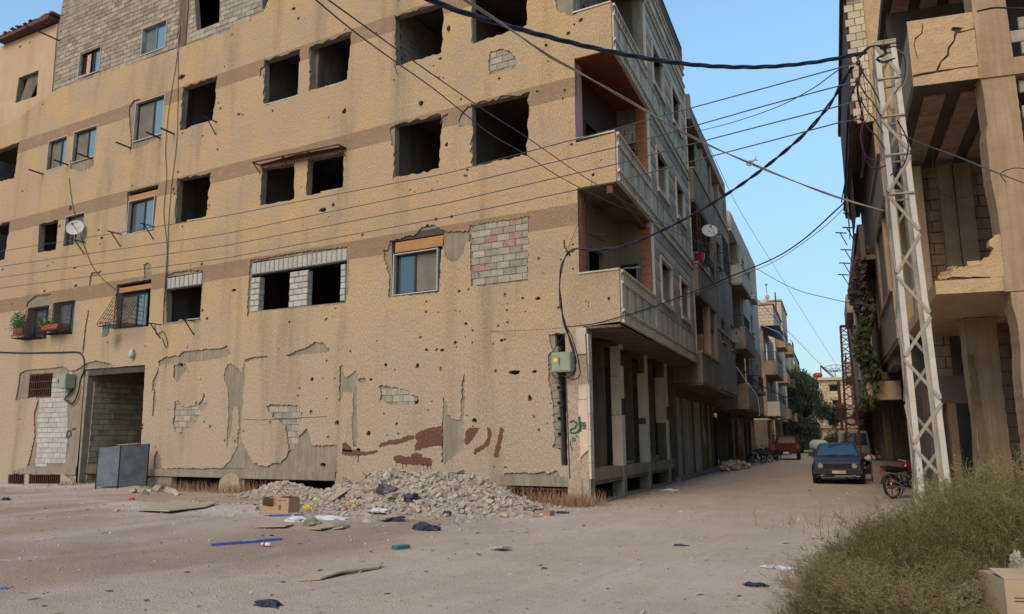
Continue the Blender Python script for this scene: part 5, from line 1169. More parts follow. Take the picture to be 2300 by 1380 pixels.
# wiry weeds right foreground
mWeed = mat('dry_green_weed', (.11, .11, .032), (.21, .18, .065), 2.2, rough=.8, c3=(.20, .15, .06))
mWeed2 = mat('brown_twig', (.15, .085, .045), (.20, .13, .07), 4, rough=.9)
def weedmesh(seed, n, R_, H, dry=.12):
    rd = random.Random(seed); g_ = MB(); d_ = MB()
    rv = lambda a, b=None: Vector((rd.uniform(-1, 1), rd.uniform(-1, 1), rd.uniform(-1 if b is None else b, 1))) * a
    def limb(M, p, d, ln, w, seg, wob):
        L = [p]
        for k in range(seg): d = (d + rv(wob)).normalized(); L.append(L[-1] + d * ln / seg)
        if w > .0018: M.tube(L, [w * (1 - .7 * k / seg) for k in range(seg + 1)], 3, cap=False)
        else:
            x = d.orthogonal().normalized() * w
            for k in range(seg): q = len(M.v); M.v += [tuple(L[k] - x), tuple(L[k] + x), tuple(L[k+1])]; M.f.append((q, q+1, q+2))
        return L, d
    def leafy(M, L, k_):
        for q in range(k_):
            i = rd.randrange(len(L) - 1); c = L[i].lerp(L[i+1], rd.random()); dd = rv(1, -.3).normalized() * rd.uniform(.012, .03); x = dd.orthogonal().normalized() * rd.uniform(.003, .006); q0 = len(M.v)
            M.v += [tuple(c - x), tuple(c + x), tuple(c + dd)]; M.f.append((q0, q0+1, q0+2))
    for i in range(n):
        a = rd.uniform(0, 2 * PI); el = rd.uniform(.08, 1.0) ** .8; r = rd.random() * .45 * R_
        p = Vector((math.cos(a) * r, math.sin(a) * r, 0)); d = Vector((math.cos(a) * (1 - el * .8), math.sin(a) * (1 - el * .8), .25 + el)).normalized()
        ln = H * rd.uniform(.5, 1.0) * (1.05 - .25 * abs(el - .5)); M = d_ if rd.random() < dry else g_
        L, d2 = limb(M, p, d, ln, rd.uniform(.003, .006), 6, .28)
        for k in range(9):
            f_ = rd.uniform(.15, 1); i_ = min(5, int(f_ * 6)); o_ = L[i_].lerp(L[i_+1], f_ * 6 - i_) if i_ < 6 else L[6]
            M2 = M if rd.random() < .9 else d_
            L2, d3 = limb(M2, o_, (d + rv(.95, -.5)).normalized(), ln * rd.uniform(.15, .38), .0020, 3, .35); leafy(M2, L2, 6)
            for q in range(4):
                j_ = rd.randrange(3); L3, _ = limb(M2, L2[j_].lerp(L2[j_+1], rd.random()), (d3 + rv(1.0, -.5)).normalized(), rd.uniform(.04, .12), .0016, 2, .4); leafy(M2, L3, 6)
    return g_, d_
WEEDS = []
for s_ in range(3):
    g_, d_ = weedmesh(s_ + 5, 210, 1.0, 1.0, .07); r_ = []
    for M, nm, mm in ((g_, 'green_stems', mWeed), (d_, 'dry_stems', mWeed2)):
        me = bpy.data.meshes.new(nm); me.from_pydata(M.v, [], M.f); me.materials.append(mm); r_.append((nm, me))
    WEEDS.append(r_)
def weed(k, loc, sx, sz, rot, label, group='wiry weed bushes at right'):
    T = thing('weed_bush', label, 'bush', tuple(loc), group); T.scale = (sx, sx, sz); T.rotation_euler.z = rot
    for nm, me in WEEDS[k]:
        o = bpy.data.objects.new(nm, me); C.objects.link(o); o.parent = T
    return T
def gp(u, v, D): p = onD(u, v, D); return Vector((p.x, p.y, 0))
# ================================================================== ground
def bump(x, y, cx, cy, h, sx, sy): return h * math.exp(-((x - cx) / sx) ** 2 - ((y - cy) / sy) ** 2)
HEAPS = [(-4.9, -1.6, .58, 1.1, 1.2), (-2.8, -1.7, .62, 1.3, 1.3), (-3.8, -2.8, .28, 2.3, 1.3), (-6.4, -2.4, .22, 1.2, 1.2), (-9.6, -.9, .34, 1.1, .6), (-8.2, -1.5, .20, 1.6, .8), (-1.5, -2.6, .18, 1.1, 1.0)]
def heap(x, y): return sum(bump(x, y, *h) for h in HEAPS)
def gz(x, y, fine=True):
    n1 = noise.noise(Vector((x * .35, y * .35, 0))) * .035
    z = n1
    wq = x * Rr.x + y * Rr.y; tq = x * S.x + y * S.y
    if tq < 1:      # shallow wheel ruts curving out of the side street
        for c0 in (1.6, 3.1, 4.4): z -= .022 * math.exp(-((wq + max(0, -tq - 3) * .22 - c0 + .25 * math.sin(tq * .5 + c0)) / .22) ** 2)
    if fine: z += noise.noise(Vector((x * 1.7, y * 1.7, 5))) * .012 + noise.noise(Vector((x * 6, y * 6, 9))) * .004
    p = Vector((x, y, 0)); w = p.dot(Rr); t = p.dot(S)
    if t > 1: z *= .35
    if y > -.3 and x < 0: z = z * .3 - .03
    z += bump(x, y, 8.4, -8.5, .22, 1.5, 3.5) + bump(x, y, -18.2, -.5, .20, 2.2, .9) + bump(x, y, -27, -1.5, .06, 8, 1.0)
    return z
xs = sorted(set([-70 + i * 4 for i in range(10)] + [-32 + i * .3 for i in range(60)] + [-14 + i * .16 for i in range(160)] + [11.6 + i * .8 for i in range(10)] + [22, 30, 45, 70]))
ys = sorted(set([-40, -30, -25, -21] + [-19 + i * .13 for i in range(150)] + [.6 + i * .5 for i in range(50)] + [26 + i * 2 for i in range(20)] + [70, 80, 95, 110, 130, 160]))
v = []; fc_ = []; att = []
for y in ys:
    for x in xs:
        v.append((x, y, gz(x, y))); p = Vector((x, y, 0)); w = p.dot(Rr); t = p.dot(S)
        # compacted road: down the street and curving to lower left of the place
        c_ = 3.6 + max(0, -t - 3) * .0; hw = 3.3 + max(0, -t - 4) * .16
        d = abs(w - c_ + max(0, -t - 6) * .12) - hw + noise.noise(Vector((x * .5, y * .5, 2))) * .9
        att.append(max(0, min(1, .5 - d / 1.4)))
nx = len(xs)
for j in range(len(ys) - 1):
    for i in range(nx - 1): k = j * nx + i; fc_.append((k, k+1, k+nx+1, k+nx))
me = bpy.data.meshes.new('ground'); me.from_pydata(v, [], fc_); at_ = me.attributes.new('road', 'FLOAT', 'POINT'); at_.data.foreach_set('value', att); ap = me.attributes.new('apron', 'FLOAT', 'POINT'); ap.data.foreach_set('value', [max(0, min(.85, (.9 - abs(q[1] + 1.2 + noise.noise(Vector((q[0] * .4, q[1], 0))) * .8) * .8))) * (1 if q[0] < -21 else max(0, 1 - (q[0] + 21) / 3)) + 1.0 * max(0, min(.8, 1.2 - math.hypot((q[0] + 8.5) / 3.8, (q[1] + 4.9) / 1.3) + noise.noise(Vector((q[0], q[1], 4))) * .5)) for q in v])
for p in me.polygons: p.use_smooth = True
mG = mat('sandy_ground', (.36, .245, .17), (.30, .205, .145), .6, bump=.9, bscale=38, rough=.97, c3=(.50, .43, .345), bdist=.035)
n = mG.node_tree.nodes; l = mG.node_tree.links; pb = n['Principled BSDF']; base = pb.inputs['Base Color'].links[0].from_socket
an = n.new('ShaderNodeAttribute'); an.attribute_name = 'road'
def mixc(f, a, b):
    x = n.new('ShaderNodeMix'); x.data_type = 'RGBA'
    (l.new(f, x.inputs['Factor'])); 
    for s_, v_ in ((x.inputs['A'], a), (x.inputs['B'], b)):
        if hasattr(v_, 'links'): l.new(v_, s_)
        else: s_.default_value = rgb(v_)
    return x.outputs['Result']
def nz(sc_, lo, hi, det=6, scl=None):
    g_ = n.new('ShaderNodeNewGeometry'); t_ = n.new('ShaderNodeTexNoise'); t_.inputs['Scale'].default_value = sc_; t_.inputs['Detail'].default_value = det; t_.inputs['Roughness'].default_value = .65
    if scl:
        mp_ = n.new('ShaderNodeMapping'); mp_.inputs['Scale'].default_value = scl; mp_.inputs['Rotation'].default_value = (0, 0, .35); l.new(g_.outputs['Position'], mp_.inputs['Vector']); l.new(mp_.outputs[0], t_.inputs['Vector'])
    else: l.new(g_.outputs['Position'], t_.inputs['Vector'])
    r_ = n.new('ShaderNodeMapRange'); r_.inputs['From Min'].default_value = lo; r_.inputs['From Max'].default_value = hi; l.new(t_.outputs['Fac'], r_.inputs['Value']); return r_.outputs['Result']
roadc = mixc(nz(.9, .4, .6), (.43, .325, .235), (.49, .37, .265))
c = mixc(an.outputs['Fac'], base, roadc)
mm_ = n.new('ShaderNodeMath'); mm_.operation = 'MULTIPLY'; l.new(nz(.55, .5, .72, 5, (1, .3, 1)), mm_.inputs[0]); mm_.inputs[1].default_value = .7
c = mixc(mm_.outputs[0], c, (.52, .43, .34))
mt = n.new('ShaderNodeMath'); mt.operation = 'MULTIPLY'; l.new(nz(2.2, .52, .66, 4, (3.5, .12, 1)), mt.inputs[0]); mt.inputs[1].default_value = .35
c = mixc(mt.outputs[0], c, (.36, .28, .21))         # wheel and drag marks along the road
at2 = n.new('ShaderNodeAttribute'); at2.attribute_name = 'apron'
c = mixc(at2.outputs['Fac'], c, (.56, .52, .45))           # drifts of pale cement dust
mm2 = n.new('ShaderNodeMath'); mm2.operation = 'MULTIPLY'; l.new(nz(9, .62, .70, 3), mm2.inputs[0]); mm2.inputs[1].default_value = .65
c = mixc(mm2.outputs[0], c, (.20, .15, .11))           # damp crumbs, litter stains
mm3 = n.new('ShaderNodeMath'); mm3.operation = 'MULTIPLY'; l.new(nz(45, .60, .66, 2), mm3.inputs[0]); mm3.inputs[1].default_value = .5
c = mixc(mm3.outputs[0], c, (.55, .48, .38))
l.new(c, pb.inputs['Base Color']); me.materials.append(mG)
o = bpy.data.objects.new('ground', me); C.objects.link(o); tag(o, kind='structure')
MB().quadbox([Vector((x, y, z)) for x in (-900, 900) for y in (-600, 1200) for z in (-.5, -.25)]).build('terrain', mG)['kind'] = 'structure'

# rubble heap : a mound with thousands of broken pieces on it
mRub = mat('rubble', (.32, .26, .195), (.43, .355, .27), 7, bump=.6, bscale=40, rough=.97, c3=(.33, .26, .19)); mRubD = mat('rubble_dust', (.34, .285, .225), (.39, .335, .265), 3, bump=1.0, bscale=40, rough=.97)
v = []; fc_ = []; NX, NY = 150, 66
for j in range(NY):
    for i in range(NX):
        x = -12 + i * 12.3 / NX; y = -6.6 + j * 6.56 / NY; h = heap(x, y); v.append((x, y, gz(x, y) + h * (1 + .25 * noise.noise(Vector((x * 2, y * 2, 1)))) + noise.noise(Vector((x * 7, y * 7, 3))) * .05 * min(1, h * 5) - .05))
for j in range(NY - 1):
    for i in range(NX - 1): k = j * NX + i; fc_.append((k, k+1, k+NX+1, k+NX))
T = thing('rubble_heap', 'long heap of broken plaster, blocks and dust piled against the wall of the shelled building', 'rubble heap', (-3.5, -2, 0))
me = bpy.data.meshes.new('mound'); me.from_pydata(v, [], fc_); me.materials.append(mRubD); o = bpy.data.objects.new('mound', me); C.objects.link(o); adopt(o, T); o['kind'] = 'stuff'
rd = random.Random(2); M = MB()
def chunk(M, p, s_, rd):
    a = Vector((rd.gauss(0, 1), rd.gauss(0, 1), rd.gauss(0, 1))).normalized(); b_ = a.orthogonal().normalized(); c = a.cross(b_); sx, sy, sz = s_ * rd.uniform(.6, 1.4), s_ * rd.uniform(.5, 1.1), s_ * rd.uniform(.3, .8)
    M.quadbox([p + a * (i * sx * rd.uniform(.6, 1)) + b_ * (j * sy * rd.uniform(.6, 1)) + c * (k * sz * rd.uniform(.6, 1)) for i in (-1, 1) for j in (-1, 1) for k in (-1, 1)])
cnt = 0
while cnt < 15000:
    x = rd.uniform(-11.5, .5); y = rd.uniform(-6.4, -.1); h = heap(x, y)
    if rd.random() > h * 2.6 + .03: continue
    s_ = .008 + .075 * rd.random() ** 5; chunk(M, Vector((x, y, gz(x, y) + h * (1 + .25 * noise.noise(Vector((x * 2, y * 2, 1)))) - .03 + s_ * .2)), s_, rd); cnt += 1
tag(M.build('broken_pieces', mRub, T), kind='stuff')
mRubG = mat('grey_rubble', (.25, .22, .19), (.34, .30, .25), 5, bump=.5, bscale=40, rough=.97)
for i in range(60):
    while True:
        x = rd.uniform(-8, -.2); y = rd.uniform(-4.6, -.4); h = heap(x, y)
        if rd.random() < h * 1.4: break
    s_ = rd.uniform(.045, .10); m_ = MB(); chunk(m_, Vector((x, y, gz(x, y) + h + s_ * .15)), s_, rd); m_.build('rubble_block', rd.choice([mRub, mRub, mRubG, mBlockW]), T)
for i in range(22):
    while True:
        x = rd.uniform(-6.5, -.8); y = rd.uniform(-4.0, -.6); h = heap(x, y)
        if rd.random() < h * 1.6: break
    c_ = Vector((x, y, gz(x, y) + h + .03)); a_ = Vector((rd.uniform(-1, 1), rd.uniform(-1, 1), rd.uniform(-.25, .25))).normalized(); b_ = a_.cross(Vector((rd.uniform(-.3, .3), rd.uniform(-.3, .3), 1))).normalized(); n_ = a_.cross(b_)
    L1, L2, L3 = rd.uniform(.10, .24), rd.uniform(.07, .15), rd.uniform(.02, .05)
    MB().quadbox([c_ + a_ * L1 * i1 * rd.uniform(.75, 1) + b_ * L2 * j1 * rd.uniform(.75, 1) + n_ * L3 * k1 for i1 in (-1, 1) for j1 in (-1, 1) for k1 in (-1, 1)]).build('broken_slab', rd.choice([mRub, mRubG, mBlock]), T)
for i in range(6):
    x = rd.uniform(-6, -1.2); y = rd.uniform(-3.2, -.8); c_ = Vector((x, y, gz(x, y) + heap(x, y))); P_ = [c_]
    for k in range(5): P_.append(P_[-1] + Vector((rd.uniform(-.12, .22), rd.uniform(-.15, .1), rd.uniform(-.02, .12) if k < 3 else rd.uniform(-.1, .03))))
    MB().tube(P_, .007, 5).build('reinforcing_bar', mRust, T)
M = MB(); cnt = 0
while cnt < 15000:    # loose stones and crumbs over the sand and the lane
    x = rd.uniform(-26, 10); y = rd.uniform(-14, 14); dd = heap(x, y)
    p = Vector((x, y, 0)); t = p.dot(S); w = p.dot(Rr)
    if y > -.1 and w < .4: continue
    pr = .25 + (.6 if y > -2 and y < 0 else 0) + (.5 if w > 7 or (t > 0 and w < 1.6) else 0)
    if rd.random() > pr: continue
    s_ = .004 + .024 * rd.random() ** 7; chunk(M, Vector((x, y, gz(x, y) + s_ * .2)), s_, rd); cnt += 1
tag(M.build('gravel', mRub), 'loose stones and crumbs of plaster scattered over the sand', 'gravel', kind='stuff')
for nm, (u, v_, D), s_ in (('pale rough stone lump at the wall foot beside the dark basement opening', (522,1105,27), .0),): pass

M = MB(); rdl = random.Random(77); M2 = MB()
for i in range(5200):   # flat scraps, crumbs and leaves trodden into the sand
    x = rdl.uniform(-24, 10); y = rdl.uniform(-14, 10); w = Vector((x, y, 0)).dot(Rr)
    if y > -.2 and w < .2: continue
    if w > 1.5 and w < 6.5 and rdl.random() < .6: continue
    s_ = .008 + .055 * rdl.random() ** 5; c_ = Vector((x, y, gz(x, y) + heap(x, y) + .006)); a_ = rdl.uniform(0, 6.28); d1 = Vector((math.cos(a_), math.sin(a_), rdl.uniform(-.15, .3))) * s_; d2 = Vector((-math.sin(a_), math.cos(a_), rdl.uniform(-.1, .3))) * s_ * rdl.uniform(.2, .7)
    T_ = M if rdl.random() < .7 else M2; k = len(T_.v); T_.v += [tuple(c_ - d1 - d2), tuple(c_ + d1 - d2), tuple(c_ + d1 * .8 + d2), tuple(c_ - d1 * .6 + d2)]; T_.f.append((k, k+1, k+2, k+3))
tag(M.build('ground_litter', mat('dark_scraps', (.07, .055, .045), (.13, .105, .085), 30, rough=.95)), 'small dark scraps and crumbs trodden into the sand and road', 'litter', kind='stuff')
tag(M2.build('ground_litter', mat('pale_scraps', (.50, .46, .40), (.38, .32, .25), 30, rough=.9)), 'small pale paper and plaster scraps strewn over the sand', 'litter', kind='stuff')

# ================================================================== litter and loose things
mCard = mat('cardboard', (.34, .20, .11), (.39, .24, .14), 4, rough=.85, stain=(.2, .12, .07), stain_amt=.3); mCardF = mat('flat_cardboard', (.34, .26, .175), (.39, .31, .21), 4, rough=.9)
mBag = mat('black_plastic_bag', (.012, .015, .028), (.03, .035, .05), 6, rough=.35, bump=.8, bscale=30); mWhiteB = mat('white_plastic_bag', (.45, .44, .43), (.55, .54, .52), 6, rough=.4, bump=.5, bscale=25)
mBlue = mat('blue_plastic', (.045, .085, .30), (.06, .11, .36), 5, rough=.4); mRedP = mat('red_plastic', (.45, .03, .035), None, rough=.4); mTeal = mat('teal_plastic', (.02, .16, .13), None, rough=.4)
def gpt(u, v): p = onG(u, v); return Vector((p.x, p.y, gz(p.x, p.y)))
def onheap(u, v):
    d = _r(u, v); t = 6.0
    while t < 45:
        p = CAM + d * t
        if p.z < gz(p.x, p.y) + heap(p.x, p.y): return p
        t += .04
    return gpt(u, v)
def crumple(c, r, seed, flat=.6, n=3):
    bm = bmesh.new(); bmesh.ops.create_icosphere(bm, subdivisions=n, radius=1)
    for q in bm.verts:
        k = 1 + .55 * noise.noise(q.co * 2.2 + Vector((seed * 3.1, 0, 0))) + .35 * noise.noise(q.co * 6 + Vector((seed, 0, 0))); q.co = Vector((q.co.x * r[0] * k, q.co.y * r[1] * k, max(-.1, q.co.z) * r[2] * k)) + c
    m = MB(); m.v = [tuple(q.co) for q in bm.verts]; m.f = [tuple(q.index for q in f_.verts) for f_ in bm.faces]; bm.free(); return m
def lump(name, u, v, r, m, label, cat, hp=False, seed=0, grp=None):
    c = (onheap if hp else gpt)(u, v); return put(name, crumple(c, r, seed or u), m, label, cat, grp)
# open cardboard box
p = gpt(618, 1153); T = thing('cardboard_box', 'open brown cardboard box with a torn front lying before the rubble heap', 'box', tuple(p))
a = WX.copy(); a.rotate(Matrix.Rotation(.12, 3, 'Z')); b_ = Vector((-a.y, a.x, 0)); fx = lambda x, z, y: p + a * x * .74 + b_ * y * .74 + Z * z * .85
MB().box(fx, -.52, -.50, 0, .42, 0, .5).build('side_wall', mCard, T); MB().box(fx, -.5, .5, 0, .42, .5, .52).build('back_wall', mCard, T)
MB().poly(lambda x, z, d: fx(x, z, d), jag([(-.52, 0), (-.52, .38), (-.48, .20), (-.1, .17), (.02, .24), (.03, .42), (.5, .42), (.5, 0)], .006, .1), [], -.01, .01).build('front_wall', mCard, T)
MB().box(fx, .48, .5, 0, .42, 0, .5).build('side_wall', mCard, T); MB().box(fx, -.5, .48, 0, .02, 0, .5).build('bottom', mCard, T); MB().quadbox([fx(x, z + q, y) for x, z in ((-.25, .40), (.5, .47)) for y in (.02, .5) for q in (0, .012)]).build('flap', mCardF, T)
for i in range(5): MB().box(fx, .12 + i * .06, .15 + i * .06, .33, .36, -.014, -.0105).build('printed_mark', mInk, T)
for i in range(6): MB().box(fx, .12, .22, .10 + i * .022, .112 + i * .022, -.014, -.0105).build('printed_mark', mInk, T)
def strip(name, A_, B_, w, h, m, label, cat, hp=False):
    P = onheap if hp else gpt; p0 = P(*A_); p1 = P(*B_); return put(name, MB().bar(p0 + Z * h * .6, p1 + Z * h * .6, w, h), m, label, cat)
T = strip('plastic_strip', (474,1226), (632,1214), .09, .035, mBlue, 'long blue printed plastic strip lying alone on the sand in front', 'plastic strip')
p0 = gpt(545, 1221) + Z * .045; p1 = gpt(580, 1218) + Z * .045; o = MB().bar(p0, p1, .04, .006).build('white_print', mWhiteB, T); adopt(o, T) if False else None
strip('plastic_strip', (604,1160), (690,1158), .10, .035, mBlue, 'shorter blue plastic strip right in front of the cardboard box', 'plastic strip')
lump('plastic_bag', 691, 1146, (.13,.1,.13), mYel, 'small bright yellow plastic bag beside the heap, right of the cardboard box', 'bag', seed=3)
lump('plastic_bag', 664, 1144, (.08,.06,.06), mat('sky_blue_plastic', (.03, .27, .42), None, rough=.4), 'sky blue scrap of plastic between the cardboard box and the yellow bag', 'bag')
lump('rubbish_bag', 954, 1192, (.27,.16,.12), mBag, 'shiny black rubbish bag lying apart in front of the heap', 'bag', seed=8)
lump('rubbish_bag', 896, 1174, (.2,.12,.09), mBag, 'black rubbish bag at the foot of the heap beside a flat board', 'bag', seed=5)
lump('rubbish_bag', 868, 1106, (.28,.18,.20), mat('dark_purple_bag', (.06, .05, .06), (.10, .08, .09), 5, rough=.4, bump=.6, bscale=20), 'dark purplish rubbish bag high on the left part of the heap', 'bag', True, 6)
lump('rubbish_bag', 925, 1125, (.2,.13,.15), mBag, 'black bag with a pale block lying against it in the middle of the heap', 'bag', True, 7)
lump('rubbish_bag', 1004, 1155, (.09,.07,.07), mBag, 'tiny black bag near the lower edge of the heap, right part', 'bag', True, 9)
lump('rubbish_bag', 1210, 1154, (.18,.12,.10), mBag, 'black rubbish bag at the far right end of the heap beside a broken brick', 'bag', False, 4)
lump('rubbish_bag', 1262, 1153, (.17,.1,.05), mBag, 'flat black bag at the wall corner, right of the heap', 'bag', False, 11)
lump('plastic_bag', 665, 1170, (.25,.15,.10), mWhiteB, 'white bag with blue edge in the litter before the box', 'bag', False, 12)
lump('plastic_sheet', 740, 1165, (.5,.16,.07), mWhiteB, 'spread white plastic sheet in the litter left of the black bag', 'bag', False, 13)
lump('litter_bundle', 700, 1180, (.22,.16,.12), mat('green_brown_litter', (.16, .14, .09), (.22, .19, .12), 9, rough=.8, bump=.8), 'crumpled green brown litter bundle in front of the strips', 'litter', False, 14)
lump('wrapper', 775, 1150, (.16,.08,.14), mat('dark_red_pack', (.13, .015, .018), (.28, .10, .05), 12, rough=.4), 'dark red printed wrapper at the left foot of the heap', 'wrapper', False, 15)
lump('plastic_bag', 795, 1133, (.16,.1,.08), mat('dull_yellow_bag', (.42, .30, .11), None, rough=.5), 'dull yellow bag on the left slope of the heap', 'bag', True, 16)
lump('plastic_bag', 850, 1150, (.25,.12,.08), mWhiteB, 'torn white bag low on the heap, left of centre', 'bag', True, 17)
lump('plastic_sheet', 1150, 1100, (.35,.12,.14), mat('clear_sheet', (.36, .33, .30), None, rough=.35), 'dusty clear plastic sheet on the right end of the heap', 'sheet', True, 18)
lump('plastic_sheet', 1194, 1120, (.1,.08,.2), mWhiteB, 'upright scrap of clear plastic in the dry grass by the mesh grille', 'sheet', False, 19)
p = gpt(586, 1228); T = thing('plastic_bottle', 'crushed clear bottle with red cap and red label beside the blue strip', 'bottle', tuple(p)); MB().tube([p + WX * q + Z * .04 for q in (0, .03, .06, .17, .2)], [.012, .025, .03, .03, .018], 8).build('body', mWhiteB, T); MB().tube([p + WX * q + Z * .04 for q in (.07, .11)], .032, 8).build('label', mRedP, T); MB().tube([p + WX * q + Z * .04 for q in (-.03, 0)], .014, 8).build('cap', mRedP, T)
strip('folded_bag', (886,1236), (915,1232), .14, .05, mTeal, 'folded teal green plastic bag on the sand', 'bag')
lump('litter_scrap', 295, 1124, (.11,.07,.07), mRedP, 'small crumpled red scrap on the sand at left', 'litter', seed=2); lump('litter_scrap', 12, 1125, (.16,.1,.07), mBag, 'black scrap of rag at the far left edge of the sand', 'litter', seed=2)
lump('litter_scrap', 600, 1363, (.16,.09,.05), mBag, 'flat dark rag at the bottom edge of the picture', 'litter', seed=5); lump('litter_scrap', 8, 1325, (.06,.04,.02), mBlue, 'tiny blue scrap on the ground at bottom left', 'litter')
lump('litter_scrap', 1745, 1280, (.20,.07,.04), mWhiteB, 'white and red wrapper lying by the weed bush', 'litter', seed=6); lump('litter_scrap', 1696, 1320, (.12,.06,.04), mBag, 'small dark rag near the weed bush, below the white wrapper', 'litter', seed=7)
lump('litter_scrap', 1530, 1225, (.12,.05,.03), mBag, 'thin dark scrap in the middle of the road', 'litter', seed=8); lump('litter_scrap', 1185, 1150, (.05,.05,.03), mBag, 'dark crumb of rag at the heap edge near the bricks', 'litter', seed=9)
lump('litter_scrap', 336, 1105, (.1,.05,.05), mWhiteB, 'white paper scrap on the weeds by the sheet metal screen', 'litter', seed=10); lump('plastic_bottle', 1505, 1103, (.28,.08,.06), mWhiteB, 'bluish plastic bottle lying by the shutter plinth', 'bottle', seed=11)
def sheet(pts, m, label, name='cardboard_sheet', up_=.03, hp=False, cat='cardboard'):
    P = [(onheap if hp else gpt)(*q) + Z * (up_ + .03 * (i % 2)) for i, q in enumerate(pts)]; mb_ = MB(); k = len(P); mb_.v = [tuple(q) for q in P] + [tuple(q - Z * .02) for q in P]; mb_.f = [tuple(range(k)), tuple(range(2*k-1, k-1, -1))] + [(i, (i+1) % k, k + (i+1) % k, k + i) for i in range(k)]
    return put(name, mb_, m, label, cat)
sheet([(305,1150),(380,1155),(460,1143),(492,1133),(440,1135),(400,1128)], mCardF, 'bent flat cardboard sheet alone on the sand at left', up_=.05)
sheet([(670,1302),(700,1288),(790,1282),(860,1268),(852,1276),(770,1290),(720,1302)], mCardF, 'long torn strip of pale cardboard on the sand in the foreground')
sheet([(690,1190),(720,1196),(755,1187),(735,1180)], mCardF, 'small flat cardboard piece in front of the litter'); sheet([(746,1192),(770,1193),(787,1184),(770,1187)], mCardF, 'second small cardboard piece, just right of the first, with a raised edge')
sheet([(572,1186),(600,1178),(660,1180),(640,1188)], mCardF, 'dusty flat board left of the litter bundle'); sheet([(1098,1236),(1125,1231),(1150,1236),(1130,1240)], mCardF, 'curled dark edged board scraps on the sand right of the bags', up_=.05)
sheet([(848,1173),(885,1163),(892,1170),(865,1177)], mCardF, 'flat board leaning at the foot of the heap beside the black bag', up_=.06); sheet([(735,1128),(765,1105),(790,1100),(750,1130)], mCardF, 'greenish plank of board on the left slope of the heap', up_=.05, hp=True)
sheet([(750,1145),(800,1135),(795,1148),(760,1152)], mat('pale_green_board', (.22, .26, .18), None, rough=.8), 'pale green board piece in the litter at the heap foot', up_=.06)
sheet([(600,1148),(660,1150),(680,1158),(590,1158)], mCardF, 'thin dark board under the cardboard box', up_=.01); sheet([(885,1108),(950,1108),(945,1112),(895,1112)], mCardF, 'narrow board lying across the upper middle of the heap', up_=.05, hp=True)
p = gpt(1222, 1158); put('brick', MB().box(lambda x, z, d: p + WX * x + Z * z + WY * d, -.18, .2, 0, .1, -.1, .1, j=.01), mRedBlk, 'broken reddish hollow brick at the right end of the heap', 'brick')
p = gpt(345, 1078); T = thing('concrete_block', 'grey block standing on a slab beside the sheet metal screen', 'block', tuple(p)); MB().box(lambda x, z, d: p + WX * x + Z * z + WY * d, -.1, .28, .1, .42, -.1, .15, j=.01).build('body', mRubG, T); MB().box(lambda x, z, d: p + WX * x + Z * z + WY * d, -.2, .35, 0, .1, -.15, .2, j=.02).build('slab', mRubG, T)
for k, (u, v_) in enumerate(((300,1108),(325,1112),(350,1106),(378,1108),(395,1113))): p = gpt(u, v_); put('stone', (lambda m_: (chunk(m_, p + Z * .04, .17, rd), m_)[1])(MB()), mRub, ['flat pale stone nearest the screen','broken hollow block lying on the sand mound','rounded pale stone below the grey block','flat slab fragment in the green weeds','pale stone at the right of the weed patch'][k], 'stone')
# sheet metal screen
pl = Vector((onL(214,1000)[0], 0, 0)); yp = lambda u, v, y: onplane(u, v, Vector((0, y, 0)), Vector((0, 1, 0))); q0 = yp(216, 1084, -1.5); q1 = yp(265, 1083, -1.2); q2 = yp(330, 1068, -.35); q0.z = q1.z = q2.z = 0
T = thing('metal_screen', 'folded grey sheet metal screen standing before the dark entrance passage', 'screen', tuple(q0))
def hgt(p, v, u): d = _r(u, v); n_ = Vector((p.x - CAM.x, p.y - CAM.y)); return CAM.z + d.z * n_.length / Vector((d.x, d.y)).length
h0, h1, h2 = hgt(q0, 1007, 215), hgt(q1, 1001, 265), hgt(q2, 997, 330)
for A_, B_, ha, hb in ((q0, q1, h0, h1), (q1, q2, h1, h2)):
    k = (B_ - A_).normalized(); nn = Vector((k.y, -k.x, 0)) * .015
    MB().quadbox([A_ + Z * .12, A_ + Z * .12 + nn, A_ + Z * ha, A_ + Z * ha + nn, B_ + Z * .15, B_ + Z * .15 + nn, B_ + Z * hb, B_ + Z * hb + nn]).build('sheet', mGreyM, T)
for q, h in ((q0, h0), (q1, h1), (q2, h2)): MB().bar(q - Z * .1, q + Z * h, .04).build('post', mIron, T)
lt = (q1 + q2) / 2 + Z * h1; put('wood_scrap', MB().bar(lt - WX * .9 + Z * .02, lt + WX * .2 + Z * .06, .12, .02), mCardF, 'thin strip of board lying on top of the sheet metal screen', 'board')
# electric boxes
x, z = onL(1250, 795); x1, z1 = onL(1293, 836); T = thing('electric_box', 'sage green electric cabinet with a yellow tag on the corner of the building', 'electric box', (x, -.4, z1)); bz = [z, z1]
MB().box(FL, x, x1 - .0, z1, z, .04, .32).build('body', mBox, T); MB().box(FL, x + .03, x1 - .03, z1 + .03, z - .03, .321, .335).build('door', mBox, T)
MB().poly(FL, [(x + .10, z - .26), (x + .06, z - .20), (x + .09, z - .15), (x + .17, z - .15), (x + .2, z - .20), (x + .15, z - .26)], [], .336, .342).build('warning_tag', mYel, T); MB().bar(FL(x + .24, z - .15, .36), FL(x + .24, z - .32, .36), .02).build('handle', mWireG, T)
x, z = onL(149, 843); x1, z1 = onL(176, 872); T = thing('electric_box', 'weathered green electric cabinet beside the entrance passage at left', 'electric box', (x, -.4, z1)); MB().box(FL, x, x1 - .25, z1, z, .0, .38).build('body', mBox, T); MB().box(FL, x + .03, x1 - .3, z1 + .03, z - .03, .381, .39).build('door', mBox, T); MB().box(FL, x + .12, x + .2, z - .35, z - .2, .391, .393).build('printed_mark', mInk, T)
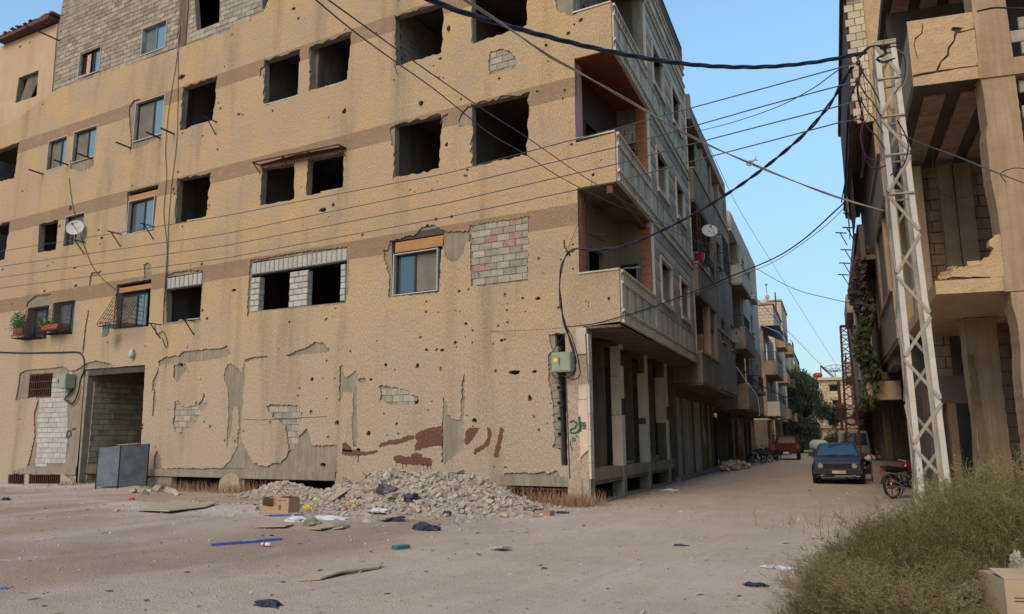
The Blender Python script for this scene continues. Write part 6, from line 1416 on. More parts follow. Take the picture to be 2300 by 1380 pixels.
# satellite dishes
def dish(u, v, D, r, look, label, grp='satellite dishes', m=mDish):
    c = onD(u, v, D); T = thing('satellite_dish', label, 'satellite dish', tuple(c)); n_ = Vector(look).normalized(); a = n_.orthogonal().normalized(); b_ = n_.cross(a); mb_ = MB(); R1 = 5; N_ = 24
    mb_.v.append(tuple(c - n_ * r * .22))
    for i in range(1, R1 + 1):
        for k in range(N_): rr = r * i / R1; mb_.v.append(tuple(c + (a * math.cos(2*PI*k/N_) + b_ * math.sin(2*PI*k/N_)) * rr + n_ * (-r * .22 + r * .22 * (i / R1) ** 2)))
    for k in range(N_): mb_.f.append((0, 1 + k, 1 + (k+1) % N_))
    for i in range(R1 - 1):
        for k in range(N_): q = 1 + i * N_; mb_.f.append((q + k, q + N_ + k, q + N_ + (k+1) % N_, q + (k+1) % N_))
    mb_.build('reflector', m, T, True); dn = -(b_ if b_.z > 0 else -b_)
    MB().tube([c + dn * r * .95, c + dn * r * .5 + n_ * r * .5, c + n_ * r * .75], .02 * r * 1.5, 5).build('feed_arm', mIron, T); MB().tube([c + n_ * r * .72, c + n_ * r * .9], .07 * r + .02, 8).build('feed_horn', mBlkFr, T)
    MB().tube([c - n_ * r * .2, c - n_ * r * .5, c - n_ * r * .5 - Z * r * 1.1], .03, 6).build('mount', mIron, T); return T
dish(168, 511, 31.2, .34, (.75, -1, .35), 'small grey dish with faded red lettering mounted in the window at left'); dish(1594, 518, 31.5, .32, (.5, -1, .5), 'large pale dish high on the dark stuccoed block'); dish(1651, 755, 40, .38, (.5, -1, .5), 'grey dish lower down over the street, left side', m=mat('grey_dish', (.16, .15, .14), None, rough=.6))
T = bpy.data.objects['satellite_dish']; MB().bar(onD(163,503,31.15), onD(174,500,31.15), .04, .01).bar(onD(164,508,31.15), onD(171,507,31.15), .03, .01).build('faded_lettering', mat('faded_red_print', (.42, .2, .17), None, rough=.6), T)
# flower boxes, cloth
def leaves(name, c, r, n, m, T, seed=1, s_=.06):
    rd = random.Random(seed); mb_ = MB()
    for i in range(n):
        q = c + Vector((rd.gauss(0, r[0]), rd.gauss(0, r[1]), rd.gauss(0, r[2]))); a = Vector((rd.uniform(-1, 1), rd.uniform(-1, 1), rd.uniform(-1, 1))).normalized() * s_ * rd.uniform(.6, 1.5); b_ = a.orthogonal().normalized() * s_ * .5; k = len(mb_.v)
        mb_.v += [tuple(q - a), tuple(q + b_), tuple(q + a), tuple(q - b_)]; mb_.f.append((k, k+1, k+2, k+3))
    return mb_.build(name, m, T)
mTerra = mat('terracotta', (.25, .07, .04), None, rough=.8); mLeaf = mat('house_plant', (.05, .13, .03), (.09, .19, .04), 6, rough=.6)
for k, (u, v_, w) in enumerate(((62,752,.75),(133,744,1.2))):
    x, z = onL(u, v_); T = thing('flower_box', ['terracotta flower box with a leafy green plant in the left window cage', 'long terracotta flower box in the right hand window cage'][k], 'flower box', (x, -.3, z)); MB().quadbox([FL(x + a * w / 2 * (1 - .15 * (1 - b2)), z + b2 * .22, d) for a in (-1, 1) for b2 in (0, 1) for d in (.15, .42)]).build('box', mTerra, T)
    leaves('foliage', FL(x - .2 if not k else x - .3, z + (.5 if not k else .25), .3), (.2, .1, .2 if not k else .08), 320 if not k else 160, mLeaf, T, 3 + k, .06)['kind'] = 'stuff'
x, z = onL(266, 735); put('cloth', MB().poly(FL, jag([(x - .15, z - .42), (x - .2, z + .05), (x + .22, z + .08), (x + .2, z - .3), (x + .05, z - .45)], .02, .1), [], .5, .53), mat('grey_green_cloth', (.10, .14, .11), None, rough=.9), 'small grey green cloth hanging under the barred window', 'cloth')
x, z = onL(301, 795); put('wall_lamp', MB().tube([FL(x, z - .18, .1), FL(x, z - .12, .1), FL(x, z, .1), FL(x, z + .12, .1), FL(x, z + .16, .05)], [.03, .09, .12, .06, .04], 10), mDish, 'small white globe lamp on the wall above the entrance passage', 'lamp', smooth=True)
# shell hole dark bucket, air conditioner, red pot on balconies
q = fb(13.2, 8.9, -.1); put('flower_pot', MB().tube([q, q + Z * .1, q + Z * .4], [.14, .18, .22], 10), mRedP, 'red pot behind the railing of the dark stuccoed block', 'pot')
q = fb(14.4, 9.2, -.6); T = thing('air_conditioner', 'grey outdoor air conditioner on the dark block balcony', 'air conditioner', tuple(q)); MB().box(fb, 14.0, 14.9, 8.9, 9.6, -.7, -.3).build('case', mDish, T); MB().tube([FN(13.99)(.38, 9.25, .0), FN(13.99)(.38, 9.25, .02)], .26, 14).build('fan_grille', mIron, T)
# rubble at the shop door and low debris down the street
for k, (x_, lab) in enumerate(((24.5, 'low pile of broken concrete by the shop fronts on the left side of the street'), )):
    M = MB(); rd2 = random.Random(5)
    for i in range(160): p = fb0(24.3 + rd2.gauss(0, 1.4), 0, .3 + abs(rd2.gauss(0, .35))); chunk(M, p + Z * rd2.uniform(0, .3), rd2.uniform(.05, .2), rd2)
    put('debris_pile', M, mRub, lab, 'rubble', None)['kind'] = 'stuff'
# dry grass along wall foot, green weeds
def grass(label, spots, m, h, n, seed, name='grass'):
    rd = random.Random(seed); M = MB()
    for (cx, cy, rx, ry) in spots:
        for i in range(n):
            x = cx + rd.gauss(0, rx); y = cy + rd.gauss(0, ry); b0 = Vector((x, y, gz(x, y) + heap(x, y) - .02)); ti = b0 + Vector((rd.uniform(-.15, .15), rd.uniform(-.15, .15), h * rd.uniform(.4, 1.2))); s_ = Vector((rd.uniform(-1, 1), rd.uniform(-1, 1), 0)).normalized() * .006; mid = b0.lerp(ti, .6) + s_ * 6; k = len(M.v)
            M.v += [tuple(b0 - s_), tuple(b0 + s_), tuple(mid + s_ * .7), tuple(mid - s_ * .7), tuple(ti)]; M.f += [(k, k+1, k+2, k+3), (k+3, k+2, k+4)]
    return tag(M.build(name, m), label, 'grass', kind='stuff')
mDry = mat('dry_grass', (.26, .14, .075), (.32, .20, .11), 5, rough=.9); mGrn = mat('green_weed', (.06, .10, .03), (.10, .15, .04), 5, rough=.8)
grass('rust coloured dry grass along the foot of the shelled wall', [(-1.2,-.5,.7,.3),(-.4,-.4,.5,.25),(-14.2,-.5,.9,.3),(-12.0,-.5,.8,.25),(-.1,-.5,.3,.2)], mDry, .38, 340, 3)
grass('patch of green weeds around the sheet metal screen', [(-20.2,-.6,.8,.25),(-17.0,-.4,.8,.2),(-15.8,-.6,.5,.2)], mGrn, .22, 240, 4)
grass('few yellowish tufts on the street edge before the motorcycle', [(6.2,-2.0,.8,.8),(6.9,-3.2,.8,.8)], mWeed, .4, 60, 5)
# ================================================================== vehicles
def wheel(T, c, r, w, axis, name='wheel', rimm=None, spokes=0, thin=False):
    axis = Vector(axis).normalized(); rt = MB(); a = axis.orthogonal().normalized(); b_ = axis.cross(a); N_ = 22; prof = [(-w/2, r*.62), (-w/2, r*.9), (-w*.38, r), (w*.38, r), (w/2, r*.9), (w/2, r*.62)] if not thin else [(-w*.3, r*.86), (-w/2, r*.93), (0, r), (w/2, r*.93), (w*.3, r*.86)]
    for k in range(N_):
        d = a * math.cos(2*PI*k/N_) + b_ * math.sin(2*PI*k/N_)
        for (x, rr) in prof: rt.v.append(tuple(c + axis * x + d * rr))
    m_ = len(prof)
    for k in range(N_):
        for i in range(m_): j = (i+1) % m_; rt.f.append((k*m_+i, k*m_+j, ((k+1)%N_)*m_+j, ((k+1)%N_)*m_+i))
    o = rt.build(name, mTyre, T); rm = MB()
    if thin:
        rm.tube([c + (a * math.cos(2*PI*k/N_) + b_ * math.sin(2*PI*k/N_)) * r * .84 for k in range(N_)], r * .035, 5, closed=True)
        for k in range(spokes): d = a * math.cos(2*PI*k/spokes) + b_ * math.sin(2*PI*k/spokes); rm.bar(c + d * r * .1, c + d * r * .84, r * (.10 if spokes < 8 else .012), r * .03, upv=axis)
        rm.tube([c - axis * w * .7, c + axis * w * .7], r * .16, 10)
    else:
        rm.tube([c - axis * w * .42, c - axis * w * .30, c + axis * w * .30, c + axis * w * .42], [r*.2, r*.6, r*.6, r*.2], 16)
    rm.build('rim', rimm or mRim, o); return o
mTyre = mat('tyre', (.016, .015, .014), (.035, .03, .026), 10, rough=.9); mRim = mat('wheel_rim', (.13, .12, .11), None, rough=.5, metal=.5); mChrome = mat('chrome', (.45, .45, .45), None, rough=.2, metal=1.0)
mCarB = mat('faded_blue_paint', (.008, .016, .038), (.014, .026, .052), 2.5, rough=.55, stain=(.05, .042, .035), stain_amt=.5, spec=.5); mBlkP = mat('black_plastic', (.014, .014, .016), (.025, .024, .024), 5, rough=.6)
mLamp = mat('headlamp_glass', (.24, .22, .16), None, rough=.2, spec=.8); mWind = glass('windscreen', (.012, .05, .08), .06); mPlate = mat('number_plate', (.55, .50, .38), None, rough=.6); mInk2 = mat('plate_black', (.01, .01, .01), None, rough=.7)
def place(T, loc, rz): T.location = loc; T.rotation_euler.z = rz
def loft(rings, close=True):
    m = MB(); n = len(rings[0])
    for r in rings: m.v += [tuple(q) for q in r]
    for i in range(len(rings) - 1):
        for k in range(n): m.f.append((i*n+k, i*n+(k+1)%n, (i+1)*n+(k+1)%n, (i+1)*n+k))
    m.f.append(tuple(range(n))[::-1]); m.f.append(tuple(range((len(rings)-1)*n, len(rings)*n))); return m
def text(s_, size, m, T, loc, rx=PI/2, name='plate_number', ext=.002):
    cu = bpy.data.curves.new(name, 'FONT'); cu.body = s_; cu.size = size; cu.extrude = ext; cu.align_x = 'CENTER'; cu.align_y = 'CENTER'
    tmp = bpy.data.objects.new('tmp', cu); C.objects.link(tmp); bpy.context.view_layer.update(); me = bpy.data.meshes.new_from_object(tmp); bpy.data.objects.remove(tmp); me.materials.clear(); me.materials.append(m)
    o = bpy.data.objects.new(name, me); C.objects.link(o); o.parent = T; o.location = loc; o.rotation_euler = (rx, 0, 0); return o
# hatchback, nose at -y in its own frame
T = thing('parked_car', 'old dark blue hatchback parked facing the camera in the side street', 'car')
def ring(y, zb, zm, zt, wb, wm, wt): return [Vector((s_ * w, y, z)) for s_, w, z in ((-1, wb, zb), (-1, wm, zm), (-1, wt, zt), (0, wt, zt + .015), (1, wt, zt), (1, wm, zm), (1, wb, zb))]
body = loft([ring(-1.96, .34, .52, .70, .72, .76, .70), ring(-1.92, .26, .55, .76, .76, .80, .74), ring(-1.6, .24, .58, .84, .78, .83, .77), ring(-.85, .24, .60, .92, .79, .835, .78), ring(-.6, .24, .60, .95, .79, .835, .785), ring(1.5, .24, .62, .96, .79, .83, .77), ring(1.85, .28, .62, .93, .76, .80, .72), ring(1.93, .36, .60, .85, .72, .77, .68)])
body.build('body', mCarB, T); 
cab = loft([[Vector((s_ * w, y, z)) for s_, w, y, z in ((-1, .76, -.78, .93), (-1, .60, -.18, 1.37), (0, .60, -.20, 1.395), (1, .60, -.18, 1.37), (1, .76, -.78, .93))], [Vector((s_ * w, y, z)) for s_, w, y, z in ((-1, .77, .3, .95), (-1, .615, .3, 1.40), (0, .6, .3, 1.43), (1, .615, .3, 1.40), (1, .77, .3, .95))], [Vector((s_ * w, y, z)) for s_, w, y, z in ((-1, .74, 1.75, .95), (-1, .59, 1.25, 1.36), (0, .59, 1.27, 1.385), (1, .59, 1.25, 1.36), (1, .74, 1.75, .95))]])
cab.build('roof', mCarB, T)
def q4(pts, m, name, th=.012, par=None):
    P = [Vector(p) for p in pts]; nn = (P[1] - P[0]).cross(P[3] - P[0]).normalized() * th; mb_ = MB(); mb_.v = [tuple(p + nn) for p in P] + [tuple(p - nn * .2) for p in P]; mb_.f = [(0,1,2,3), (7,6,5,4), (0,4,5,1), (1,5,6,2), (2,6,7,3), (3,7,4,0)]; return mb_.build(name, m, par or globals()['T'])
q4([(-.70, -.76, .955), (.70, -.76, .955), (.555, -.22, 1.345), (-.555, -.22, 1.345)], mWind, 'windscreen', .014)
q4([(-.755, -.52, .98), (-.635, -.12, 1.33), (-.645, .35, 1.35), (-.765, .35, .98)], mGlassD, 'side_window', .02); q4([(-.765, .42, .98), (-.645, .42, 1.35), (-.63, 1.15, 1.31), (-.755, 1.35, .98)], mGlassD, 'side_window', .02)
q4([(.765, .35, .98), (.645, .35, 1.35), (.635, -.12, 1.33), (.755, -.52, .98)], mGlassD, 'side_window', .02); q4([(.755, 1.35, .98), (.63, 1.15, 1.31), (.645, .42, 1.35), (.765, .42, .98)], mGlassD, 'side_window', .02)
X = lambda x, z, d: Vector((x, -1.95 - d, z))
MB().box(X, -.66, .66, .545, .715, -.1, .012).build('grille', mBlkP, T)
g = MB(); [g.box(X, -.45, .45, .555 + i * .024, .563 + i * .024, .012, .022) for i in range(7)]; g.build('grille_slats', mBlkP, T)
for s_ in (-1, 1): MB().tube([X(s_ * .55, .63, .0), X(s_ * .55, .63, .03), X(s_ * .55, .63, .045)], [.088, .088, .06], 18).build('headlight', mLamp, T)
for s_ in (-1, 1): MB().tube([X(s_ * .36, .63, .0), X(s_ * .36, .63, .025)], [.045, .04], 14).build('inner_lamp', mBlkP, T)
MB().box(X, -.80, .80, .35, .50, -.3, .09).build('bumper', mBlkP, T); MB().box(X, -.70, .70, .24, .35, -.3, .02).build('front_apron', mBlkP, T); MB().box(X, -.1, .72, .285, .30, .02, .04).build('bumper_trim', mPlate, T)
MB().box(X, -.17, .26, .38, .475, .09, .10).build('number_plate', mPlate, T); text('13 M 28868', .085, mInk2, T, (.045, -2.054, .427))
for s_ in (-1, 1): MB().box(X, s_ * .5 - .06, s_ * .5 + .06, .29, .34, .02, .05).build('fog_lamp', mLamp, T)
MB().box(XY, -.86, -.70, -1.75, -1.0, .30, .56).build('wheel_arch', mBlkP, T) if False else None
for x_, y_ in ((-.76, -1.25), (.76, -1.25), (-.76, 1.22), (.76, 1.22)):
    wheel(T, Vector((x_, y_, .29)), .29, .18, (1, 0, 0)); sg = 1 if x_ > 0 else -1
    MB().tube([Vector((x_ + sg * .075, y_ + .34 * math.cos(a), .31 + .34 * math.sin(a))) for a in [PI * i / 10 for i in range(11)]], .022, 5).build('wheel_arch', mBlkP, T)
MB().box(XY, -.99, -.80, -.62, -.48, .93, 1.05).build('mirror', mBlkP, T); MB().box(XY, .80, .99, -.62, -.48, .93, 1.05).build('mirror', mBlkP, T)
for x_ in (-.45, .1): MB().bar((x_, -.79, .97), (x_ + .5, -.72, 1.01), .018).build('wiper', mBlkP, T)
for x_ in (-.32, .12): MB().box(XY, x_, x_ + .32, -.98, -.93, .925, .94).build('bonnet_vent', mBlkP, T)
MB().box(XY, -.62, .62, -1.9, -1.89, .72, .735).build('bonnet_gap', mBlkP, T)
q = onG(1885, 1089); place(T, (q.x + S.x * 2.0 + .02, q.y + 2.0, 0), -.02 + ANG_N)
# pickup seen from behind : rear at -y
T = thing('pickup_truck', 'dark red pickup with a rack, parked on the left further down the street', 'pickup'); mRedC = mat('dull_red_paint', (.055, .008, .008), (.075, .012, .01), 3, rough=.5, stain=(.08, .055, .04), stain_amt=.5)
MB().box(XY, -.82, .82, 0, .06, .55, 1.05).build('tailgate', mRedC, T); MB().box(XY, -.85, -.79, .06, 2.1, .5, 1.05).box(XY, .79, .85, .06, 2.1, .5, 1.05).box(XY, -.8, .8, .06, 2.1, .5, .58).build('bed', mRedC, T)
c_ = loft([[Vector((s_ * w, 2.1, z)) for s_, w, z in ((-1, .82, .5), (-1, .82, 1.05), (-1, .66, 1.58), (1, .66, 1.58), (1, .82, 1.05), (1, .82, .5))], [Vector((s_ * w, 3.4, z)) for s_, w, z in ((-1, .82, .5), (-1, .82, 1.0), (-1, .62, 1.55), (1, .62, 1.55), (1, .82, 1.0), (1, .82, .5))], [Vector((s_ * w, 4.4, z)) for s_, w, z in ((-1, .8, .5), (-1, .8, .9), (-1, .78, .95), (1, .78, .95), (1, .8, .9), (1, .8, .5))]]); c_.build('cab', mRedC, T)
MB().box(XY, -.56, .56, 2.08, 2.11, 1.1, 1.48).build('rear_window', mGlassD, T); g = MB()
for x_ in (-.82, .82):
    for y_ in (.05, 2.0): g.bar((x_, y_, 1.05), (x_ * .95, y_, 1.62), .05)
    g.bar((x_ * .95, .05, 1.62), (x_ * .95, 2.0, 1.62), .05); g.bar((x_, .05, 1.3), (x_, 2.0, 1.3), .04)
g.bar((-.78, .05, 1.62), (.78, .05, 1.62), .05); g.bar((-.78, .05, 1.4), (.78, .05, 1.4), .03); g.build('bed_rack', mBlkP, T)
MB().box(XY, -.8, .8, -.12, -.02, .42, .5).build('bumper', mBlkP, T); MB().box(XY, -.18, .18, -.135, -.12, .42, .52).build('number_plate', mPlate, T)
for s_ in (-1, 1): MB().box(XY, s_ * .76 - .05, s_ * .76 + .05, -.02, 0, .7, .95).build('tail_light', mRedP, T)
for x_, y_ in ((-.74, .7), (.74, .7), (-.74, 3.5), (.74, 3.5)): wheel(T, Vector((x_, y_, .33)), .33, .2, (1, 0, 0))
q = onG(1767, 1033); place(T, (q.x, q.y, 0), ANG_N + .02); T.scale = (1.12, 1.12, 1.12)
# light truck with rack behind the blue car
T = thing('light_truck', 'pale van like truck with a tall black roof rack behind the blue car', 'truck'); mVan = mat('pale_van_paint', (.22, .24, .25), (.28, .29, .29), 3, rough=.5, stain=(.2, .17, .14), stain_amt=.4)
loft([[Vector((s_ * w, 0, z)) for s_, w, z in ((-1, .84, .4), (-1, .86, 1.15), (-1, .76, 1.95), (1, .76, 1.95), (1, .86, 1.15), (1, .84, .4))], [Vector((s_ * w, 1.6, z)) for s_, w, z in ((-1, .84, .4), (-1, .86, 1.15), (-1, .78, 2.0), (1, .78, 2.0), (1, .86, 1.15), (1, .84, .4))]]).build('cab', mVan, T)
q4([(-.74, -.005, 1.18), (.74, -.005, 1.18), (.68, -.005, 1.85), (-.68, -.005, 1.85)], mWind, 'windscreen', .02); MB().box(XY, -.3, .3, .3, .35, 1.2, 1.7).build('blue_curtain', mBlue, T) if False else None
MB().box(XY, -.84, .84, 1.6, 4.4, .7, 1.1).build('bed', mVan, T); g = MB()
for x_ in (-.9, .9):
    for y_ in (-.1, 1.2, 2.8, 4.3): g.bar((x_, y_, 1.0), (x_, y_, 2.75), .05)
    g.bar((x_, -.1, 2.75), (x_, 4.3, 2.75), .05); g.bar((x_, -.1, 2.4), (x_, 4.3, 2.4), .04)
for y_ in (-.1, 1.2, 4.3): g.bar((-.9, y_, 2.75), (.9, y_, 2.75), .05)
g.bar((-.9, -.1, 2.3), (.9, -.1, 2.3), .04); g.build('roof_rack', mIron, T)
for x_ in (-1.0, 1.0): MB().box(XY, x_ - .1, x_ + .1, -.1, -.05, 1.25, 1.6).build('mirror', mBlkP, T)
for x_, y_ in ((-.76, .6), (.76, .6), (-.76, 3.5), (.76, 3.5)): wheel(T, Vector((x_, y_, .35)), .35, .2, (1, 0, 0))
for s_ in (-1, 1): MB().box(XY, s_ * .6 - .12, s_ * .6 + .12, -.02, 0, .75, .95).build('headlight', mLamp, T)
MB().box(XY, -.85, .85, -.1, 0, .4, .6).build('bumper', mBlkP, T)
q = onD(1921, 1040, 43); place(T, (q.x, q.y, 0), ANG_N); T.scale = (.95, 1, 1)
# tank trailer
T = thing('water_tank_trailer', 'white horizontal water tank on wheels behind the blue car', 'water tank'); MB().tube([Vector((0, y_, 1.35)) for y_ in (0, .1, .3, 2.2, 2.4, 2.5)], [.3, .55, .68, .68, .55, .3], 18).build('tank', mWhiteR, T, True); MB().tube([Vector((0, .8, 1.9)), Vector((0, .8, 2.15))], .15, 10).build('hatch', mRust, T)
MB().box(XY, -.6, .6, -.1, 2.6, .55, .68).build('chassis', mRust, T); [wheel(T, Vector((x_, 1.2, .33)), .33, .18, (1, 0, 0)) for x_ in (-.7, .7)]
q = onD(1853, 1020, 62); place(T, (q.x, q.y, 0), ANG_N + .5); T.scale = (.72, .72, .72)
# motorcycles : forward is +y
def motorcycle(label, loc, rz, tankm, lean=.12, tail=None, wheelm=None, spokes=14, steer=0, stripe=None, box=False):
    T = thing('motorcycle', label, 'motorcycle', (0, 0, 0), 'motorcycles parked at the street sides'); R_ = .30
    wheel(T, Vector((0, -.62, R_)), R_, .10, (1, 0, 0), rimm=wheelm, spokes=spokes, thin=True); wheel(T, Vector((0, .66, R_)), R_, .08, (1, 0, 0), rimm=wheelm, spokes=spokes, thin=True)
    MB().tube([Vector((0, .42, .82)), Vector((0, .1, .72)), Vector((0, -.35, .68)), Vector((0, -.75, .72))], .022, 6).tube([Vector((0, .42, .80)), Vector((0, .30, .35)), Vector((0, -.1, .26)), Vector((0, -.2, .62))], .02, 6).tube([Vector((.09, -.62, R_)), Vector((.09, -.1, .32))], .02, 6).tube([Vector((-.09, -.62, R_)), Vector((-.09, -.1, .32))], .02, 6).tube([Vector((.11, -.62, R_ + .03)), Vector((.10, -.45, .64))], .026, 6).tube([Vector((-.11, -.62, R_ + .03)), Vector((-.10, -.45, .64))], .026, 6).build('frame', mBlkP, T)
    MB().tube([Vector((.07, .66, R_)), Vector((.07, .42, .88))], .02, 6).tube([Vector((-.07, .66, R_)), Vector((-.07, .42, .88))], .02, 6).build('front_fork', mChrome, T)
    MB().tube([Vector((0, -.02, .80)), Vector((0, .06, .82)), Vector((0, .22, .84)), Vector((0, .36, .82)), Vector((0, .42, .80))], [.05, .11, .13, .10, .03], 12).build('fuel_tank', tankm, T, True)
    if stripe: MB().tube([Vector((0, .16, .832)), Vector((0, .22, .84))], .135, 12).build('tank_stripe', stripe, T)
    s_ = loft([[Vector((a * w, y_, z)) for a, w, z in ((-1, w_, z0), (-1, w_, z1), (1, w_, z1), (1, w_, z0))] for y_, w_, z0, z1 in ((.0, .07, .72, .80), (-.2, .12, .70, .79), (-.5, .13, .73, .83), (-.78, .10, .78, .86))]); s_.build('seat', mBlkP, T)
    MB().tube([Vector((0, .08, .40)), Vector((0, .08, .58))], .09, 10).tube([Vector((-.12, -.02, .36)), Vector((.12, -.02, .36))], .11, 12).box(XY, -.09, .09, .05, .2, .38, .62).build('engine', mChrome, T)
    MB().tube([Vector((.10, .15, .5)), Vector((.13, .2, .3)), Vector((.14, 0, .24))], .02, 6).build('exhaust_pipe', mChrome, T); MB().tube([Vector((.14, 0, .25)), Vector((.15, -.2, .27)), Vector((.17, -.8, .36)), Vector((.17, -.86, .37))], [.022, .042, .048, .03], 10).build('silencer', mChrome, T, True)
    MB().tube([Vector((.36, .30, 1.04)), Vector((.22, .40, .98)), Vector((.06, .43, .92)), Vector((-.06, .43, .92)), Vector((-.22, .40, .98)), Vector((-.36, .30, 1.04))], .013, 6).build('handlebar', mChrome, T)
    MB().tube([Vector((0, .48, .86)), Vector((0, .56, .86)), Vector((0, .58, .86))], [.06, .08, .07], 12).build('headlight', mLamp, T); MB().tube([Vector((0, -.86, .76)), Vector((0, -.92, .74))], .04, 8).build('tail_light', mRedP, T)
    for c_, m_, a0, a1 in ((.66, tankm, .25, 2.6), (-.62, mBlkP, .4, 2.9)):
        f_ = MB(); n_ = 9
        for i in range(n_): a_ = a0 + (a1 - a0) * i / (n_ - 1); [f_.v.append((x_, c_ + math.cos(a_) * (R_ + .035), R_ + math.sin(a_) * (R_ + .035) + (.02 if abs(x_) < .01 else 0))) for x_ in (-.07, 0, .07)]
        for i in range(n_ - 1): k = i * 3; f_.f += [(k, k+1, k+4, k+3), (k+1, k+2, k+5, k+4)]
        f_.build('mudguard', m_, T)
    MB().bar((-.1, 0, .28), (-.28, -.05, .0), .025).build('side_stand', mBlkP, T)
    for x_ in (-.2, .2): MB().tube([Vector((x_, .42, .98)), Vector((x_ * 1.3, .44, 1.12))], .008, 4).tube([Vector((x_ * 1.3 - .04, .44, 1.15)), Vector((x_ * 1.3 + .04, .44, 1.15))], .035, 8).build('mirror', mBlkP, T)
    if box: MB().box(XY, -.2, .2, -1.0, -.7, .8, 1.05).build('rear_basket', mIron, T)
    T.location = loc; T.rotation_euler = (0, -lean, rz); return T
q = onG(2025, 1118); motorcycle('dark motorcycle with a red tank, nearest, just left of the white lattice pole', (q.x + .2, q.y, 0), -.62, mat('red_tank_paint', (.13, .006, .008), None, rough=.25, spec=.8), wheelm=mat('orange_rim', (.25, .07, .02), None, rough=.5), spokes=5)
q = onG(1950, 1080); motorcycle('motorcycle with white and red tank, partly behind the blue car', (q.x, q.y, 0), -2.05 + PI * .32, mWhiteB, stripe=mRedP, lean=.1)
for k, (u, v_, a_) in enumerate(((1701,1042,2.7),(1713,1040,2.5),(1728,1036,2.3))): q = onG(u, v_); motorcycle(['first', 'middle', 'third'][k] + ' of three dark motorcycles by the left shop fronts, counted from the near end', (q.x, q.y, 0), a_, mBlkP, spokes=12)

# ================================================================== cables
def cr(P, n=10):
    out = []
    for i in range(len(P) - 1):
        p0, p1, p2, p3 = P[max(i-1, 0)], P[i], P[i+1], P[min(i+2, len(P)-1)]
        for k in range(n): t = k / n; out.append(.5 * ((2*p1) + (p2-p0)*t + (2*p0-5*p1+4*p2-p3)*t*t + (3*p1-p0-3*p2+p3)*t*t*t))
    out.append(P[-1]); return out
def cable(pts, r, m, label, name='cable', n=10, strands=1, twist=0, cat='cable', group=None):
    if group:      # the long straight wires hang just clear of the wall
        q = []
        for i in range(len(pts) - 1):
            for k in range(4): t = k / 4; q.append(tuple(pts[i][j] * (1 - t) + pts[i+1][j] * t for j in range(3)))
        q.append(pts[-1]); pts = [(u, v, min(D, (onplane(u, v, Vector((0, -.7, 0)), Vector((0, 1, 0))) - CAM).dot(FWD)) if u < 1380 else D) for u, v, D in q]
    P = cr([onD(*p) for p in pts], n); mb_ = MB()
    if strands == 1: mb_.tube(P, r, 6)
    else:
        for s_ in range(strands):
            Q = []; L = 0
            for i, p in enumerate(P):
                if i: L += (p - P[i-1]).length
                t = (P[min(i+1, len(P)-1)] - P[max(i-1, 0)]).normalized(); a = t.cross(Z).normalized(); b_ = a.cross(t); ph = L * twist + 2 * PI * s_ / strands; Q.append(p + (a * math.cos(ph) + b_ * math.sin(ph)) * r * 1.05)
            mb_.tube(Q, r, 6)
    return put(name, mb_, m, label, cat, group)
cable([(900,-32,8.4),(960,-3,8.7),(1040,28,9.0),(1200,75,9.8),(1380,118,10.7),(1550,145,11.5),(1700,151,12.1),(1830,140,12.5),(1945,118,12.75)], .017, mWireB, 'thick twisted bundle of blue black cables from the pole top to the upper left', n=26, strands=3, twist=5)
for k, P in enumerate(([(-60,576,40),(0,565,38.5),(500,486,28.2),(1000,390,20.6),(1380,290,16.6),(1515,253,15.4),(1711,200,13.8),(1880,154,12.6),(1926,142,12.45)],
    [(-60,609,40),(0,599,38.5),(500,526,28.2),(1000,423,20.6),(1380,332,16.6),(1515,296,15.4),(1711,240,13.8),(1848,203,12.8),(1930,182,12.45)],
    [(-60,633,40),(0,624,38.5),(500,553,28.2),(1000,457,20.6),(1380,370,16.6),(1515,334,15.4),(1711,283,13.8),(1868,243,12.7),(1936,224,12.45)],
    [(-60,656,40),(0,648,38.5),(500,581,28.2),(1000,489,20.6),(1380,409,16.6),(1515,373,15.4),(1711,322,13.8),(1880,277,12.7),(1940,266,12.45)])):
    cable(P, .011, mWireG, ['topmost', 'second from the top', 'third from the top', 'lowest'][k] + ' of four straight wires running left from the insulators across the facade', 'wire', cat='wire', group='four straight wires across the facade')
cable([(700,-8,7.6),(790,67,8.6),(888,139,10),(978,203,11.4),(1100,300,13.6),(1177,345,15),(1261,400,17),(1377,458,19.5),(1446,487,21.5),(1540,532,25),(1622,562,29),(1660,590,32)], .009, mWireG, 'thin slack wire crossing the facade, left of a pair, down to the street', 'wire', cat='wire')
cable([(726,-8,7.6),(790,38,8.4),(935,142,10.3),(1100,256,13.2),(1180,307,14.8),(1316,400,18),(1446,478,21.4),(1520,515,24.5)], .009, mWireG, 'thin slack wire crossing the facade, right of a pair', 'wire', cat='wire')
cable([(1035,-6,8),(1125,52,8.6),(1232,125,9.3),(1304,165,9.8),(1435,240,10.6),(1520,290,11.1),(1600,330,11.5),(1685,367,11.9),(1770,402,12.2),(1880,443,12.5),(1985,474,12.6)], .009, mWireL, 'pale loose twisted pair with a knot, running down to the white pole', 'wire', n=20, strands=2, twist=2.2, cat='wire')
k_ = onD(1684, 367, 11.9); put('wire_knot', MB().tube([k_ + Vector((math.cos(a) * .045, 0, math.sin(a) * .035)) for a in [2*PI*i/10 for i in range(10)]], .012, 6, closed=True).tube([k_, k_ + WX * .08 + Z * .04, k_ + WX * .12 + Z * .02], .012, 5).tube([k_ + WX * .08 + Z * .04, k_ + WX * .10 + Z * .09], .008, 5), mWireL, 'knot of pale wire hanging in the sky in the middle of the loose pair', 'wire knot')
